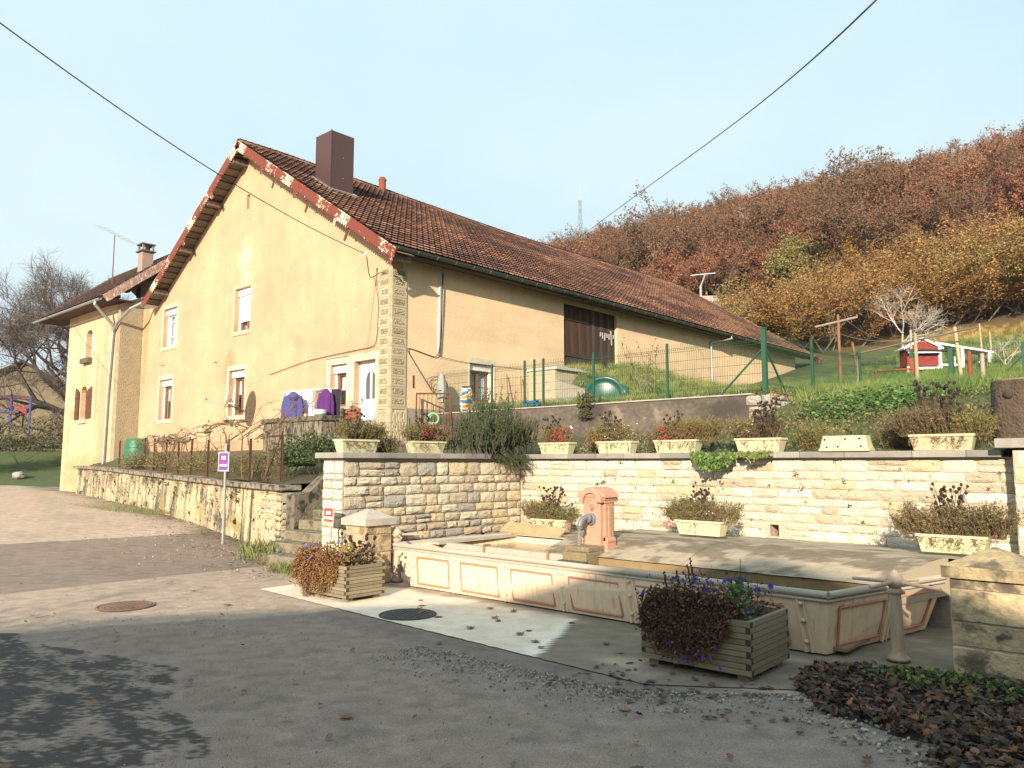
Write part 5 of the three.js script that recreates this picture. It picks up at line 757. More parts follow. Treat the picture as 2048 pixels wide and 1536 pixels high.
{
  const hung = (name, label, cat, x, z, turn, parts) => { const t = thing(name, label, cat, [x, ry, z], turn); for (const [n, g, m] of parts) part(t, n, g, m); return t; };
  const hood = (w, seed) => [[0.0, 0.04, 0.03], [-0.06, 0.09, 0.05], [-0.1, w * 0.62, 0.06], [-0.15, w * 0.9, 0.08], [-0.3, w * 0.95, 0.1], [-0.55, w * 0.98, 0.1], [-0.78, w, 0.1], [-0.8, w * 0.96, 0.09]];
  const blue = cloth(0.06, 0.055, 0.21), purple = cloth(0.085, 0.018, 0.13);
  hung('blue_hoodie', 'large blue hooded sweatshirt hanging at the front of the rack', 'sweatshirt', -2.72, 1.3, 0.55, [['body', garment(hood(0.25, 1), 40, 1, 0.10), blue], ['sleeve', garment([[-0.13, 0.07, 0.06, -0.2], [-0.4, 0.07, 0.06, -0.27], [-0.8, 0.05, 0.05, -0.29]], 16, 3, 0.08), blue], ['sleeve', garment([[-0.13, 0.07, 0.06, 0.2], [-0.4, 0.07, 0.06, 0.26], [-0.8, 0.05, 0.05, 0.28]], 16, 5, 0.08), blue], ['hood', (() => { const g = new THREE.SphereGeometry(0.15, 16, 10); g.scale(1, 0.85, 0.6); g.translate(0.06, -0.14, 0.1); return g; })(), blue], ['hanger', [rod([-0.2, -0.1, 0], [0, 0.0, 0], 0.01), rod([0.2, -0.1, 0], [0, 0, 0], 0.01), pipe([[0, 0, 0], [0.0, 0.07, 0], [0.03, 0.09, 0]], 0.006, 5)], M.white]]);
  hung('purple_jacket', 'purple hooded jacket hanging at the right end of the rack', 'jacket', -1.25, 1.2, 0.75, [['body', garment(hood(0.17, 2), 36, 4, 0.12), purple], ['sleeve', garment([[-0.13, 0.06, 0.05, 0.13], [-0.4, 0.06, 0.05, 0.18], [-0.74, 0.05, 0.05, 0.19]], 16, 2, 0.08), purple], ['sleeve', garment([[-0.13, 0.06, 0.05, -0.13], [-0.4, 0.06, 0.05, -0.18], [-0.74, 0.05, 0.05, -0.19]], 16, 7, 0.08), purple]]);
  const flat = (w, h, seed) => { const g = new THREE.PlaneGeometry(w, h, 24, 10), p = g.attributes.position; for (let i = 0; i < p.count; i++) { const t = 0.5 - p.getY(i) / h; p.setZ(i, 0.035 * t * Math.sin(p.getX(i) * 26 + seed) + 0.02 * Math.sin(p.getX(i) * 55 + seed * 2) * t); p.setX(i, p.getX(i) * (1 - 0.08 * t)); } g.translate(0, -h / 2, 0); g.computeVertexNormals(); return g; };
  hung('patterned_towel', 'pink and white patterned cloth at the left end of the rack', 'towel', -3.3, 1.1, 0.3, [['cloth', flat(0.34, 0.85, 1), STD({ map: tex(128, 128, (u, v) => { const n = nz(u * 14, v * 14, 2); return n > 0.1 ? [0.85, 0.35, 0.55] : n > -0.15 ? [0.9, 0.84, 0.88] : [0.45, 0.08, 0.18]; }, true), roughness: 1, side: THREE.DoubleSide })]]);
  hung('white_shirt', 'white shirt hanging behind the blue sweatshirt', 'shirt', -2.6, 0.88, 0.1, [['cloth', flat(0.62, 0.6, 3), cloth(0.66, 0.63, 0.68)]]);
  hung('white_shirt', 'pale lilac long-sleeved shirt hanging right of the blue sweatshirt', 'shirt', -2.05, 1.1, -0.1, [['cloth', flat(0.36, 0.72, 5), cloth(0.60, 0.56, 0.64)], ['sleeve', flat(0.1, 0.85, 2).translate(0.06, 0, 0.05), cloth(0.74, 0.72, 0.74)]]);
  hung('brown_trousers', 'taupe trousers hanging beside the purple jacket', 'trousers', -1.68, 1.1, 0.05, [['leg', flat(0.18, 0.82, 2).translate(-0.1, 0, 0), cloth(0.25, 0.2, 0.16)], ['leg', flat(0.18, 0.8, 6).translate(0.1, 0, 0.02), cloth(0.22, 0.175, 0.14)]]);
  hung('orange_scarf', 'narrow orange scarf hanging between the trousers and the lilac shirt', 'scarf', -1.84, 1.2, 0, [['cloth', flat(0.08, 0.6, 1), cloth(0.45, 0.2, 0.11)]]);
  hung('black_coat', 'black garment hanging behind the purple jacket', 'coat', -1.12, 0.95, 0.4, [['cloth', flat(0.3, 0.72, 4), cloth(0.02, 0.02, 0.03)]]);
  const tubs = thing('plastic_tub', 'stack of white plastic tubs beside the drying rack', 'tub', [-1.05, 3.1, 1.5], 0.2); for (let i = 0; i < 3; i++) part(tubs, 'tub', (() => { const g = lathe([[0, 0], [0.14, 0], [0.17, 0.06], [0.185, 0.065], [0.175, 0.07], [0, 0.07]], 18); g.translate(0, i * 0.045, 0); return g; })(), M.white);
  const ch = thing('red_chair', 'red wooden garden chair with a slatted back behind the porch parapet', 'chair', [-0.95, 2.6, 0.55], 0.3), rm = STD({ color: L(0.33, 0.05, 0.02), roughness: 0.5 });
  for (const x of [-0.25, 0.25]) { part(ch, 'leg', box2(x - 0.02, x + 0.02, 0, 0.72, -0.02, 0.02), rm); part(ch, 'leg', box2(x - 0.02, x + 0.02, 0, 0.44, 0.38, 0.42), rm); } for (const y of [0.52, 0.61, 0.70]) part(ch, 'back_slat', box2(-0.25, 0.25, y - 0.025, y + 0.025, -0.012, 0.012), rm); part(ch, 'seat', box2(-0.27, 0.27, 0.43, 0.46, 0, 0.44), rm);
}
// ---------------------------------------------------------------- upper retaining wall and green mesh fence
const upW = thing('garden_retaining_wall', 'dark grey cement retaining wall behind the flower boxes with the mesh fence on it', 'wall', [0, 0, 0]);
{
  const wt = tex(1024, 256, (u, v) => { const x = u * 10, y = v * 1.6, b = fbm(x * 0.9, y * 1.2, 4, 3), g = fbm(x * 9, y * 9, 3, 5), l = fbm(x * 5, y * 5, 3, 8); let c = [0.36, 0.325, 0.29].map((a) => a * (1 + g * 0.3 + b * 0.3)); c = mixc(c, [0.56, 0.5, 0.42], 0.6 * sstep(0.2, 0.35, b + l * 0.3)); c = mixc(c, [0.23, 0.205, 0.185], 0.6 * sstep(0.0, 0.3, -b)); return mixc(c, [0.86, 0.84, 0.78], sstep(0.42, 0.46, l)); }, true);
  const g = box2(0.03, 9.75, 1.6, 3.22, -1.8, -1.5); part(upW, 'wall', planar(g, 'x', 0, 10, 1.6, 3.2), STD({ map: wt, bumpMap: rep(grainB, 8, 2), bumpScale: 0.02, roughness: 1 }));
  part(upW, 'cap', box2(0.03, 9.75, 3.222, 3.25, -1.83, -1.47), mat(0.55, 0.50, 0.42));
  // rough stone corner and the mossy wing running back
  stoneFace(upW, 9.3, 10.15, 2.0, 3.2, -1.5, 0.09, (x, y) => x > 9.75 + 0.3 * nz(y * 4, 2), 0.12, 0.24, 0.22, 0.45, [2, 5, 6]);
  part(upW, 'corner_core', box2(9.76, 10.1, 1.8, 3.2, -1.85, -1.51), mortarD);
  const wing = new THREE.Group(); wing.name = 'mossy_wing'; wing.position.set(10.1, 0, -1.5); wing.rotation.y = Math.PI / 2; upW.add(wing);
  part(wing, 'core', box2(0, 6.5, 1.9, 3.22, -0.35, -0.02), mat(0.13, 0.11, 0.07));
  stoneFace(wing, 0, 6.5, 2.3, 3.24, -0.02, 0.08, null, 0.14, 0.26, 0.25, 0.55, [2, 5, 6]);
  const b = new Bush(); R = mulberry(17); for (let i = 0; i < 2600; i++) { const q = rr(0, 6.5); b.leaf(V(q, 3.24 + rr(-0.06, 0.05), rr(-0.3, 0.08)), rdir(0.5), rr(0.02, 0.06), 0.035, varc(R() < 0.4 ? [0.17, 0.10, 0.03] : [0.13, 0.12, 0.04], 0.4)); } stuff(part(wing, 'moss', b.geo(), M.veg));
}
{
  const fe = thing('green_mesh_fence', 'green welded mesh fence with folded top on the grey retaining wall', 'fence', [0, 0, 0]);
  const panel = (a, b, y0a, y0b, h, cut) => { const B = new Bush(), d = V(b[0] - a[0], 0, b[1] - a[1]), len = d.length(); d.normalize(); const n = V(-d.z, 0, d.x), w = [0.022, 0.05, 0.03]; const P = (s, t, o) => V(a[0] + d.x * s + n.x * o, lerp(y0a, y0b, s / len) + t * h, a[1] + d.z * s + n.z * o); const prof = [[0.02, 0], [0.1, 0], [0.13, 0.035], [0.16, 0], [0.85, 0], [0.885, 0.045], [0.92, 0], [1.0, 0]]; const N = Math.round(len / 0.055); for (let i = 0; i <= N; i++) { const s = (i / N) * len; for (let k = 0; k + 1 < prof.length; k++) B.twig(P(s, prof[k][0], prof[k][1]), P(s, prof[k + 1][0], prof[k + 1][1]), 0.0036, 0.0036, w, 3); } for (const [t, o] of [[0.05, 0], [0.13, 0.035], [0.16, 0], [0.34, 0], [0.51, 0], [0.68, 0], [0.85, 0], [0.885, 0.045], [0.92, 0]]) B.twig(P(0, t, o), P(len, t, o), 0.0042, 0.0042, w, 3); stuff(part(fe, 'mesh_panel', B.geo(), M.bark)); };
  const post = (x, z, y0, y1, r = 0.03) => part(fe, 'post', [box2(x - r, x + r, y0, y1, z - r, z + r), rbox(r * 2.3, 0.03, r * 2.3, x, y1 + 0.01, z, 0.008)], M.green);
  const xs = [0.15, 2.35, 4.02, 4.75, 5.72, 7.74, 9.98];
  for (let i = 0; i + 1 < xs.length; i++) panel([xs[i], -1.62], [xs[i + 1], -1.62], 3.25, 3.25, 1.2);
  for (const x of [2.35, 3.52, 3.85, 4.15, 5.72, 7.74]) post(x, -1.6, 3.2, 4.46, 0.022);
  post(9.98, -1.62, 3.2, 4.56, 0.046);
  part(fe, 'brace', [rod([9.95, 4.15, -1.6], [9.0, 3.25, -1.6], 0.02, 0.02, 6), rod([10, 4.15, -1.66], [10, 3.28, -2.6], 0.022, 0.022, 6)], M.green);
  const zs = [-1.66, -4.1, -7.3, -10.4]; for (let i = 0; i + 1 < zs.length; i++) panel([10.0, zs[i]], [10.0, zs[i + 1]], 3.26, 3.28 + 0.16 * i, 1.26);
  for (const [z, y] of [[-4.1, 3.3], [-7.3, 3.42]]) post(10, z, y - 0.05, y + 1.34, 0.028);
  panel([11.2, -11.0], [13.8, -11.0], 3.8, 3.9, 1.2); panel([13.8, -11.0], [17.2, -11.0], 3.9, 3.95, 1.2);
  for (const x of [13.0, 14.7]) post(x, -11.0, 3.6, 5.05, 0.028);
  part(fe, 'brace', [rod([13.0, 4.7, -11], [12.0, 3.7, -11], 0.018, 0.018, 6), rod([13.0, 4.7, -11], [13.8, 3.75, -10.6], 0.018, 0.018, 6)], M.green);
}
{
  const gt = thing('garden_gate', 'green and rusty red garden gate between two green posts beyond the mesh fence', 'gate', [10.3, 3.5, -10.9]);
  part(gt, 'gate_post', box2(-0.05, 0.05, -0.2, 1.6, -0.05, 0.05), M.green); part(gt, 'gate_post', box2(0.95, 1.07, -0.2, 1.55, -0.06, 0.06), M.green);
  const red = mat(0.34, 0.10, 0.05, { b: 0.004 }); part(gt, 'gate_frame', [rod([0.0, 1.05, 0.08], [-0.85, 1.0, 0.5], 0.028, 0.028, 6), rod([0.0, 0.25, 0.08], [-0.85, 0.22, 0.5], 0.028, 0.028, 6), rod([-0.85, -0.1, 0.5], [-0.85, 1.02, 0.5], 0.03, 0.03, 6), rod([0.02, 0.4, 0.08], [0.98, 0.3, 0.08], 0.02, 0.02, 6)], red);
  part(gt, 'top_bar', rod([-0.02, 1.6, 0], [1.02, 1.48, 0], 0.04, 0.04, 6), M.black); part(gt, 'painted_band', [box2(-0.056, 0.056, 0.9, 1.35, -0.056, 0.056)], red);
}
// ---------------------------------------------------------------- flower boxes
R = mulberry(2024);
const yellows = [[0.78, 0.70, 0.43], [0.74, 0.67, 0.44], [0.80, 0.73, 0.48], [0.70, 0.61, 0.38]].map((c) => STD({ color: L(...c), roughness: 0.5, map: rep(grainT, 1.3), bumpMap: rep(grainB, 2), bumpScale: 0.003 }));
const DRY = [0.17, 0.125, 0.06], OLIVE = [0.15, 0.14, 0.045], DKB = [0.055, 0.035, 0.022], SEED = [0.022, 0.015, 0.012], REDL = [0.26, 0.045, 0.035], WHITE = [0.75, 0.73, 0.68], CRIM = [0.48, 0.03, 0.045];
function wispy(b, c, w, h, n, cols, lean = 0) { // thin branching stems with sparse narrow leaves
  for (let i = 0; i < n; i++) {
    const a = V(c.x + rr(-w, w) * 0.7, c.y, c.z + rr(-0.07, 0.07)), out = V(rr(-1, 1) * 0.75 + lean, 1 + rr(0, 0.6), rr(-0.8, 0.8)).normalize(), l = h * rr(0.45, 1.0), mid = a.clone().addScaledVector(out, l * 0.5), tip = a.clone().addScaledVector(out, l).add(V(rr(-0.06, 0.06), rr(-0.05, 0.05), rr(-0.05, 0.05))), col = varc(pick(cols), 0.35);
    b.twig(a, mid, 0.0035, 0.003, varc(DRY, 0.3)); b.twig(mid, tip, 0.003, 0.001, varc(DRY, 0.3));
    for (let k = 0; k < 9; k++) { const t = rr(0.25, 1), p = a.clone().lerp(tip, t); b.leaf(p, rdir(0.4), rr(0.025, 0.06), rr(0.008, 0.016), col); }
    for (let k = 0; k < 2; k++) { const p = a.clone().lerp(tip, rr(0.4, 0.9)), q = p.clone().addScaledVector(rdir(0.6), rr(0.06, 0.14)); b.twig(p, q, 0.002, 0.001, varc(DRY, 0.3)); for (let j = 0; j < 4; j++) b.leaf(p.clone().lerp(q, rr(0.3, 1)), rdir(0.3), rr(0.02, 0.045), 0.012, col); }
  }
}
function flowerBox(label, x, y, z, ry, o) { // origin at the base, box 0.74 long
  const t = thing('flower_box', label, 'flower box', [x, y, z], ry + rr(-0.04, 0.04), 'pale yellow flower boxes around the trough'), w = o.w ?? 0.74, yellowM = pick(yellows);
  const tb = hexa([[-w / 2 + 0.04, 0, 0.085], [w / 2 - 0.04, 0, 0.085], [w / 2 - 0.04, 0, -0.085], [-w / 2 + 0.04, 0, -0.085]], [[-w / 2, 0.185, 0.115], [w / 2, 0.185, 0.115], [w / 2, 0.185, -0.115], [-w / 2, 0.185, -0.115]]);
  if (o.flip) { tb.rotateX(Math.PI); tb.translate(0, 0.225, 0); part(t, 'tub', tb, yellowM); part(t, 'rim', rbox(w + 0.03, 0.04, 0.26, 0, 0.02, 0, 0.008), yellowM); part(t, 'dark_hole_disc', [[-0.27, 0.17], [0.02, 0.175], [0.22, 0.18], [-0.24, 0.06], [-0.08, 0.065], [0.24, 0.07]].map(([a, b]) => { const g = new THREE.CylinderGeometry(0.014, 0.014, 0.012, 10); g.rotateX(Math.PI / 2); g.translate(a, b, 0.115 - b * 0.11 + 0.006); return g; }), M.dark); return t; }  // no holes cut: dark discs stand in for the shade inside them
  part(t, 'tub', tb, yellowM); part(t, 'rim', [rbox(w + 0.03, 0.035, 0.022, 0, 0.2, 0.122, 0.006), rbox(w + 0.03, 0.035, 0.022, 0, 0.2, -0.122, 0.006), rbox(0.022, 0.035, 0.222, w / 2 + 0.004, 0.2, 0, 0.006), rbox(0.022, 0.035, 0.222, -w / 2 - 0.004, 0.2, 0, 0.006)], yellowM);
  part(t, 'soil', box2(-w / 2 + 0.02, w / 2 - 0.02, 0.16, 0.19, -0.1, 0.1), mat(0.05, 0.035, 0.02));
  const b = new Bush(); for (const [cx, ww, h, n, cols, lean] of o.wisp) wispy(b, V(cx, 0.19, 0), ww * 1.1, h * 1.22, Math.round(n * 1.5), cols, lean); part(t, 'dry_stems', b.geo(), M.veg);
  if (o.drape) { const d = new Bush(); for (let i = 0; i < o.drape; i++) { const p = V(rr(-w / 2, w / 2), 0.2, 0.1), q = V(p.x + rr(-0.1, 0.1), rr(0.0, 0.16), 0.14 + rr(0, 0.05)); d.twig(p, q, 0.003, 0.001, varc(DRY)); for (let k = 0; k < 7; k++) d.leaf(p.clone().lerp(q, R()), rdir(-0.2), rr(0.03, 0.06), 0.012, varc(DRY, 0.4)); } part(t, 'hanging_stems', d.geo(), M.veg); }
  if (o.seed) { const s = new Bush(); for (const [cx, ww, h, n] of o.seed) for (let i = 0; i < n; i++) { const a = V(cx + rr(-ww, ww) * 0.5, 0.18, rr(-0.06, 0.06)), p = V(cx + rr(-ww, ww), 0.18 + h * rr(0.5, 1), rr(-0.1, 0.1)); s.twig(a, p, 0.005, 0.004, varc([0.08, 0.05, 0.03])); s.blob(p, rr(0.017, 0.026), varc(SEED, 0.4), 1.15); for (let k = 0; k < 4; k++) s.leaf(a.clone().lerp(p, rr(0.1, 0.7)), rdir(-0.2), rr(0.05, 0.1), 0.028, varc(DKB, 0.4)); } part(t, 'seed_heads', s.geo(), M.veg); }
  if (o.flow) { const f = new Bush(); for (const [cx, ww, y0, y1, n, col, r] of o.flow) for (let i = 0; i < n; i++) f.blossom(V(cx + rr(-ww, ww), rr(y0, y1), rr(-0.1, 0.16)), r * rr(0.7, 1.2), varc(col, 0.2), rdir(0.6).add(V(0, 0, 0.8)).normalize()); part(t, 'blossoms', f.geo(), M.veg); }
  return t;
}
const CT = 2.012;
flowerBox('first flower box on the sideways wall, nearest the stair, shaggy with dry stems', 6.1, CT, 5.56, Math.PI / 2, { wisp: [[0, 0.42, 0.34, 150, [DRY, OLIVE, DRY], 0], [0.3, 0.3, 0.3, 90, [OLIVE, DRY], 0.4]], seed: [[-0.05, 0.18, 0.52, 26]], drape: 26 });
flowerBox('second flower box on the sideways wall, with dark red leaves, beside the rosemary', 6.1, CT, 4.05, Math.PI / 2, { wisp: [[-0.1, 0.4, 0.3, 130, [DRY, OLIVE, OLIVE], -0.2], [0.25, 0.3, 0.28, 60, [DRY], 0.3]], seed: [[-0.08, 0.16, 0.55, 24]], flow: [[0.02, 0.2, 0.25, 0.5, 90, [0.22, 0.03, 0.035], 0.035]], drape: 14 });
flowerBox('flower box right of the rosemary with one dense cluster of red leaves', 7.28, CT, 1.74, 0.03, { w: 0.7, wisp: [[0, 0.36, 0.32, 100, [DRY, OLIVE], 0]], seed: [[-0.1, 0.2, 0.55, 30]], flow: [[0.08, 0.15, 0.22, 0.5, 70, CRIM, 0.032]], drape: 8 });
flowerBox('flower box on the sunlit wall with many small white blossoms', 8.66, CT, 1.74, 0, { wisp: [[-0.1, 0.38, 0.36, 120, [DRY, OLIVE], 0], [-0.35, 0.25, 0.22, 70, [OLIVE, [0.2, 0.16, 0.03]], -0.6]], seed: [[-0.1, 0.22, 0.58, 34]], flow: [[0.1, 0.3, 0.2, 0.55, 34, WHITE, 0.014], [-0.4, 0.18, 0.15, 0.32, 22, CRIM, 0.024]], drape: 12 });
flowerBox('flower box on the sunlit wall with a wide spreading mass and scarlet blossoms', 9.9, CT, 1.74, 0, { w: 0.8, wisp: [[0.3, 0.5, 0.36, 200, [OLIVE, DRY, [0.19, 0.15, 0.03]], 0.35], [-0.2, 0.3, 0.3, 70, [DRY], 0]], seed: [[-0.05, 0.2, 0.55, 26]], flow: [[-0.24, 0.08, 0.15, 0.45, 60, CRIM, 0.03], [0.2, 0.4, 0.25, 0.5, 60, CRIM, 0.022]], drape: 20 });
flowerBox('flower box on the sunlit wall with a tall dark thicket of seed heads', 11.36, CT, 1.74, 0, { w: 0.74, wisp: [[-0.25, 0.3, 0.34, 110, [DRY, OLIVE], -0.2], [0.1, 0.25, 0.3, 60, [DKB], 0]], seed: [[0.12, 0.2, 0.62, 60]], flow: [[-0.25, 0.25, 0.3, 0.55, 22, WHITE, 0.016]], drape: 8 });
flowerBox('empty flower box lying upside down with its drain holes to the street', 12.66, CT, 1.74, 0, { w: 0.68, flip: true });
flowerBox('last flower box on the sunlit wall, nearest the pier, with feathery greenish stems', 13.92, CT, 1.74, 0, { w: 0.76, wisp: [[-0.2, 0.4, 0.38, 150, [DRY, [0.12, 0.08, 0.045]], -0.3], [0.3, 0.3, 0.3, 90, [OLIVE, [0.2, 0.17, 0.05]], 0.4]], seed: [[0.1, 0.12, 0.6, 24]], flow: [[0.05, 0.2, 0.25, 0.45, 10, CRIM, 0.02]], drape: 26 });
flowerBox('flower box on the ledge below the rosemary, left of the fountain post', 7.85, 0.64, 2.62, 0.05, { w: 0.72, wisp: [[-0.2, 0.4, 0.36, 150, [OLIVE, DRY, [0.16, 0.15, 0.04]], -0.4], [0.3, 0.25, 0.22, 60, [OLIVE], 0.3]], seed: [[0.02, 0.22, 0.6, 46]], flow: [[0.25, 0.2, 0.0, 0.2, 30, CRIM, 0.02]], drape: 10 });
flowerBox('flower box on the ledge behind the washing slab, with white and red blossoms', 10.84, 0.77, 2.72, 0.0, { w: 0.76, wisp: [[-0.1, 0.42, 0.34, 170, [DRY, OLIVE], 0], [-0.35, 0.3, 0.24, 80, [OLIVE], -0.7], [0.35, 0.25, 0.3, 60, [DRY, OLIVE], 0.4]], seed: [[0.0, 0.16, 0.64, 30]], flow: [[0.25, 0.2, 0.22, 0.4, 16, WHITE, 0.016], [-0.55, 0.15, 0.1, 0.26, 18, CRIM, 0.022]], drape: 4 });
flowerBox('flower box on the ledge at the right end beside the mossy post', 14.2, 0.77, 2.75, 0.0, { w: 0.74, wisp: [[-0.3, 0.35, 0.34, 120, [DRY], -0.4], [0.25, 0.4, 0.36, 190, [OLIVE, DRY, DKB], 0.2]], seed: [[0.0, 0.2, 0.66, 36]], flow: [[0.2, 0.35, 0.2, 0.55, 14, [0.45, 0.05, 0.12], 0.02]], drape: 30 });
const lid = thing('wooden_lid', 'tilted yellow wooden lid leaning in front of the ledge flower box', 'lid', [7.9, 0.62, 3.02]); part(lid, 'board', box(1.25, 0.03, 0.3, -0.15, 0.06, 0, 0.05, -0.06, 0.5), mat(0.55, 0.42, 0.22));

// ---------------------------------------------------------------- log-cabin planters with trailing plants
function plankPlanter(label, x, z, ry, w, d, h) {
  const t = thing('timber_planter', label, 'planter', [x, 0.03, z], ry, 'timber planters in front of the trough'), n = 9, sh = h / n;
  const tone = [[0.42, 0.335, 0.205], [0.36, 0.29, 0.185], [0.47, 0.375, 0.235]].map((c) => STD({ color: L(...c), map: rep(tex(128, 64, (u, v) => 0.78 + 0.5 * fbm(u * 6, v * 22, 4, 3), true), 1.2, 5), bumpMap: rep(fineB, 1, 6), bumpScale: 0.004, roughness: 0.9 })), endM = mat(0.075, 0.05, 0.032, { b: 0.004, s: 6 });
  const slat = (l, alongX, sx, y) => { const g = new THREE.BoxGeometry(alongX ? l : 0.045, sh - 0.006, alongX ? 0.045 : l); const k = pick(tone); const m = new THREE.Mesh(g, alongX ? [endM, endM, k, k, k, k] : [k, k, k, k, endM, endM]); m.name = 'slat'; m.castShadow = m.receiveShadow = true; m.position.set(alongX ? rr(-0.003, 0.003) : sx, y, alongX ? sx : rr(-0.003, 0.003)); t.add(m); };
  for (let i = 0; i < n; i++) { const y = 0.03 + sh * (i + 0.5), full = i % 2 === 0; for (const s of [-1, 1]) { slat(full ? w : w - 0.094, true, s * (d / 2 - 0.0225), y); slat(full ? d - 0.094 : d, false, s * (w / 2 - 0.0225), y); if (!full) { } } }
  for (const sx of [-1, 1]) for (const sz of [-1, 1]) part(t, 'foot', box2(sx * (w / 2 - 0.1) - 0.05, sx * (w / 2 - 0.1) + 0.05, -0.03, 0.03, sz * (d / 2 - 0.1) - 0.05, sz * (d / 2 - 0.1) + 0.05), tone[1]);
  part(t, 'soil', box2(-w / 2 + 0.04, w / 2 - 0.04, h - 0.12, h - 0.05, -d / 2 + 0.04, d / 2 - 0.04), mat(0.04, 0.03, 0.02)); return t;
}
function trailing(t, cx0, cx1, zf, top, n, fall, cols, seed) { // mass of trailing stems over the front edge (+z)
  R = mulberry(seed); const b = new Bush();
  for (let i = 0; i < n; i++) {
    const x = rr(cx0, cx1); if (nz(x * 7, seed, 2) < -0.28 && R() < 0.8) continue; const e = (0.7 + 0.6 * nz(x * 4, seed * 3)) * Math.sin(clamp((x - cx0) / (cx1 - cx0)) * Math.PI), a = V(x, top - 0.08, zf - rr(0.05, 0.45)), c = V(x + rr(-0.06, 0.06), top + 0.04 + 0.26 * Math.max(0, e) * R() * R(), zf - 0.12 * R()), d = V(x + rr(-0.07, 0.07), top - fall * clamp(0.35 + 0.65 * e) * rr(0.3, 1), zf + 0.03 + 0.07 * R() * Math.abs(e));
    b.twig(a, c, 0.004, 0.003, varc(DKB, 0.4)); b.twig(c, d, 0.003, 0.001, varc(DKB, 0.4));
    for (let k = 0; k < 17; k++) { const p = c.clone().lerp(d, Math.pow(R(), 0.8)).add(V(rr(-0.02, 0.02), 0, rr(-0.01, 0.03))); b.leaf(p, rdir(-0.5), rr(0.018, 0.048), rr(0.012, 0.024), varc(pick(cols), 0.45)); }
    for (let k = 0; k < 7; k++) b.leaf(a.clone().lerp(c, R()).add(V(rr(-0.08, 0.08), rr(0, 0.1), rr(-0.08, 0.08))), rdir(0.3), rr(0.03, 0.06), 0.025, varc(pick(cols), 0.4));
  }
  part(t, 'trailing_stems', b.geo(), M.veg);
}
const PUR = [0.12, 0.055, 0.42];
{
  const t = plankPlanter('timber planter in front of the pale capped post, overgrown by rust-red trailing stems', 7.5, 6.78, 0, 1.05, 0.64, 0.42);
  trailing(t, -0.66, 0.30, 0.34, 0.46, 420, 0.62, [[0.20, 0.075, 0.03], [0.25, 0.11, 0.04], [0.13, 0.06, 0.03], [0.22, 0.15, 0.04]], 5);
  const b = new Bush(); for (let i = 0; i < 340; i++) { const p = V(rr(-0.5, 0.5), 0.42 + rr(0, 0.26), rr(-0.28, 0.3)); b.leaf(p, rdir(0.3), rr(0.04, 0.075), 0.035, varc(pick([[0.2, 0.10, 0.03], [0.14, 0.13, 0.035], [0.24, 0.16, 0.03]]), 0.35)); } part(t, 'foliage', b.geo(), M.veg);
  const s = new Bush(); for (let i = 0; i < 20; i++) { const a = V(rr(0.1, 0.45), 0.42, rr(-0.3, 0.1)), p = V(a.x + rr(-0.1, 0.16), 0.42 + rr(0.22, 0.44), a.z + rr(-0.1, 0.1)); s.twig(a, p, 0.004, 0.003, varc(DKB)); s.blob(p, rr(0.022, 0.032), varc(SEED), 1.2); for (let k = 0; k < 5; k++) s.leaf(a.clone().lerp(p, rr(0.1, 0.8)), rdir(-0.3), 0.08, 0.03, varc(DKB)); } part(t, 'seed_heads', s.geo(), M.veg);
  const f = new Bush(); for (let i = 0; i < 9; i++) f.blossom(V(rr(-0.5, 0.3), 0.5 + rr(0, 0.22), 0.3 + rr(-0.2, 0.2)), 0.034, varc([0.22, 0.11, 0.5], 0.2), rdir(1)); part(t, 'blossoms', f.geo(), M.veg);
}
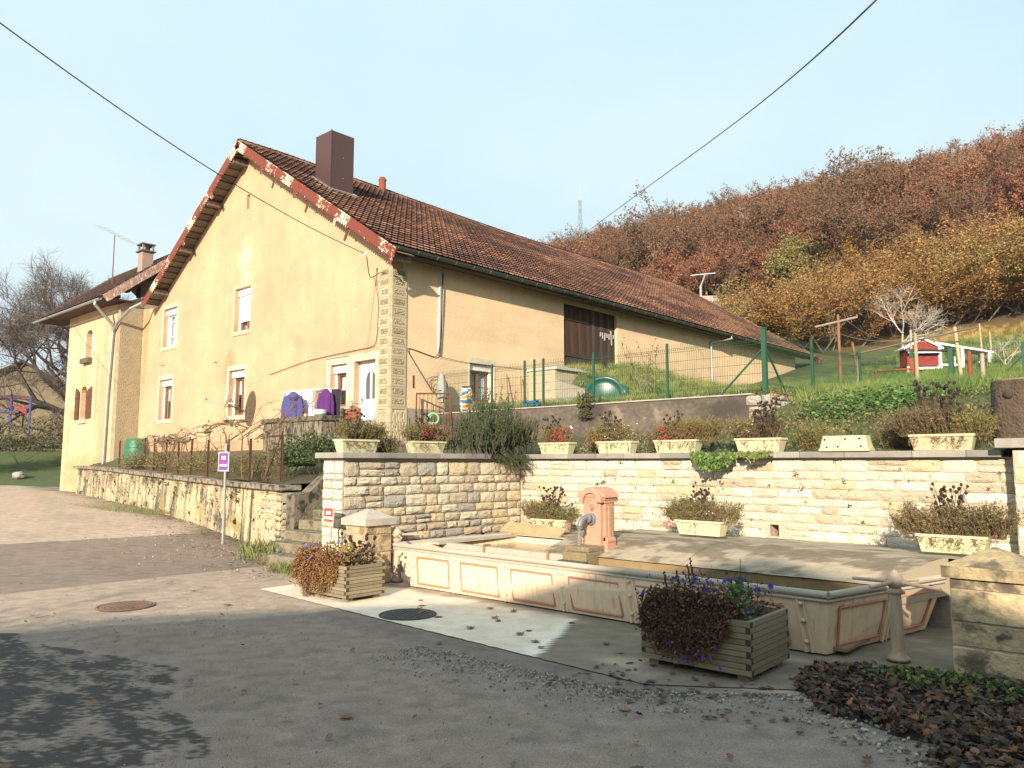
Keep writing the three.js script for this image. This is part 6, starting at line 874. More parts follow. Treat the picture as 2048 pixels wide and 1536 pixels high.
{
  const t = plankPlanter('timber planter in the shade before the right half of the trough, with purple blossoms', 13.07, 6.62, 0.03, 1.06, 0.84, 0.45);
  trailing(t, -0.5, 0.3, 0.44, 0.5, 420, 0.58, [[0.085, 0.036, 0.02], [0.12, 0.055, 0.028], [0.055, 0.028, 0.018], [0.16, 0.085, 0.04]], 6);
  const b = new Bush(); for (let i = 0; i < 620; i++) { const p = V(rr(-0.52, 0.5), 0.45 + rr(0, 0.34) * (1 - Math.abs(rr(-0.6, 0.6))), rr(-0.36, 0.42)); b.leaf(p, rdir(0.3), rr(0.025, 0.06), rr(0.015, 0.03), varc(pick([[0.09, 0.045, 0.025], [0.15, 0.07, 0.03], [0.06, 0.045, 0.025], [0.17, 0.12, 0.06]]), 0.4)); if (i % 3 === 0) b.twig(V(p.x, 0.42, p.z), p.clone().add(V(rr(-0.1, 0.1), rr(0, 0.12), 0)), 0.003, 0.001, varc([0.13, 0.07, 0.035])); } part(t, 'foliage', b.geo(), M.veg);
  const gcol = [[0.05, 0.12, 0.03], [0.08, 0.17, 0.04], [0.11, 0.2, 0.05]], g = new Bush(); for (const [cx, cz, hh, n] of [[0.34, 0.2, 0.36, 150], [-0.28, 0.3, 0.2, 40]]) for (let i = 0; i < n; i++) { const y = 0.46 + hh * R(), r = 0.15 * (1 - (y - 0.46) / (hh + 0.1)); g.leaf(V(cx + rr(-r, r), y, cz + rr(-r, r)), rdir(0.2), rr(0.035, 0.065), 0.035, varc(pick(gcol), 0.3)); } for (const [x, z, h] of [[0.34, 0.2, 0.52], [0.45, 0.1, 0.36]]) g.twig(V(x, 0.42, z), V(x + 0.02, 0.45 + h, z), 0.006, 0.003, [0.07, 0.1, 0.04], 4); part(t, 'green_stems', g.geo(), M.veg);
  const f = new Bush(); for (let i = 0; i < 52; i++) { const hi = i < 44, p = hi ? V(rr(-0.52, 0.55), 0.52 + rr(0, 0.3), rr(-0.25, 0.45)) : V(rr(-0.45, 0.35), rr(0.05, 0.35), 0.5); f.blossom(p, rr(0.022, 0.036), varc(PUR, 0.25), rdir(0.6).add(V(0.3, 0.2, 0.8)).normalize()); f.twig(p, p.clone().add(V(0, -0.06, -0.03)), 0.002, 0.002, DKB); } part(t, 'blossoms', f.geo(), M.veg);
  const s = new Bush(); for (const [x, z, h] of [[-0.1, 0.2, 0.5], [-0.22, 0.25, 0.38], [-0.35, 0.25, 0.36], [-0.18, 0.1, 0.42]]) { s.twig(V(x, 0.45, z), V(x - 0.03, 0.45 + h, z), 0.004, 0.003, DKB); for (let k = 0; k < 12; k++) s.blob(V(x - 0.03 * k / 12 + rr(-0.01, 0.01), 0.45 + h * (0.55 + 0.45 * k / 12), z), 0.011, varc(DKB, 0.4)); } part(t, 'dry_spikes', s.geo(), M.veg);
}
// ---------------------------------------------------------------- rosemary, shrubs, ivy, nettles
function spikes(b, base, n, sp, h, cols, bias) { for (let i = 0; i < n; i++) { const o = V(base.x + rr(-1, 1) * sp[0], base.y + rr(0, sp[1]), base.z + rr(-1, 1) * sp[2]), d = V(rr(-0.45, 0.45) + bias.x, 1 + bias.y, rr(-0.45, 0.45) + bias.z).normalize(), l = h * rr(0.5, 1), tip = o.clone().addScaledVector(d, l).add(V(0, 0.06 * l, 0)); b.twig(o, tip, 0.006, 0.002, varc([0.07, 0.055, 0.03])); const m = Math.round(l * 70); for (let k = 0; k < m; k++) { const p = o.clone().lerp(tip, rr(0.12, 1)); b.leaf(p, V(d.x + rr(-0.8, 0.8), d.y + rr(-0.2, 0.5), d.z + rr(-0.8, 0.8)).normalize(), rr(0.03, 0.055), 0.013, varc(pick(cols), 0.35)); } } }
{
  R = mulberry(77); const t = thing('rosemary_bush', 'big dark green rosemary bush spilling over the inner corner of the stone walls', 'bush', [6.25, 1.95, 2.35]); const ros = [[0.035, 0.06, 0.022], [0.055, 0.085, 0.03], [0.085, 0.115, 0.045], [0.03, 0.045, 0.02]];
  const b = new Bush(); spikes(b, V(-0.05, 0.05, 0.1), 300, [0.55, 0.2, 0.85], 0.62, ros, V(0, 0, 0)); spikes(b, V(-0.2, 0.35, 0.0), 130, [0.34, 0.2, 0.5], 0.85, ros, V(0, 0.2, 0)); spikes(b, V(0.3, 0.2, 0.0), 190, [0.3, 0.2, 0.5], 0.5, ros, V(0.35, 0, 0.1)); leafMass(b, V(-0.1, 0.3, 0.05), [0.55, 0.5, 0.85], 4200, 0.055, [[0.028, 0.045, 0.018], [0.04, 0.06, 0.022]], 0.8); part(t, 'foliage', b.geo(), M.veg);
  const c = new Bush(); for (let i = 0; i < 110; i++) { const a = V(0.1 + rr(-0.1, 0.35), 0.12, rr(-0.45, 0.3)), e = V(a.x + rr(0.1, 0.35), rr(-0.30, 0.02), a.z + rr(-0.1, 0.15)); c.twig(a, e, 0.005, 0.002, [0.06, 0.05, 0.03]); for (let k = 0; k < 30; k++) c.leaf(a.clone().lerp(e, R()), rdir(0), rr(0.03, 0.05), 0.009, varc(pick(ros), 0.35)); } part(t, 'hanging_branches', c.geo(), M.veg);
  const s = new Bush(); for (let i = 0; i < 9; i++) s.twig(V(rr(-0.2, 0.2), 0, rr(-0.2, 0.2)), V(rr(-0.4, 0.4), rr(0.4, 0.8), rr(-0.4, 0.4)), 0.02, 0.008, [0.09, 0.07, 0.045], 5); part(t, 'stems', s.geo(), M.bark);
}
function leafMass(b, c, r, n, size, cols, shell = 0.55) { for (let i = 0; i < n; i++) { const d = rdir(0.25), k = Math.pow(R(), shell), w = 1 + 0.35 * nz(d.x * 2.3 + c.x, d.y * 2.3, d.z * 2.3 + c.z); const p = V(c.x + d.x * r[0] * k * w, Math.max(c.y - 0.05, c.y + d.y * r[1] * k * w), c.z + d.z * r[2] * k * w); b.leaf(p, V(d.x * 0.6 + rr(-0.6, 0.6), d.y * 0.4 + rr(-0.5, 0.6), d.z * 0.6 + rr(-0.6, 0.6)).normalize(), size * rr(0.7, 1.3), size * rr(0.5, 0.75), varc(pick(cols), 0.35)); } }
function shrub(name, label, cat, pos, blobs, size, cols, group) { const t = thing(name, label, cat, pos, 0, group), b = new Bush(); for (const [x, y, z, rx, ry2, rz, n] of blobs) leafMass(b, V(x, y, z), [rx, ry2, rz], n, size, cols); part(t, 'foliage', b.geo(), M.veg); const s = new Bush(); for (const [x, y, z, rx, ry2, rz] of blobs) for (let i = 0; i < 4; i++) s.twig(V(x, 0, z), V(x + rr(-rx, rx) * 0.7, y + ry2 * rr(0.2, 0.7), z + rr(-rz, rz) * 0.7), 0.012, 0.004, [0.08, 0.06, 0.04], 4); part(t, 'stems', s.geo(), M.bark); return t; }
const DG = [[0.035, 0.065, 0.02], [0.055, 0.09, 0.025], [0.025, 0.045, 0.015], [0.085, 0.11, 0.03]];
shrub('garden_shrub', 'dense dark green shrub at the right end of the garden, beside the stair parapet', 'shrub', [1.55, 1.35, 3.25], [[0.1, 0.6, 0.1, 0.9, 0.62, 0.75, 3600], [-1.0, 0.5, 0.1, 0.7, 0.5, 0.6, 1700]], 0.062, DG, 'shrubs in the strip garden');
shrub('garden_shrub', 'low green growth behind the street name sign', 'shrub', [-1.4, 1.4, 3.2], [[0.4, 0.3, 0.1, 0.9, 0.42, 0.5, 1300], [-0.8, 0.25, 0, 0.8, 0.34, 0.5, 900]], 0.055, [[0.07, 0.085, 0.025], [0.10, 0.11, 0.03], [0.045, 0.06, 0.02]], 'shrubs in the strip garden');
shrub('garden_shrub', 'yellowish green tuft in the middle of the garden fence', 'shrub', [-4.4, 1.5, 2.9], [[0.1, 0.3, 0, 0.8, 0.5, 0.5, 1100], [-1.0, 0.2, 0, 0.7, 0.3, 0.4, 500]], 0.06, [[0.13, 0.14, 0.03], [0.19, 0.17, 0.04], [0.06, 0.08, 0.02]], 'shrubs in the strip garden');
shrub('garden_shrub', 'brownish weeds in front of the green rain barrel', 'shrub', [-8.2, 1.6, 2.7], [[0.4, 0.2, 0, 1.2, 0.4, 0.4, 900], [-2.2, 0.2, -0.2, 1.0, 0.4, 0.4, 900]], 0.06, [[0.15, 0.12, 0.05], [0.10, 0.10, 0.035], [0.2, 0.15, 0.06]], 'shrubs in the strip garden');
shrub('hanging_bush', 'small dark bush hanging over the grey retaining wall below the green sandpit', 'bush', [5.62, 2.95, -1.42], [[0, 0.3, 0, 0.26, 0.3, 0.16, 700], [0.02, 0.02, 0.06, 0.2, 0.2, 0.1, 300]], 0.05, [[0.045, 0.05, 0.02], [0.09, 0.085, 0.03], [0.12, 0.1, 0.04]]);
{
  const iv = (label, x, w, h, n, cols) => { const t = thing('ivy_clump', label, 'ivy', [x, 2.0, 1.98]), b = new Bush(); for (let i = 0; i < n; i++) { const u = rr(-1, 1), y = -h * Math.pow(R(), 0.7) * (1 - u * u * 0.75) + 0.05; b.leaf(V(u * w + rr(-0.03, 0.03), y, 0.02 + rr(0, 0.12) * (1 - u * u)), V(rr(-0.5, 0.5), -0.9, rr(0.2, 0.7)).normalize(), rr(0.05, 0.085), rr(0.04, 0.06), varc(pick(cols), 0.3), 0.12); } part(t, 'leaves', b.geo(), M.veg); const s = new Bush(); for (let i = 0; i < 8; i++) s.twig(V(rr(-w, w) * 0.5, 0.03, -0.1), V(rr(-w, w) * 0.8, -h * rr(0.1, 0.6), 0.03), 0.005, 0.002, [0.08, 0.07, 0.03]); part(t, 'stems', s.geo(), M.bark); };
  iv('thick green clump of ivy hanging over the coping of the sunlit wall', 10.68, 0.38, 0.30, 620, [[0.06, 0.12, 0.02], [0.10, 0.17, 0.03], [0.14, 0.2, 0.04], [0.04, 0.075, 0.02]]);
  iv('small sprig of ivy on the sunlit wall right of the thick clump', 11.38, 0.26, 0.12, 130, [[0.10, 0.14, 0.03], [0.15, 0.16, 0.04]]);
}
{ // plants on the bank behind the flower boxes
  R = mulberry(314);
  const b = new Bush(); for (let i = 0; i < 9000; i++) { const x = i < 5600 ? rr(6.9, 15.4) : rr(10.3, 15.4), z = i < 5600 ? rr(-1.35, 1.45) : rr(-4.5, 0), y = (x < 10 ? terraceY(x, z) : Math.max(terraceY(Math.min(x, 10), z), upperY(x, z))) + rr(0, 0.22) * (0.5 + 0.5 * nz(x * 1.5, z * 1.5)); b.leaf(V(x, y, z), rdir(0.5), rr(0.04, 0.09), rr(0.015, 0.04), varc(pick([[0.13, 0.13, 0.04], [0.17, 0.13, 0.055], [0.08, 0.1, 0.03], [0.2, 0.16, 0.06], [0.07, 0.05, 0.03]]), 0.4)); }
  const g = lone('ground_cover', b.geo(), M.veg, 'tangle of dry low plants on the bank behind the flower boxes', 'ground cover'); stuff(g);
  const n = new Bush(); for (let i = 0; i < 1900; i++) { const u = rr(-1, 1), v = rr(-1, 1); if (u * u + v * v > 1) continue; const x = 12.1 + u * 1.15, z = -1.4 + v * 0.95 + u * -0.3, y = upperY(x, z) + rr(0.02, 0.3); n.leaf(V(x, y, z), V(rr(-1, 1), rr(-0.3, 0.4), rr(-1, 1)).normalize(), rr(0.06, 0.11), rr(0.03, 0.055), varc(pick([[0.05, 0.12, 0.02], [0.07, 0.155, 0.03], [0.035, 0.075, 0.02], [0.10, 0.17, 0.04]]), 0.3), 0.1); }
  stuff(lone('nettle_patch', n.geo(), M.veg, 'bright green patch of nettles on the bank right of the mossy wall', 'nettles'));
  const fl = (name, label, x, z, o) => { const y = Math.max(terraceY(Math.min(x, 10), z), x > 10 ? upperY(x, z) : 0) - 0.05, t = thing(name, label, 'plant', [x, y, z], 0, 'dry flower stands on the bank'), bb = new Bush(); wispy(bb, V(0, 0, 0), o.w, o.h, o.n, o.c); part(t, 'stems', bb.geo(), M.veg); if (o.s) { const s = new Bush(); for (let i = 0; i < o.s; i++) { const p = V(rr(-o.w, o.w), o.h * rr(0.8, 1.15), rr(-0.2, 0.2)); s.twig(V(p.x * 0.6, 0, 0), p, 0.004, 0.003, varc(DKB)); s.blob(p, rr(0.022, 0.034), varc(SEED), 1.2); } part(t, 'seed_heads', s.geo(), M.veg); } };
  fl('flower_stand', 'dark stand of dead coneflowers right of the nettles, before the stump', 13.55, 0.35, { w: 0.3, h: 0.78, n: 110, c: [DKB, [0.09, 0.05, 0.03]], s: 30 });
  fl('flower_stand', 'yellowish feathery stand just left of the stump', 14.05, 0.9, { w: 0.35, h: 0.5, n: 120, c: [[0.2, 0.17, 0.05], OLIVE] });
  fl('flower_stand', 'olive feathery stand between the upside-down box and the box left of it', 12.05, 1.25, { w: 0.35, h: 0.55, n: 240, c: [OLIVE, [0.18, 0.17, 0.04]], s: 0 });
  fl('flower_stand', 'brown feathery stand between the upside-down box and the last box', 13.25, 1.2, { w: 0.3, h: 0.58, n: 220, c: [DRY, [0.13, 0.10, 0.05]] });
  fl('flower_stand', 'low grey-brown stand in the gap between the box with red leaves and the white-blossomed box', 7.95, 1.2, { w: 0.35, h: 0.5, n: 200, c: [OLIVE, DRY] });
  fl('flower_stand', 'dark brown stand in the gap right of the white-blossomed box', 9.25, 1.1, { w: 0.3, h: 0.55, n: 200, c: [DKB, DRY] });
  fl('flower_stand', 'dry stand in the gap between the two boxes of the sideways wall', 5.9, 4.8, { w: 0.3, h: 0.5, n: 220, c: [DRY, OLIVE, DKB] });
}
{ // the vine over the fence
  R = mulberry(55); const t = thing('grape_vine', 'tangled leafless vine trained along the rusty fence, with hanging loops', 'vine', [0, 0, 0]), b = new Bush(), l = new Bush(), vc = [0.15, 0.105, 0.065];
  const strand = (pts, r) => { const c = new THREE.CatmullRomCurve3(pts), n = pts.length * 5; let p = c.getPoint(0); for (let i = 1; i <= n; i++) { const q = c.getPoint(i / n); b.twig(p, q, r * (1 - 0.6 * (i - 1) / n), r * (1 - 0.6 * i / n), varc(vc, 0.25), 4); if (R() < 0.5) { const e = q.clone().addScaledVector(rdir(0.3), rr(0.08, 0.3)); b.twig(q, e, 0.006, 0.002, varc(vc, 0.3)); if (R() < 0.16) l.leaf(e, rdir(-0.5), rr(0.05, 0.09), 0.05, varc([0.11, 0.065, 0.03], 0.4)); } p = q; } };
  const at = (s, y, o = 0.35) => { const [x, z] = alongLow(s, o); return V(x, y, z); };
  for (let k = 0; k < 15; k++) { const s0 = rr(1.8, 12), n = 7, pts = []; for (let i = 0; i < n; i++) pts.push(at(s0 + i * rr(0.35, 0.6), 2.52 + 0.25 * sstep(9, 3, s0) + rr(-0.14, 0.2), rr(0.2, 0.75))); strand(pts, rr(0.012, 0.024)); }
  for (let k = 0; k < 9; k++) { const s0 = rr(3.4, 10.5), w = rr(0.6, 1.5); strand([at(s0, 2.55), at(s0 + w * 0.2, 2.15), at(s0 + w * 0.5, rr(1.75, 2.0)), at(s0 + w * 0.8, 2.15), at(s0 + w, 2.55)], rr(0.01, 0.018)); }
  for (const s of [2.2, 3.0, 3.7, 4.8, 5.6, 8.0, 10.5, 11.6, 12.2]) strand([at(s, 1.45, 0.5), at(s + rr(-0.2, 0.2), 2.0, 0.5), at(s + rr(-0.4, 0.4), 2.5, 0.4), at(s + rr(-0.7, 0.7), 2.75, 0.5)], rr(0.02, 0.036));
  for (let k = 0; k < 12; k++) { const s = rr(1.5, 5.2); strand([at(s, 2.4, 0.5), at(s - 0.3, 2.75, 0.9), at(s - rr(0.2, 0.9), rr(2.9, 3.35), 1.2), at(s - rr(-0.3, 1.4), rr(3.1, 3.6), 1.3)], 0.012); }
  part(t, 'branches', b.geo(), M.bark); part(t, 'dead_leaves', l.geo(), M.veg);
}
// ---------------------------------------------------------------- trees
function growTree(seed, o) {
  const r0 = R; R = mulberry(seed); const b = new Bush(), lf = new Bush(), tips = [];
  const grow = (p, d, len, r, k) => {
    const n = k > 1 ? 3 : 2; let q = p, dir = d.clone();
    for (let i = 0; i < n; i++) { dir.add(V(rr(-1, 1), rr(-0.6, 0.8) + o.lift, rr(-1, 1)).multiplyScalar(o.bend)).normalize(); const e = q.clone().addScaledVector(dir, len / n); b.twig(q, e, r * (1 - 0.35 * i / n), r * (1 - 0.35 * (i + 1) / n), varc(mixc(o.bark, o.twig, clamp(1 - k / o.depth)), 0.2), k > 2 ? 5 : 3); q = e; if (k <= 2) tips.push([q.clone(), dir.clone()]); }
    if (k === 0) return;
    const m = k === o.depth ? o.limbs : o.kids + (R() < 0.4 ? 1 : 0);
    for (let i = 0; i < m; i++) { const a = rdir(0), s = a.sub(dir.clone().multiplyScalar(a.dot(dir))).normalize(), nd = dir.clone().multiplyScalar(o.fwd).addScaledVector(s, rr(0.5, 1)).normalize(); const at = i === 0 ? q : p.clone().lerp(q, rr(0.45, 1)); grow(at, i === 0 ? dir.clone().addScaledVector(s, 0.25).normalize() : nd, len * rr(0.62, 0.84), Math.max(r * 0.62, o.minr), k - 1); }
  };
  for (let t = 0; t < (o.trunks ?? 1); t++) grow(V(rr(-0.4, 0.4) * ((o.trunks ?? 1) - 1) * 0.5, -0.4, rr(-0.4, 0.4) * ((o.trunks ?? 1) - 1) * 0.5), V(rr(-0.1, 0.1) * (o.trunks ?? 1), 1, rr(-0.1, 0.1) * (o.trunks ?? 1)).normalize(), o.h * 0.34, o.r, o.depth);
  for (const [p, d] of tips) { for (let i = 0; i < o.fine; i++) { const e = p.clone().addScaledVector(d.clone().add(rdir(0.2)).normalize(), o.flen * rr(0.5, 1.2)); lf.leaf(p, e.clone().sub(p).normalize(), e.distanceTo(p), o.fwid, varc(o.twig, 0.3), 0); } for (let i = 0; i < o.leaf; i++) lf.leaf(p.clone().addScaledVector(rdir(0), o.spread * R()), rdir(-0.3), o.ls * rr(0.6, 1.3), o.ls * 0.6, varc(pick(o.cols), 0.4)); }
  R = r0; return { wood: b.geo(), leaves: lf.geo() };
}
const BARK = [0.15, 0.12, 0.09], TW = [0.125, 0.085, 0.06];
const base = { depth: 4, limbs: 6, kids: 3, fwd: 0.9, bend: 0.16, lift: 0.12, r: 0.16, minr: 0.014, h: 13, bark: BARK, twig: TW, fine: 3, flen: 0.45, fwid: 0.03, leaf: 3, spread: 0.65, ls: 0.27, cols: [[0.2, 0.08, 0.04]] };
const RUST = [[0.235, 0.09, 0.044], [0.19, 0.075, 0.038], [0.27, 0.118, 0.052], [0.15, 0.068, 0.038]], ORAN = [[0.27, 0.13, 0.022], [0.22, 0.10, 0.02], [0.32, 0.165, 0.028], [0.15, 0.082, 0.024]], OLI = [[0.17, 0.15, 0.045], [0.22, 0.18, 0.05]];
const forest = [
  { ...base, cols: RUST, leaf: 15 }, { ...base, cols: RUST, leaf: 15, h: 11, lift: 0.04, fwd: 0.7 }, { ...base, cols: [[0.165, 0.088, 0.04], [0.13, 0.072, 0.034]], leaf: 10, fine: 3, h: 14, lift: 0.2 },
  { ...base, bark: [0.30, 0.26, 0.21], twig: [0.20, 0.155, 0.12], leaf: 1, fine: 5, h: 14, lift: 0.2 }, { ...base, cols: ORAN, leaf: 14, h: 10 }, { ...base, cols: OLI, leaf: 12, h: 10 }, { ...base, cols: [[0.24, 0.095, 0.05], [0.19, 0.082, 0.045]], leaf: 14, h: 13, lift: 0.05 }].map((o, i) => growTree(900 + i, o));
{
  R = mulberry(1234);
  const inst = forest.map(() => []);
  for (let z = -44; z > -200; z -= 4.1) for (let x = -175; x < 128; x += 4.3) {
    const px = x + rr(-2.2, 2.2), pz = z + rr(-2.2, 2.2), zz = -pz, dx = px - 16.6, dz = pz - 13.3, f = -0.672 * dx - 0.7405 * dz, s = 0.7405 * dx - 0.672 * dz; // only the slope that shows between house and frame edge
    if (f < 0 || s / f < -0.08 || s / f > 0.86) continue;
    if (zz < 64) continue;
    const kindN = fbm(px / 22, pz / 22, 3, 5), t = kindN + rr(-0.22, 0.22); let k = t < -0.2 ? 2 : t < -0.05 ? 1 : t < 0.12 ? 0 : t < 0.25 ? 6 : 3; if (zz < 85 && R() < 0.4) k = pick([4, 5, 2, 3]); if (zz > 150 && R() < 0.45) k = pick([2, 3]); if (k === 3 && R() < 0.45) k = 6; if (R() < 0.05) k = 3;
    inst[k].push([px, upperY(px, pz) - 0.3, pz, rr(0.62, 1.0) * (zz < 60 ? 0.7 : 1), rr(0, 6.28)]);
  }
  const names = ['rust-coloured', 'low rust-coloured', 'grey-brown half bare', 'pale bare', 'ochre-leaved', 'olive', 'reddish brown'];
  const vm = STD({ vertexColors: true, roughness: 1, side: THREE.DoubleSide });
  forest.forEach((f, k) => { const n = inst[k].length, im = new THREE.InstancedMesh(merge([f.wood, f.leaves]), vm, n), m = new THREE.Matrix4(), c = new THREE.Color(); inst[k].forEach(([x, y, z, s, a], i) => { m.compose(V(x, y, z), new THREE.Quaternion().setFromAxisAngle(UP, a), V(s * rr(0.95, 1.2), s * rr(0.85, 1.1), s * rr(0.95, 1.2))); im.setMatrixAt(i, m); const q = rr(0.8, 1.2); im.setColorAt(i, c.setRGB(q, q * rr(0.94, 1.04), q * rr(0.9, 1.05))); }); im.name = numbered('hillside_wood'); im.castShadow = im.receiveShadow = true; scene.add(im); stuff(tag(im, 'mass of ' + names[k] + ' autumn trees in the wood on the hill', 'wood')); });
}
// single trees that stand out
function tree(name, label, x, z, y, seed, o, sc = 1, ry = 0, group) { const t = thing(name, label, 'tree', [x, y, z], ry, group), g = growTree(seed, o); part(t, 'trunk', g.wood, M.bark); if (g.leaves.attributes.position.count) part(t, 'crown', g.leaves, M.veg); t.scale.setScalar(sc); return t; }
const hazel = { ...base, depth: 3, trunks: 8, limbs: 5, kids: 3, r: 0.06, h: 9.0, bend: 0.1, lift: 0.22, fwd: 1.4, leaf: 12, ls: 0.17, spread: 0.55, fine: 4, flen: 0.7, fwid: 0.02, cols: ORAN, bark: [0.16, 0.12, 0.085], twig: [0.20, 0.13, 0.07] };
const hz = [0, 1, 2].map((i) => { const g = growTree(600 + i, { ...hazel, cols: [ORAN, [[0.30, 0.15, 0.05], [0.23, 0.12, 0.045], [0.35, 0.19, 0.05]], [[0.33, 0.22, 0.05], [0.25, 0.19, 0.05], [0.2, 0.16, 0.05]]][i] }); return g; });
[['ochre thicket tree at the left end of the row, half behind the barn roof', -9.5, -34, 0.62, 1], ['low brownish thicket tree right of the one behind the barn roof', -6.6, -34.6, 0.74, 2], ['orange-leaved thicket tree left of the pale bare sapling', -4.2, -36.2, 0.86, 0], ['olive-yellow thicket tree standing taller behind the left part of the row', -7.4, -45.5, 0.98, 2],
  ['brown thicket tree directly behind the t-shaped wire post', -1.6, -37.6, 0.92, 1], ['wide ochre thicket tree left of the meadow sapling', 0.6, -41.5, 0.98, 0], ['brown-orange thicket tree behind the meadow sapling', 2.7, -43.5, 1.0, 1], ['yellow-ochre thicket tree right of the meadow sapling', 5.0, -45.0, 0.98, 2],
  ['bright orange thicket tree at the right edge of the picture', 8.0, -46.5, 1.05, 0], ['dark ochre thicket tree in the second row behind the bright orange one', 4.6, -53, 1.05, 1], ['dim orange thicket tree in the second row above the hutch', -1.5, -50, 1.02, 0], ['pale ochre thicket tree cut by the right frame edge in the second row', 10.5, -52, 1.05, 2]].forEach(([label, x, z, s, k], i) => {
  const t = thing('thicket_tree', label, 'tree', [x, upperY(x, z) - 0.3, z], i * 1.3, 'orange thicket above the meadow'); part(t, 'trunk', hz[k].wood, M.bark); part(t, 'crown', hz[k].leaves, M.veg); t.scale.set(s * 1.15, s * 0.8, s * 1.15);
});
const pale = { ...base, bark: [0.46, 0.42, 0.36], twig: [0.36, 0.32, 0.27], leaf: 0, fine: 3, flen: 0.5, fwid: 0.02 };
tree('bare_tree', 'tall pale leafless tree on the slope above the barn roof', -28.4, -81, upperY(-28.4, -81) - 0.5, 33, { ...pale, h: 13, limbs: 7, lift: 0.35, fwd: 1.3, fwid: 0.04, r: 0.2 }, 0.95);
tree('bare_tree', 'pale leafless sapling at the top of the meadow before the thicket', 3.7, -34.5, upperY(3.7, -34.5) - 0.2, 35, { ...pale, h: 4.6, r: 0.07, minr: 0.008, flen: 0.3, limbs: 5, fwid: 0.012 }, 0.98);
tree('bare_tree', 'small white-stemmed fruit tree on the meadow near the right edge', 10.75, -22.5, upperY(10.75, -22.5) - 0.1, 37, { ...pale, depth: 3, h: 2.2, r: 0.03, minr: 0.006, flen: 0.2, limbs: 4, fwid: 0.01, bark: [0.55, 0.5, 0.42] }, 0.95);
tree('bare_tree', 'leafless tree with pale trunk on the slope right of the tall pale one', -14, -84, upperY(-14, -84) - 0.5, 39, { ...pale, h: 12, limbs: 6, lift: 0.3, fwd: 1.2, fwid: 0.035, r: 0.16, leaf: 1, cols: OLI }, 0.85);
tree('old_tree', 'large dark leafless tree left of the annex, its crown against the sky', -49.0, -8.5, 2.6, 41, { ...base, depth: 7, limbs: 7, kids: 2, h: 14.4, r: 0.42, minr: 0.02, bend: 0.22, lift: 0.05, fwd: 0.65, leaf: 0, fine: 5, flen: 1.0, fwid: 0.024, bark: [0.075, 0.06, 0.05], twig: [0.105, 0.08, 0.068] }, 1.06, 0.6);

// ---------------------------------------------------------------- far left: stone barn, play frame, brambles
{
  const b = thing('stone_barn', 'old stone barn with a brown tiled roof behind the dark tree at the left', 'barn', [-55.5, 3.4, -6.2], 1.12), wm = mat(0.30, 0.245, 0.16, { b: 0.04, s: 0.5 });
  const g = extr([[-4.5, 0], [4.5, 0], [4.5, 4.0], [0, 6.6], [-4.5, 4.0]], 10); g.translate(0, 0, -10); part(b, 'wall', uvm(g), wm);
  for (const s of [1, -1]) { const r = new THREE.BoxGeometry(5.7, 0.14, 10.8); r.rotateZ(-s * 0.524); r.translate(s * 2.35, 5.35, -4.9); part(b, 'roof', uvm(r), mat(0.15, 0.07, 0.045, { b: 0.03 })); }
  const p = thing('play_frame', 'blue and red climbing frame in front of the stone barn', 'climbing frame', [-46.5, 4.2, -3.4], 1.1), bl = STD({ color: L(0.03, 0.035, 0.2), roughness: 0.5 }), rd = STD({ color: L(0.3, 0.04, 0.04), roughness: 0.5 });
  for (const x of [-1.4, -0.2, 1.0]) part(p, 'post', box2(x - 0.07, x + 0.07, -0.5, 2.4, -0.07, 0.07), bl); part(p, 'deck', box2(-1.5, 0.4, 1.15, 1.3, -0.5, 0.5), bl); for (const y of [1.7, 2.2]) part(p, 'rail', box2(-1.4, 1.0, y, y + 0.06, -0.03, 0.03), rd); part(p, 'panel', box2(0.0, 0.8, 1.0, 1.6, -0.05, 0.05), rd);
  shrub('bramble_hedge', 'brown and green brambles between the grass bank and the climbing frame', 'hedge', [-38.0, 1.7, -1.6], [[0, 1.0, 0, 2.2, 2.3, 3.5, 2300], [-1.5, 1.2, -3.5, 2, 2.6, 2.5, 1900], [0.5, 0.8, 3.2, 1.8, 1.8, 2, 1300]], 0.16, [[0.07, 0.065, 0.025], [0.13, 0.10, 0.045], [0.05, 0.06, 0.02], [0.16, 0.12, 0.06]]);
  const bd = (label, x, z, s, seed) => { const gg = new THREE.DodecahedronGeometry(1, 2), q = gg.attributes.position; for (let i = 0; i < q.count; i++) { const n = 1 + 0.25 * nz(q.getX(i) * 1.3 + seed, q.getY(i) * 1.3, q.getZ(i) * 1.3); q.setXYZ(i, q.getX(i) * n * s, q.getY(i) * n * s * 0.5, q.getZ(i) * n * s * 0.7); } gg.computeVertexNormals(); const m = lone('standin_boulder', uvm(gg), mat(0.42, 0.40, 0.37), label, 'standin_boulder', 'stand-in stones on the grass bank'); m.position.set(x, 1.1, z); };  // stones stand in for an indistinct pale object on the bank
  bd('pale stand-in stone for an indistinct object at the left edge', -37.2, 0.6, 0.75, 1); bd('smaller pale stand-in stone for the indistinct object, nearer the annex', -35.6, -1.0, 0.5, 5);
}
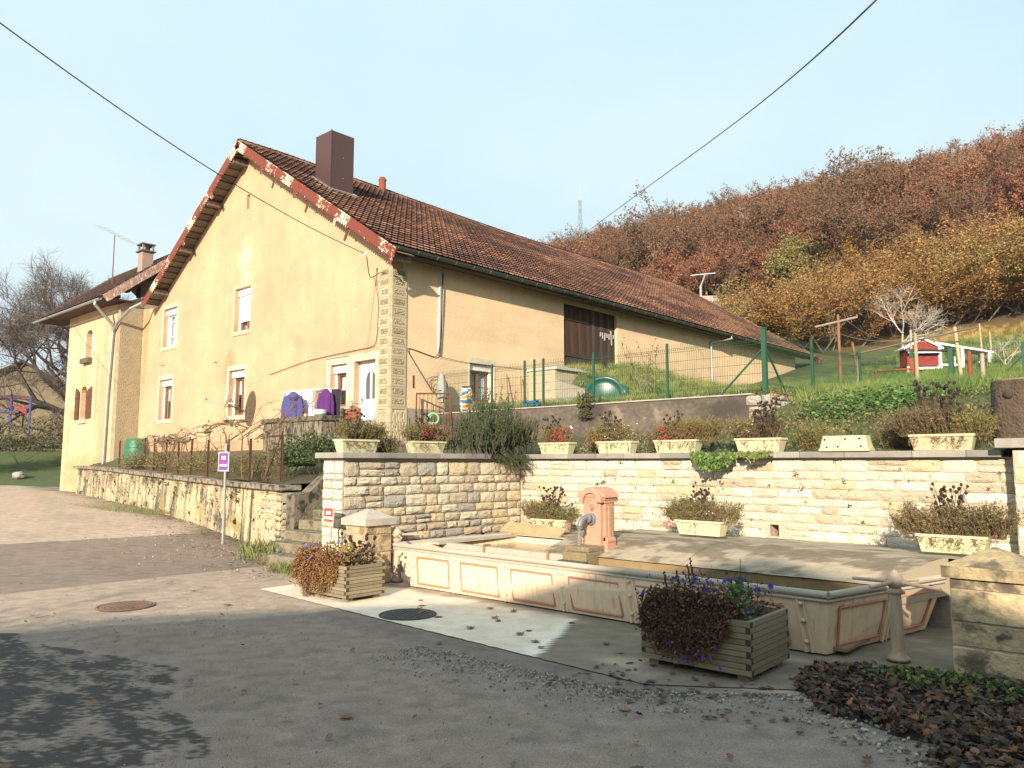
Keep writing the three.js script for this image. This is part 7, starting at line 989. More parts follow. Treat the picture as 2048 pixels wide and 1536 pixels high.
// ---------------------------------------------------------------- upper garden things
{
  const sp = thing('green_sandpit', 'round dark green plastic sandpit shell standing on edge behind the mesh fence', 'sandpit', [2.9, 3.95, -6.0], 0.6), gm = STD({ color: L(0.008, 0.07, 0.055), roughness: 0.35 });
  const g = lathe([[0, -0.16], [0.42, -0.15], [0.5, -0.02], [0.56, 0.0], [0.6, 0.0], [0.6, -0.03], [0.54, -0.05], [0.46, -0.19], [0, -0.2]], 32); g.rotateX(Math.PI / 2 - 0.35); part(sp, 'shell', g, gm); for (const a of [0.25]) part(sp, 'flipper', (() => { const s = new THREE.SphereGeometry(0.16, 12, 8); s.scale(1, 1, 0.4); s.translate(0.62 * Math.cos(a), 0.62 * Math.sin(a), -0.08); s.rotateX(-0.35); return s; })(), gm);
  const rb = thing('ramp_block', 'cream rendered block beside the barn ramp with a white coping', 'wall', [0.03, 3.2, -5.75]); part(rb, 'block', hexa([[0, -0.3, 0], [1.15, -0.3, 0], [1.15, -0.3, -1.9], [0, -0.3, -1.9]], [[0, 1.62, 0], [1.15, 1.62, 0], [1.15, 1.62, -1.9], [0, 1.62, -1.9]]), M.side.clone()); rb.children[0].material = mat(0.62, 0.52, 0.36); part(rb, 'coping', rbox(1.3, 0.09, 2.0, 0.6, 1.665, -0.95, 0.01), mat(0.62, 0.6, 0.55)); part(rb, 'slope_wall', hexa([[1.15, -0.3, 0], [3.2, -0.3, -0.4], [3.2, -0.3, -0.6], [1.15, -0.3, -0.3]], [[1.15, 1.3, 0], [3.2, 0.5, -0.4], [3.2, 0.5, -0.6], [1.15, 1.3, -0.3]]), mat(0.40, 0.36, 0.29));
  const shaft = mat(0.36, 0.23, 0.12), tl = (label, x, z, lean, head) => { const t = thing('garden_tool', label, 'tool', [x, 3.3, z]); part(t, 'handle', rod([0.35, 0, 0], [0.0, 1.35, -lean], 0.018, 0.015, 6), shaft); part(t, 'head', head ? box2(0.26, 0.44, -0.05, 0.16, -0.02, 0.02) : rod([0.2, 0.02, -0.1], [0.5, 0.02, 0.1], 0.02, 0.02, 6), M.black); };
  tl('long-handled spade leaning against the side wall, behind the mesh fence', 0.08, -4.4, 0.25, true); tl('long-handled rake leaning beside the spade against the side wall', 0.1, -5.0, 0.3, false);
  const cl = thing('blue_clamp', 'small blue clamp at the foot of the fence posts above the rosemary', 'clamp', [3.85, 3.26, -1.5]), bm = STD({ color: L(0.02, 0.09, 0.2), roughness: 0.5 }); part(cl, 'body', [rbox(0.42, 0.06, 0.06, 0, 0.12, 0, 0.01), rbox(0.06, 0.16, 0.06, -0.18, 0.08, 0, 0.01), rbox(0.06, 0.16, 0.06, 0.18, 0.08, 0, 0.01), rod([-0.25, 0.05, 0], [0.25, 0.05, 0], 0.015)], bm);
  const bg = thing('patterned_sack', 'tall white sack with blue and orange print behind the mesh fence', 'sack', [0.95, 3.2, -2.0], 0.5); part(bg, 'sack', garment([[0.78, 0.11, 0.04], [0.74, 0.15, 0.08], [0.6, 0.17, 0.12], [0.3, 0.18, 0.13], [0.05, 0.17, 0.12], [0, 0.12, 0.09]], 24, 2, 0.05), STD({ map: tex(64, 128, (u, v) => { const n = nz(u * 5, v * 7, 3); return v > 0.72 ? [0.85, 0.83, 0.78] : n > 0.12 ? [0.25, 0.42, 0.62] : n < -0.15 ? [0.85, 0.55, 0.2] : [0.86, 0.84, 0.76]; }, true), roughness: 0.7 }));
  part(bg, 'top_tie', (() => { const t = new THREE.TorusGeometry(0.1, 0.02, 6, 14); t.rotateX(Math.PI / 2); t.translate(0, 0.79, 0); return t; })(), M.black);
  const rp = thing('rusty_grille', 'rusty barred iron grille leaning at the start of the mesh fence', 'grille', [0.62, 2.65, -1.05], 0.75), rm = mat(0.17, 0.05, 0.03, { b: 0.003 }); rp.rotation.order = 'YXZ'; rp.rotation.x = -0.12; part(rp, 'frame', [box2(-0.5, -0.46, 0, 1.15, -0.02, 0.02), box2(0.46, 0.5, 0, 1.15, -0.02, 0.02), box2(-0.46, 0.46, 1.11, 1.15, -0.02, 0.02), box2(-0.46, 0.46, 0.1, 0.14, -0.02, 0.02)], rm); for (let i = 0; i < 8; i++) part(rp, 'bar', box2(-0.4 + i * 0.114, -0.385 + i * 0.114, 0.14, 1.11, -0.008, 0.008), rm);
  const wc = thing('wire_coil', 'tangled coil of old wire and grey cloth hanging at the fence start beside the grille', 'wire coil', [0.3, 3.55, -1.55]); part(wc, 'coil', [0.22, 0.26, 0.3].map((r, i) => { const t = new THREE.TorusGeometry(r, 0.008, 5, 26); t.rotateY(0.7 + i * 0.3); t.rotateZ(i * 0.4); t.translate(0, 0.45 + i * 0.05, i * 0.03); return t; }), M.wire); part(wc, 'cloth', garment([[0.85, 0.02, 0.02], [0.75, 0.1, 0.06], [0.4, 0.16, 0.1], [0.0, 0.12, 0.08]], 18, 5, 0.18).translate(0.12, 0, 0.02), STD({ color: L(0.26, 0.27, 0.25), roughness: 1, side: THREE.DoubleSide }));
  const hc = thing('hose_coil', 'pale green garden hose coil behind the second flower box of the sideways wall', 'hose', [6.0, 2.55, 3.75]); part(hc, 'hose', [0.085, 0.1].map((r, i) => { const t = new THREE.TorusGeometry(r, 0.022, 8, 24); t.rotateY(0.7); t.translate(0, 0.1, i * 0.03); return t; }), STD({ color: L(0.16, 0.33, 0.15), roughness: 0.5 })); part(hc, 'stake', rod([0, -0.6, 0], [0, 0.1, 0], 0.01, 0.01, 6), M.rust);
  // tall thin weed and benches by the barn
  const w = new Bush(); R = mulberry(88); for (let i = 0; i < 11; i++) { const a = V(rr(-0.3, 0.3), 0, rr(-0.2, 0.2)), e = V(a.x + rr(-0.8, 0.8), rr(1.2, 2.5), a.z + rr(-0.3, 0.3)), m = a.clone().lerp(e, 0.5).add(V(rr(-0.1, 0.1), 0.1, 0)); w.twig(a, m, 0.014, 0.01, [0.17, 0.13, 0.08]); w.twig(m, e, 0.01, 0.003, [0.17, 0.13, 0.08]); for (let k = 0; k < 16; k++) { const p = m.clone().lerp(e, rr(-0.3, 1)); w.leaf(p, rdir(0), rr(0.08, 0.15), 0.04, varc([0.20, 0.17, 0.05], 0.4)); } } const wd = thing('tall_weed', 'tall thin yellowing weed in front of the barn wall right of the plank door', 'plant', [3.9, 3.6, -6.9]); part(wd, 'stems', w.geo(), M.veg);
  const bc = thing('stone_bench', 'low dark bench against the barn wall right of the tall weed', 'bench', [0.5, 4.75, -15.2], Math.PI / 2); part(bc, 'seat', rbox(1.2, 0.1, 0.4, 0, 0.5, 0, 0.02), mat(0.14, 0.12, 0.10)); part(bc, 'leg', box2(-0.55, -0.4, 0, 0.45, -0.15, 0.15), mat(0.5, 0.45, 0.36)); part(bc, 'leg', box2(0.4, 0.55, 0, 0.45, -0.15, 0.15), mat(0.5, 0.45, 0.36));
  // vine post with crossbar, poles and wires on the meadow
  const pm = mat(0.48, 0.37, 0.22), gp = (label, x, z, h, lean, y, m = pm) => { const t = thing('garden_pole', label, 'pole', [x, y ?? upperY(x, z) - 0.1, z], 0, 'poles of the garden plot'); part(t, 'pole', rod([0, 0, 0], [lean, h, 0], 0.05, 0.042, 8), m); return t; };
  const tp = gp('rusty pole with a slanted grey crossbar at its top, right of the barn end', 8.1, -11.4, 2.4, 0, 4.1, mat(0.34, 0.17, 0.08)); part(tp, 'crossbar', rod([-0.55, 2.0, 0.5], [0.45, 2.32, -0.4], 0.04, 0.04, 6), M.concrete);
  gp('thick pale pole with peeling lower half, next to the gate', 11.29, -7.5, 1.75, 0.0, 3.3, mat(0.50, 0.36, 0.22)); gp('leaning pale pole right of the hutch run', 12.1, -8.4, 1.85, -0.12, 3.4, mat(0.55, 0.47, 0.28)); gp('tall pole on the meadow right of the hutch run', 9.5, -24.8, 2.1, -0.06, 5.75); gp('shorter pole beside the tall pole on the meadow', 9.8, -25.1, 1.75, -0.05, 5.75); gp('short weathered stub post behind the gate, left of the hutch', 9.2, -9.6, 1.0, 0.05, 3.9, mat(0.45, 0.38, 0.28)); gp('crooked rusty pole between the crossbar pole and the gate', 8.6, -11.7, 1.5, -0.2, 4.1, mat(0.30, 0.15, 0.07)); gp('thin grey pole behind the gate on the meadow', 8.3, -18.5, 2.0, 0.03, 4.9, mat(0.5, 0.45, 0.36)); gp('red-topped short stake above the stump', 12.9, -5.2, 0.7, 0, 3.5, mat(0.32, 0.08, 0.05)); gp('pale thick stake beside the red-topped one above the stump', 13.1, -5.4, 0.65, 0, 3.5, mat(0.50, 0.40, 0.30));
  const wb = new Bush(), wcol = [0.30, 0.28, 0.24], sagw = (a, b, s) => { let p = V(...a); for (let i = 1; i <= 10; i++) { const t = i / 10, q = V(lerp(a[0], b[0], t), lerp(a[1], b[1], t) - s * 4 * t * (1 - t), lerp(a[2], b[2], t)); wb.twig(p, q, 0.006, 0.006, wcol); p = q; } }; for (const k of [0, 1]) { sagw([7.7 + k * 0.6, 6.15 + k * 0.2, -11.0 - k * 0.4], [11.3, 4.95 - k * 0.1, -7.5], 0.25); sagw([11.3, 4.95 - k * 0.1, -7.5], [12.0, 5.2 - k * 0.1, -8.4], 0.08); sagw([8.3, 6.8 - k * 0.2, -18.5], [9.4, 7.7 - k * 0.3, -24.8], 0.2); } stuff(lone('garden_wires', wb.geo(), M.bark, 'slack wires strung between the poles of the garden plot', 'wires'));
  const rl = thing('loose_pole', 'long thin dark pole lying slanted across the tops of the garden posts', 'pole', [11.3, 4.85, -7.6]); part(rl, 'pole', rod([-1.6, -0.2, 0.1], [1.3, 0.27, -0.3], 0.025, 0.02, 6), mat(0.20, 0.17, 0.14));
}
{ // hutch
  const h = thing('rabbit_hutch', 'red hutch with white trim and a long slanting white run on the meadow', 'hutch', [7.9, upperY(7.9, -22.2), -22.2], 0.62), red = mat(0.30, 0.05, 0.045), wh = M.white;
  const g = extr([[-0.75, 0.25], [0.55, 0.25], [0.55, 1.0], [-0.1, 1.35], [-0.75, 1.0]], 0.8); g.translate(0, 0, -0.8); part(h, 'cabin', uvm(g), red);
  for (const s of [1, -1]) { const r = new THREE.BoxGeometry(0.95, 0.07, 1.0); r.rotateZ(-s * 0.5); r.translate(-0.1 + s * 0.38, 1.2, -0.4); part(h, 'roof', uvm(r), wh); } part(h, 'canopy', box(1.3, 0.05, 0.3, -0.12, 0.86, 0.12, 0, 0, 0.4), mat(0.3, 0.29, 0.27)); part(h, 'canopy_trim', box2(-0.78, 0.5, 0.76, 0.81, 0.24, 0.27), wh);
  part(h, 'run_roof', box(2.3, 0.08, 0.9, 1.55, 1.0, -0.4, 0, -0.19), wh); for (const x of [0.56, 1.45, 2.5]) { part(h, 'run_post', box2(x - 0.06, x + 0.06, -0.1, 1.12 - (x - 0.5) * 0.17, -0.05, 0.05), wh); part(h, 'run_post', box2(x - 0.06, x + 0.06, -0.1, 1.12 - (x - 0.5) * 0.17, -0.85, -0.75), wh); } part(h, 'run_rail', [box2(0.6, 1.45, 0.24, 0.32, -0.03, 0.03), box2(-0.7, 0.5, 0.1, 0.2, -0.02, 0.04)], wh); for (const x of [-0.7, 0.5]) part(h, 'leg', box2(x - 0.04, x + 0.04, -0.1, 0.25, -0.1, -0.02), wh);
}
{ // stump
  const g = new THREE.CylinderGeometry(0.47, 0.52, 1.05, 56, 22), p = g.attributes.position; for (let i = 0; i < p.count; i++) { const x = p.getX(i), y = p.getY(i), z = p.getZ(i), r = Math.hypot(x, z); if (r > 0.4) { const a = Math.atan2(z, x), n = 1 + 0.09 * nz(Math.cos(a) * 2, y * 0.8, Math.sin(a) * 2) + 0.05 * nz(a * 6, y * 5, 2) + 0.03 * nz(a * 16, y * 9, 5); p.setX(i, x * n); p.setZ(i, z * n); } else p.setY(i, y + 0.02 * nz(x * 9, z * 9)); } g.computeVertexNormals(); g.translate(0, 0.45, 0);
  const t = thing('tree_stump', 'thick old tree stump with dark furrowed bark at the right edge', 'stump', [14.78, 2.0, 0.55]); part(t, 'bark', uvm(g), mat(0.145, 0.10, 0.068, { b: 0.04, bs: 2.5 })); const kn = new THREE.SphereGeometry(0.07, 10, 8); kn.translate(-0.2, 0.78, 0.42); part(t, 'knot', kn, mat(0.08, 0.055, 0.04)); part(t, 'sawn_top', (() => { const c = new THREE.CylinderGeometry(0.43, 0.43, 0.03, 40); c.translate(0, 0.985, 0); return uvm(c); })(), mat(0.33, 0.26, 0.17));
}
// ---------------------------------------------------------------- wires across the sky, poles and mast on the hill
{
  const span = (name, label, pts, r) => { const c = new THREE.CatmullRomCurve3(pts.map((p) => V(...p))); lone(name, new THREE.TubeGeometry(c, 60, r, 6), M.wire, label, 'cable'); };
  span('overhead_cable', 'black overhead cable running down from the upper left to the gable corner', Array.from({ length: 13 }, (_, i) => { const t = i / 12; const q = 1.3 - 1.3 * t; return [lerp(-0.32, 3.96, q), lerp(7.57, 8.21, q) - 1.1 * q * (1 - q), lerp(0.68, 10.45, q)]; }), 0.011);
  span('overhead_cable', 'black overhead cable rising from behind the barn roof to the upper right', [[14.2, 8.0, 3.3], [13.89, 7.55, 3.60], [9.23, 9.9, -2.98], [1.2, 11.79, -10.54], [-10.68, 14.33, -21.37]], 0.012);
  span('overhead_cable', 'thin overhead cable running from the left edge to the annex', [[-13.8, 7.2, 6.3], [-18, 7.75, 3.8], [-22.4, 8.38, 0.95]], 0.012);
  const up = thing('utility_pole', 'grey concrete utility pole with a slanted arm above the barn roof', 'utility pole', [-18.5, 12.4, -52.1]); part(up, 'pole', rod([0, 0, 0], [0, 6.2, 0], 0.16, 0.11, 8), mat(0.5, 0.47, 0.43)); part(up, 'arm', rod([0, 6.1, 0], [0.6, 7.1, 0.2], 0.09, 0.07, 6), mat(0.5, 0.47, 0.43)); part(up, 'crossbar', rod([-0.7, 7.2, 0.6], [1.3, 7.3, -0.5], 0.05, 0.05, 6), M.steel); part(up, 'insulator', [-0.6, 0, 0.6, 1.2].map((t) => { const s = new THREE.SphereGeometry(0.09, 8, 6); s.translate(t, 7.36, 0.55 - (t + 0.6) * 0.6); return s; }), M.black);
  span('overhead_cable', 'upper pair wire running right from the utility pole above the thicket', [[-18.4, 19.75, -52.0], [-8, 20.6, -58], [1.5, 22.0, -63]], 0.02); span('overhead_cable', 'lower pair wire running right from the utility pole above the thicket', [[-18.4, 19.3, -52.0], [-8, 19.5, -58], [1.5, 20.5, -63]], 0.02);
  const m = thing('radio_mast', 'tall lattice radio mast on the crest of the wooded hill', 'mast', [-125.5, 58, -175]), lm = STD({ color: L(0.16, 0.17, 0.19), roughness: 0.6 }); const gs = []; for (const [x, z] of [[-1, -1], [1, -1], [1, 1], [-1, 1]]) gs.push(rod([x * 0.9, 0, z * 0.9], [x * 0.3, 26, z * 0.3], 0.08, 0.06, 4)); part(m, 'leg', gs, lm); const br = []; for (let i = 0; i < 11; i++) { const a = 0.9 - i * 0.055, b = a - 0.055, y = i * 2.35; br.push(rod([-a, y, a], [b, y + 2.35, b], 0.045, 0.045, 4), rod([a, y, a], [-b, y + 2.35, b], 0.07, 0.07, 4), rod([a, y, -a], [b, y + 2.35, b], 0.045, 0.045, 4), rod([a, y, a], [b, y + 2.35, -b], 0.07, 0.07, 4)); } part(m, 'bracing', br, lm); part(m, 'aerial', rod([0, 26, 0], [0, 29.5, 0], 0.08, 0.06, 5), M.steel);
  const hr = (label, x, y, z, w, a, c) => { const t = thing('hill_house', label, 'house', [x, y, z], a); const g = extr([[-w, -4], [w, -4], [w, 0], [0, w * 0.55], [-w, 0]], 7); g.translate(0, 0, -7); part(t, 'wall', uvm(g), mat(0.5, 0.46, 0.38)); for (const s of [1, -1]) { const r = new THREE.BoxGeometry(w * 1.28, 0.16, 7.8); r.rotateZ(-s * 0.503); r.translate(s * w * 0.53, w * 0.28 + 0.1, -3.5); part(t, 'roof', uvm(r), mat(...c)); } };
  hr('house gable peeping over the thicket below the hill', -15.3, 22.6, -72.4, 1.7, 0.7, [0.33, 0.30, 0.26]); hr('long low house behind the barn roof with a pale roof edge', -20.6, 17.4, -58.5, 2.4, 2.2, [0.5, 0.44, 0.36]);
}
// ---------------------------------------------------------------- street furniture, litter, grass
{
  const mh = thing('manhole_cover', 'round rusty manhole cover in the asphalt', 'manhole cover', [6.08, 0.012, 9.12]), rm = STD({ vertexColors: false, color: L(0.32, 0.185, 0.125), roughness: 0.8, map: rep(grainT, 4), bumpMap: rep(fineB, 4), bumpScale: 0.006 }); part(mh, 'frame', (() => { const t = new THREE.TorusGeometry(0.335, 0.018, 6, 40); t.rotateX(Math.PI / 2); t.scale(1, 0.5, 1); return uvm(t); })(), rm); part(mh, 'lid', (() => { const c = new THREE.CylinderGeometry(0.31, 0.31, 0.016, 40); return uvm(c); })(), rm); const rv = []; for (let i = -4; i <= 4; i++) for (let j = -4; j <= 4; j++) if (i * i + j * j < 17) rv.push(box(0.038, 0.006, 0.038, i * 0.066, 0.010, j * 0.066, 0.3)); stuff(part(mh, 'studs', rv, rm));
  const dg = copyOf(mh, [9.22, 0.016, 7.05], 0.4, 'round dark manhole cover at the pad edge with leaves caught on it'); const dk = mat(0.10, 0.088, 0.078, { b: 0.006, s: 4 }); dg.traverse((m) => { if (m.isMesh) m.material = dk; });
  // fallen maple leaves
  const leafG = (curl) => { const pts = [[0, -0.5], [0.12, -0.32], [0.42, -0.34], [0.3, -0.14], [0.52, 0.1], [0.26, 0.1], [0.24, 0.34], [0.1, 0.26], [0, 0.52], [-0.1, 0.26], [-0.24, 0.34], [-0.26, 0.1], [-0.52, 0.1], [-0.3, -0.14], [-0.42, -0.34], [-0.12, -0.32]], g = new THREE.ShapeGeometry(new THREE.Shape(pts.map((q) => new THREE.Vector2(...q)))), p = g.attributes.position; for (let i = 0; i < p.count; i++) { const x = p.getX(i), y = p.getY(i); p.setZ(i, curl * (x * x + 0.5 * y * y) * 1.3 + 0.06 * nz(x * 5, y * 5, curl * 9)); } g.rotateX(-Math.PI / 2); const f = g.toNonIndexed(); f.computeVertexNormals(); return f; };
  const LG = [leafG(0.22), leafG(-0.18), leafG(0.45)], lms = [[0.17, 0.075, 0.035], [0.10, 0.05, 0.03], [0.24, 0.11, 0.045], [0.07, 0.04, 0.03]].map((c) => STD({ color: L(...c), roughness: 0.8, side: THREE.DoubleSide }));
  R = mulberry(4242); const F = [[9.05, 6.72], [9.6, 6.9], [10.15, 6.5], [10.3, 6.6], [10.9, 6.75], [10.05, 6.05], [9.7, 6.1], [11.0, 6.1], [10.95, 6.95], [11.3, 7.1], [12.2, 6.9], [11.9, 6.7], [11.5, 7.25], [9.35, 7.05], [9.28, 6.9], [9.42, 6.96], [8.6, 6.3], [10.6, 7.8], [13.2, 8.3], [12.9, 7.9], [11.8, 9.8], [13.9, 9.2], [8.9, 6.55], [10.35, 7.1], [14.3, 8.9], [12.3, 8.0], [5.6, 8.0], [7.0, 8.2]];
  const leafAt = (x, z) => { const k = Math.abs(x - 9.25) < 0.3 && z > 6.8 && z < 7.2 ? 'caught on the dark manhole cover' : z > padEdge(x) ? 'lying alone on the open asphalt' : x > 11.2 ? 'on the dark dirty part of the concrete pad' : 'on the pale sunlit part of the concrete pad'; return ['dry brown maple leaf ' + k, 'leaf', 'maple leaves ' + k]; };
  F.forEach(([x, z], i) => { const m = lone('fallen_leaf', LG[i % 3], lms[i % 4], ...leafAt(x, z)); m.scale.setScalar(rr(0.08, 0.13)); m.position.set(x, (x > 6.2 && z < padEdge(x) ? 0.02 : 0.012), z); m.rotation.y = rr(0, 6.28); });
  const poly = [[13.8, 6.3], [14.15, 5.95], [14.7, 5.78], [15.6, 5.7], [17.2, 6.6], [17.0, 8.6], [15.7, 8.25], [15.1, 7.6], [14.3, 7.25], [13.95, 6.95]], mound = (x, z) => 0.01 + 0.045 * sstep(0, 0.9, inPoly(x, z, poly) ? 0.5 + 0.5 * nz(x * 2, z * 2) + 0.4 : 0);
  LG.push((() => { const g = new THREE.SphereGeometry(0.5, 7, 4, 0, 6.2832, 0, 0.9); g.scale(0.75, 0.5, 1.25); g.translate(0, -0.2, 0); const f = g.toNonIndexed(); f.computeVertexNormals(); return f; })()); const lc = LG.map(() => []); let n = 0, guard = 0; while (n < 8200 && guard++ < 90000) { const x = rr(12.2, 17.2), z = rr(5.5, 8.6), e = inPoly(x + 0.25 * nz(x * 2, z * 2, 4), z + 0.25 * nz(x * 2, z * 2, 7), poly); const ed = !e && R() < 0.03 && z > 6.2 && z < 8.2 && x > 12.3; if (!e && !ed) continue; lc[R() < 0.55 ? 3 : n % 3].push([x, e ? 0.035 + R() * mound(x, z) : 0.02, z, e]); n++; }
  lc.forEach((list, k) => { const im = new THREE.InstancedMesh(LG[k], STD({ color: L(1, 1, 1), roughness: 0.85, side: THREE.DoubleSide }), list.length), m = new THREE.Matrix4(), c = new THREE.Color(); list.forEach(([x, y, z, e], i) => { const s = rr(0.028, 0.085); m.compose(V(x, y, z), new THREE.Quaternion().setFromEuler(new THREE.Euler(rr(-1.1, 1.1) * (e ? 1 : 0.2), rr(0, 6.28), rr(-1.1, 1.1) * (e ? 1 : 0.2))), V(s, s, s)); im.setMatrixAt(i, m); const q = varc(pick(k < 3 && R() < 0.12 ? [[0.2, 0.09, 0.04]] : [[0.075, 0.04, 0.026], [0.055, 0.033, 0.024], [0.10, 0.052, 0.03], [0.042, 0.03, 0.022], [0.06, 0.045, 0.03], [0.035, 0.026, 0.02], [0.085, 0.06, 0.03], [0.18, 0.082, 0.036]]), 0.35); im.setColorAt(i, c.setRGB(...q)); }); im.name = numbered('leaf_litter'); im.castShadow = im.receiveShadow = true; scene.add(im); stuff(tag(im, 'deep drift of dead brown leaves at the foot of the mossy post, ' + ['flat leaves', 'cupped leaves', 'curled leaves', 'small oval leaves'][k], 'leaf litter')); });
  structure('litter_soil', sheet(13.3, 17.3, 60, 5.6, 8.5, 46, (x, z) => (inPoly(x + 0.2 * nz(x * 2, z * 2, 4), z + 0.2 * nz(x * 2, z * 2, 7), poly) ? 0.03 : -0.05), () => [0.05, 0.036, 0.025]), grassM);
  const gi = new Bush(); for (let i = 0; i < 620; i++) { const a = rr(0, 6.28), q = Math.sqrt(R()), x = 14.95 + Math.cos(a) * q * 0.75, z = 6.15 + Math.sin(a) * q * 0.32; gi.leaf(V(x, 0.06 + rr(0, 0.14) * (1 - q), z), V(rr(-1, 1), rr(0, 0.6), rr(-1, 1)).normalize(), rr(0.03, 0.06), 0.035, varc(pick([[0.06, 0.11, 0.025], [0.12, 0.16, 0.035], [0.17, 0.17, 0.04], [0.03, 0.06, 0.02]]), 0.35), 0.1); } stuff(lone('ground_ivy', gi.geo(), M.veg, 'patch of yellow-green ground ivy at the foot of the mossy post', 'ground ivy'));
  const gt = (label, x, z, y, w, d, h, nn, cols) => { const t = new Bush(); for (let i = 0; i < nn; i++) { const a = V(x + rr(-w, w), y, z + rr(-d, d)), k = rr(0.4, 1) * h, e = a.clone().add(V(rr(-0.5, 0.5) * k, k, rr(-0.5, 0.5) * k)), m = a.clone().lerp(e, 0.5).add(V(0, 0.12 * k, 0)), c = varc(pick(cols), 0.35), s = V(rr(-1, 1), 0, rr(-1, 1)).normalize().multiplyScalar(0.006); t.tri(a.clone().add(s), a.clone().sub(s), m, c); t.tri(a.clone().sub(s.clone().multiplyScalar(0.4)), m, e, c); t.tri(m.clone().add(s), a, e, c); } stuff(lone('grass_tuft', t.geo(), M.veg, label, 'grass')); };
  const gc = [[0.08, 0.15, 0.03], [0.13, 0.19, 0.04], [0.2, 0.2, 0.06], [0.17, 0.12, 0.06]];
  gt('long green grass at the low wall end beside the stair', 3.0, 5.35, 0.0, 0.5, 0.35, 0.42, 420, gc); gt('weeds and grass at the foot of the stair', 5.2, 5.9, 0.0, 0.8, 0.35, 0.22, 700, gc); gt('grass strip along the far part of the low wall', -10.5, 3.5, 0.42, 5.5, 0.8, 0.12, 5200, [[0.10, 0.14, 0.035], [0.15, 0.17, 0.05], [0.2, 0.17, 0.07]]); gt('thin grass at the foot of the low wall near the street sign', 0.4, 4.6, 0.02, 1.6, 0.18, 0.14, 260, gc);
  const dl = lc[0].slice(0, 0); { const im = new THREE.InstancedMesh(LG[0], STD({ color: L(1, 1, 1), roughness: 0.85, side: THREE.DoubleSide }), 900), m = new THREE.Matrix4(), c = new THREE.Color(); for (let i = 0; i < 900; i++) { let x, z; if (i < 520) { x = rr(-6, 2.4); z = 4.75 + (x - 2.45) * 0.155 + 0.1 + Math.pow(R(), 2.2) * 1.2; } else if (i < 760) { x = rr(3, 6); z = 5.7 + Math.pow(R(), 1.5) * 1.1; } else { x = rr(3, 16); z = rr(7.6, 12); } const s = rr(0.03, 0.075); m.compose(V(x, streetY(x) + 0.025 + (i < 760 ? R() * 0.03 : 0), z), new THREE.Quaternion().setFromEuler(new THREE.Euler(rr(-0.4, 0.4), rr(0, 6.28), rr(-0.4, 0.4))), V(s, s, s)); im.setMatrixAt(i, m); im.setColorAt(i, c.setRGB(...varc(pick([[0.14, 0.07, 0.04], [0.2, 0.11, 0.06], [0.09, 0.05, 0.035], [0.2, 0.15, 0.1]]), 0.3))); } im.name = 'leaf_scraps'; im.castShadow = im.receiveShadow = true; scene.add(im); stuff(tag(im, 'small dead leaves and scraps strewn along the low wall and over the street', 'leaf litter')); }
  const pg = stoneGeo(5, 1); { const im = new THREE.InstancedMesh(new THREE.DodecahedronGeometry(1, 0), STD({ color: L(1, 1, 1), roughness: 0.95 }), 5200), m = new THREE.Matrix4(), c = new THREE.Color(); for (let i = 0; i < 5200; i++) { let x, z, s; if (i < 2600) { x = rr(10.5, 17); z = padEdge(x) + 0.25 + Math.abs(rr(-1, 1) * rr(0, 1)) * 0.9 + (13 - x) * 0.1; s = rr(0.003, 0.011); } else if (i < 3300) { x = rr(14.2, 16.6); z = 7.5 + rr(-0.35, 0.5) + (x - 15) * 0.45; s = rr(0.005, 0.016); } else if (i < 3700) { x = rr(-2, 6); z = 5.3 + Math.pow(R(), 3) * 2; s = rr(0.005, 0.014); } else { x = rr(6, 18); z = rr(7.8, 12.5); s = rr(0.002, 0.007); } const w = R() < (i < 3700 ? 0.3 : 0.12) ? rr(0.3, 0.5) : rr(0.1, 0.28); m.compose(V(x, streetY(x) + 0.008 + s * 0.3, z), new THREE.Quaternion().setFromEuler(new THREE.Euler(R() * 6, R() * 6, R() * 6)), V(s, s * 0.7, s * 1.2)); im.setMatrixAt(i, m); im.setColorAt(i, c.setRGB(w, w * 0.9, w * 0.8)); } im.name = 'gravel'; im.castShadow = im.receiveShadow = true; scene.add(im); stuff(tag(im, 'loose gravel and grit along the pad edge and over the asphalt', 'gravel')); }
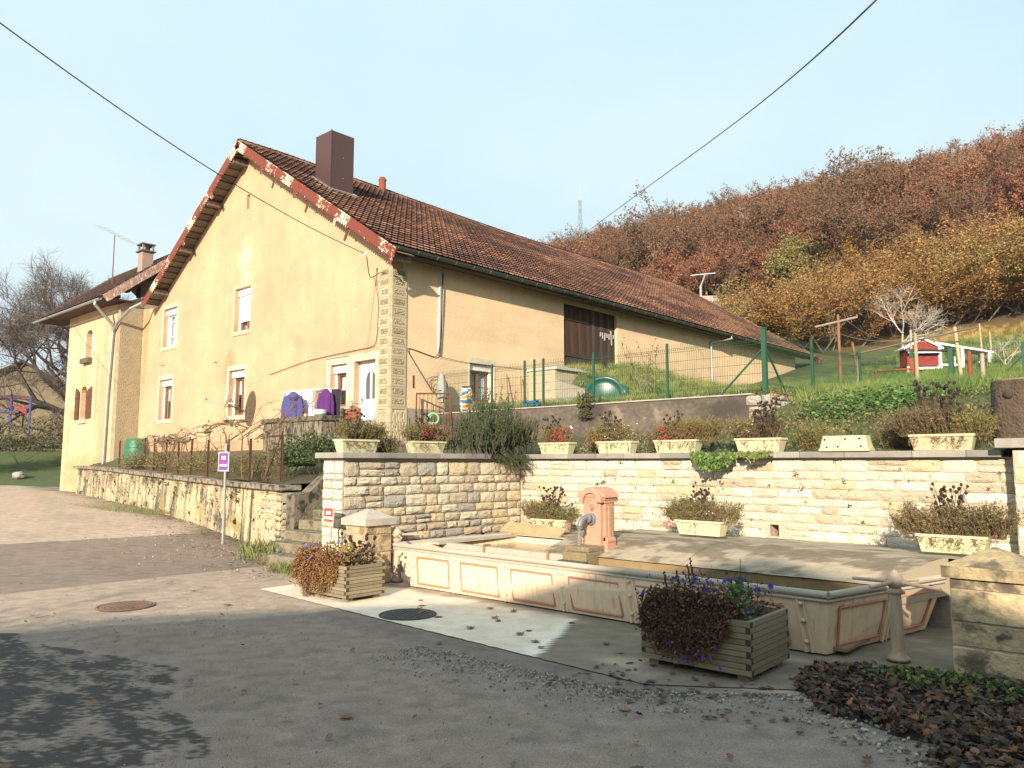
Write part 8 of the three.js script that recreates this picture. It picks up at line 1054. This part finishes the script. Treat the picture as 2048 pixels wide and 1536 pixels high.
  // tufts over lawn and meadow
  const tb = new Bush(); R = mulberry(9); for (let i = 0; i < 26; i++) { const a = V(rr(-0.14, 0.14), 0, rr(-0.14, 0.14)), k = rr(0.1, 0.3), e = a.clone().add(V(rr(-0.6, 0.6) * k, k, rr(-0.6, 0.6) * k)), s = V(0.008, 0, 0.006); tb.tri(a.clone().add(s), a.clone().sub(s), e, varc([0.9, 0.9, 0.9], 0.35)); } { const N = 9000, im = new THREE.InstancedMesh(tb.geo(), M.veg.clone(), N), m = new THREE.Matrix4(), c = new THREE.Color(); for (let i = 0; i < N; i++) { const far = i > 4200, x = far ? rr(4, 22) : rr(0.2, 15.5), z = far ? rr(-42, -10) : rr(-14, -2.2), y = upperY(x, z); m.compose(V(x, y - 0.02, z), new THREE.Quaternion().setFromAxisAngle(UP, R() * 6.28), V(1, rr(0.5, 1.3), 1)); im.setMatrixAt(i, m); const q = meadowCol(x, z); im.setColorAt(i, c.setRGB(q[0] * 1.0, q[1] * 1.1, q[2])); } im.name = 'meadow_grass'; im.castShadow = im.receiveShadow = true; scene.add(im); stuff(tag(im, 'rough autumn grass over the lawn and meadow behind the mesh fence', 'grass')); }
}
// ---------------------------------------------------------------- across the street, behind the viewer: what shades the foreground
{
  const nb = thing('neighbour_barn', 'low-pitched barn across the street behind the viewer, shading the foreground', 'barn', [0, 0, 0]), wm = mat(0.5, 0.45, 0.36), zb = 21;
  const g = extr([[12.9, -0.5], [28.9, -0.5], [28.9, 4.5], [20.9, 7.05], [12.9, 4.4]], 12); g.translate(0, 0, zb + 0.3); part(nb, 'wall', uvm(g), wm);
  for (const [x0, y0, x1, y1] of [[12.5, 4.55, 20.9, 7.3], [20.9, 7.3, 29.3, 4.65]]) { const l = Math.hypot(x1 - x0, y1 - y0), r = new THREE.BoxGeometry(l, 0.16, 13); r.rotateZ(Math.atan2(y1 - y0, x1 - x0)); r.translate((x0 + x1) / 2, (y0 + y1) / 2 - 0.08, zb + 6.5); part(nb, 'roof', uvm(r), mat(0.2, 0.1, 0.07)); }
  part(nb, 'door', [box2(19, 23, 0, 3.6, zb + 0.24, zb + 0.3)], M.beam); for (const x of [15, 26]) part(nb, 'window', box2(x, x + 1.1, 2, 3.4, zb + 0.26, zb + 0.3), M.brown);
  const nh = thing('added_house', 'plain added house, unseen to the right behind the viewer, cutting the sky light', 'house', [27.5, 0, 2], 0.0); part(nh, 'wall', uvm(extr([[0, -0.5], [14, -0.5], [14, 7], [7, 10.5], [0, 7]], 16)), wm); for (const sd of [1, -1]) { const r = new THREE.BoxGeometry(8.6, 0.16, 17); r.rotateZ(-sd * 0.464); r.translate(7 + sd * 3.65, 8.75, 8); part(nh, 'roof', uvm(r), mat(0.2, 0.1, 0.07)); }  // house added out of view only to cut sky light from the right
  tree('street_tree', 'bare street tree across the road behind the viewer', 10.9, 19.5, 0, 43, { ...base, depth: 4, limbs: 5, h: 6.2, r: 0.1, leaf: 2, cols: RUST, ls: 0.12, fine: 2, flen: 0.6, fwid: 0.02 }, 0.8);
}
renderer.render(scene, camera);
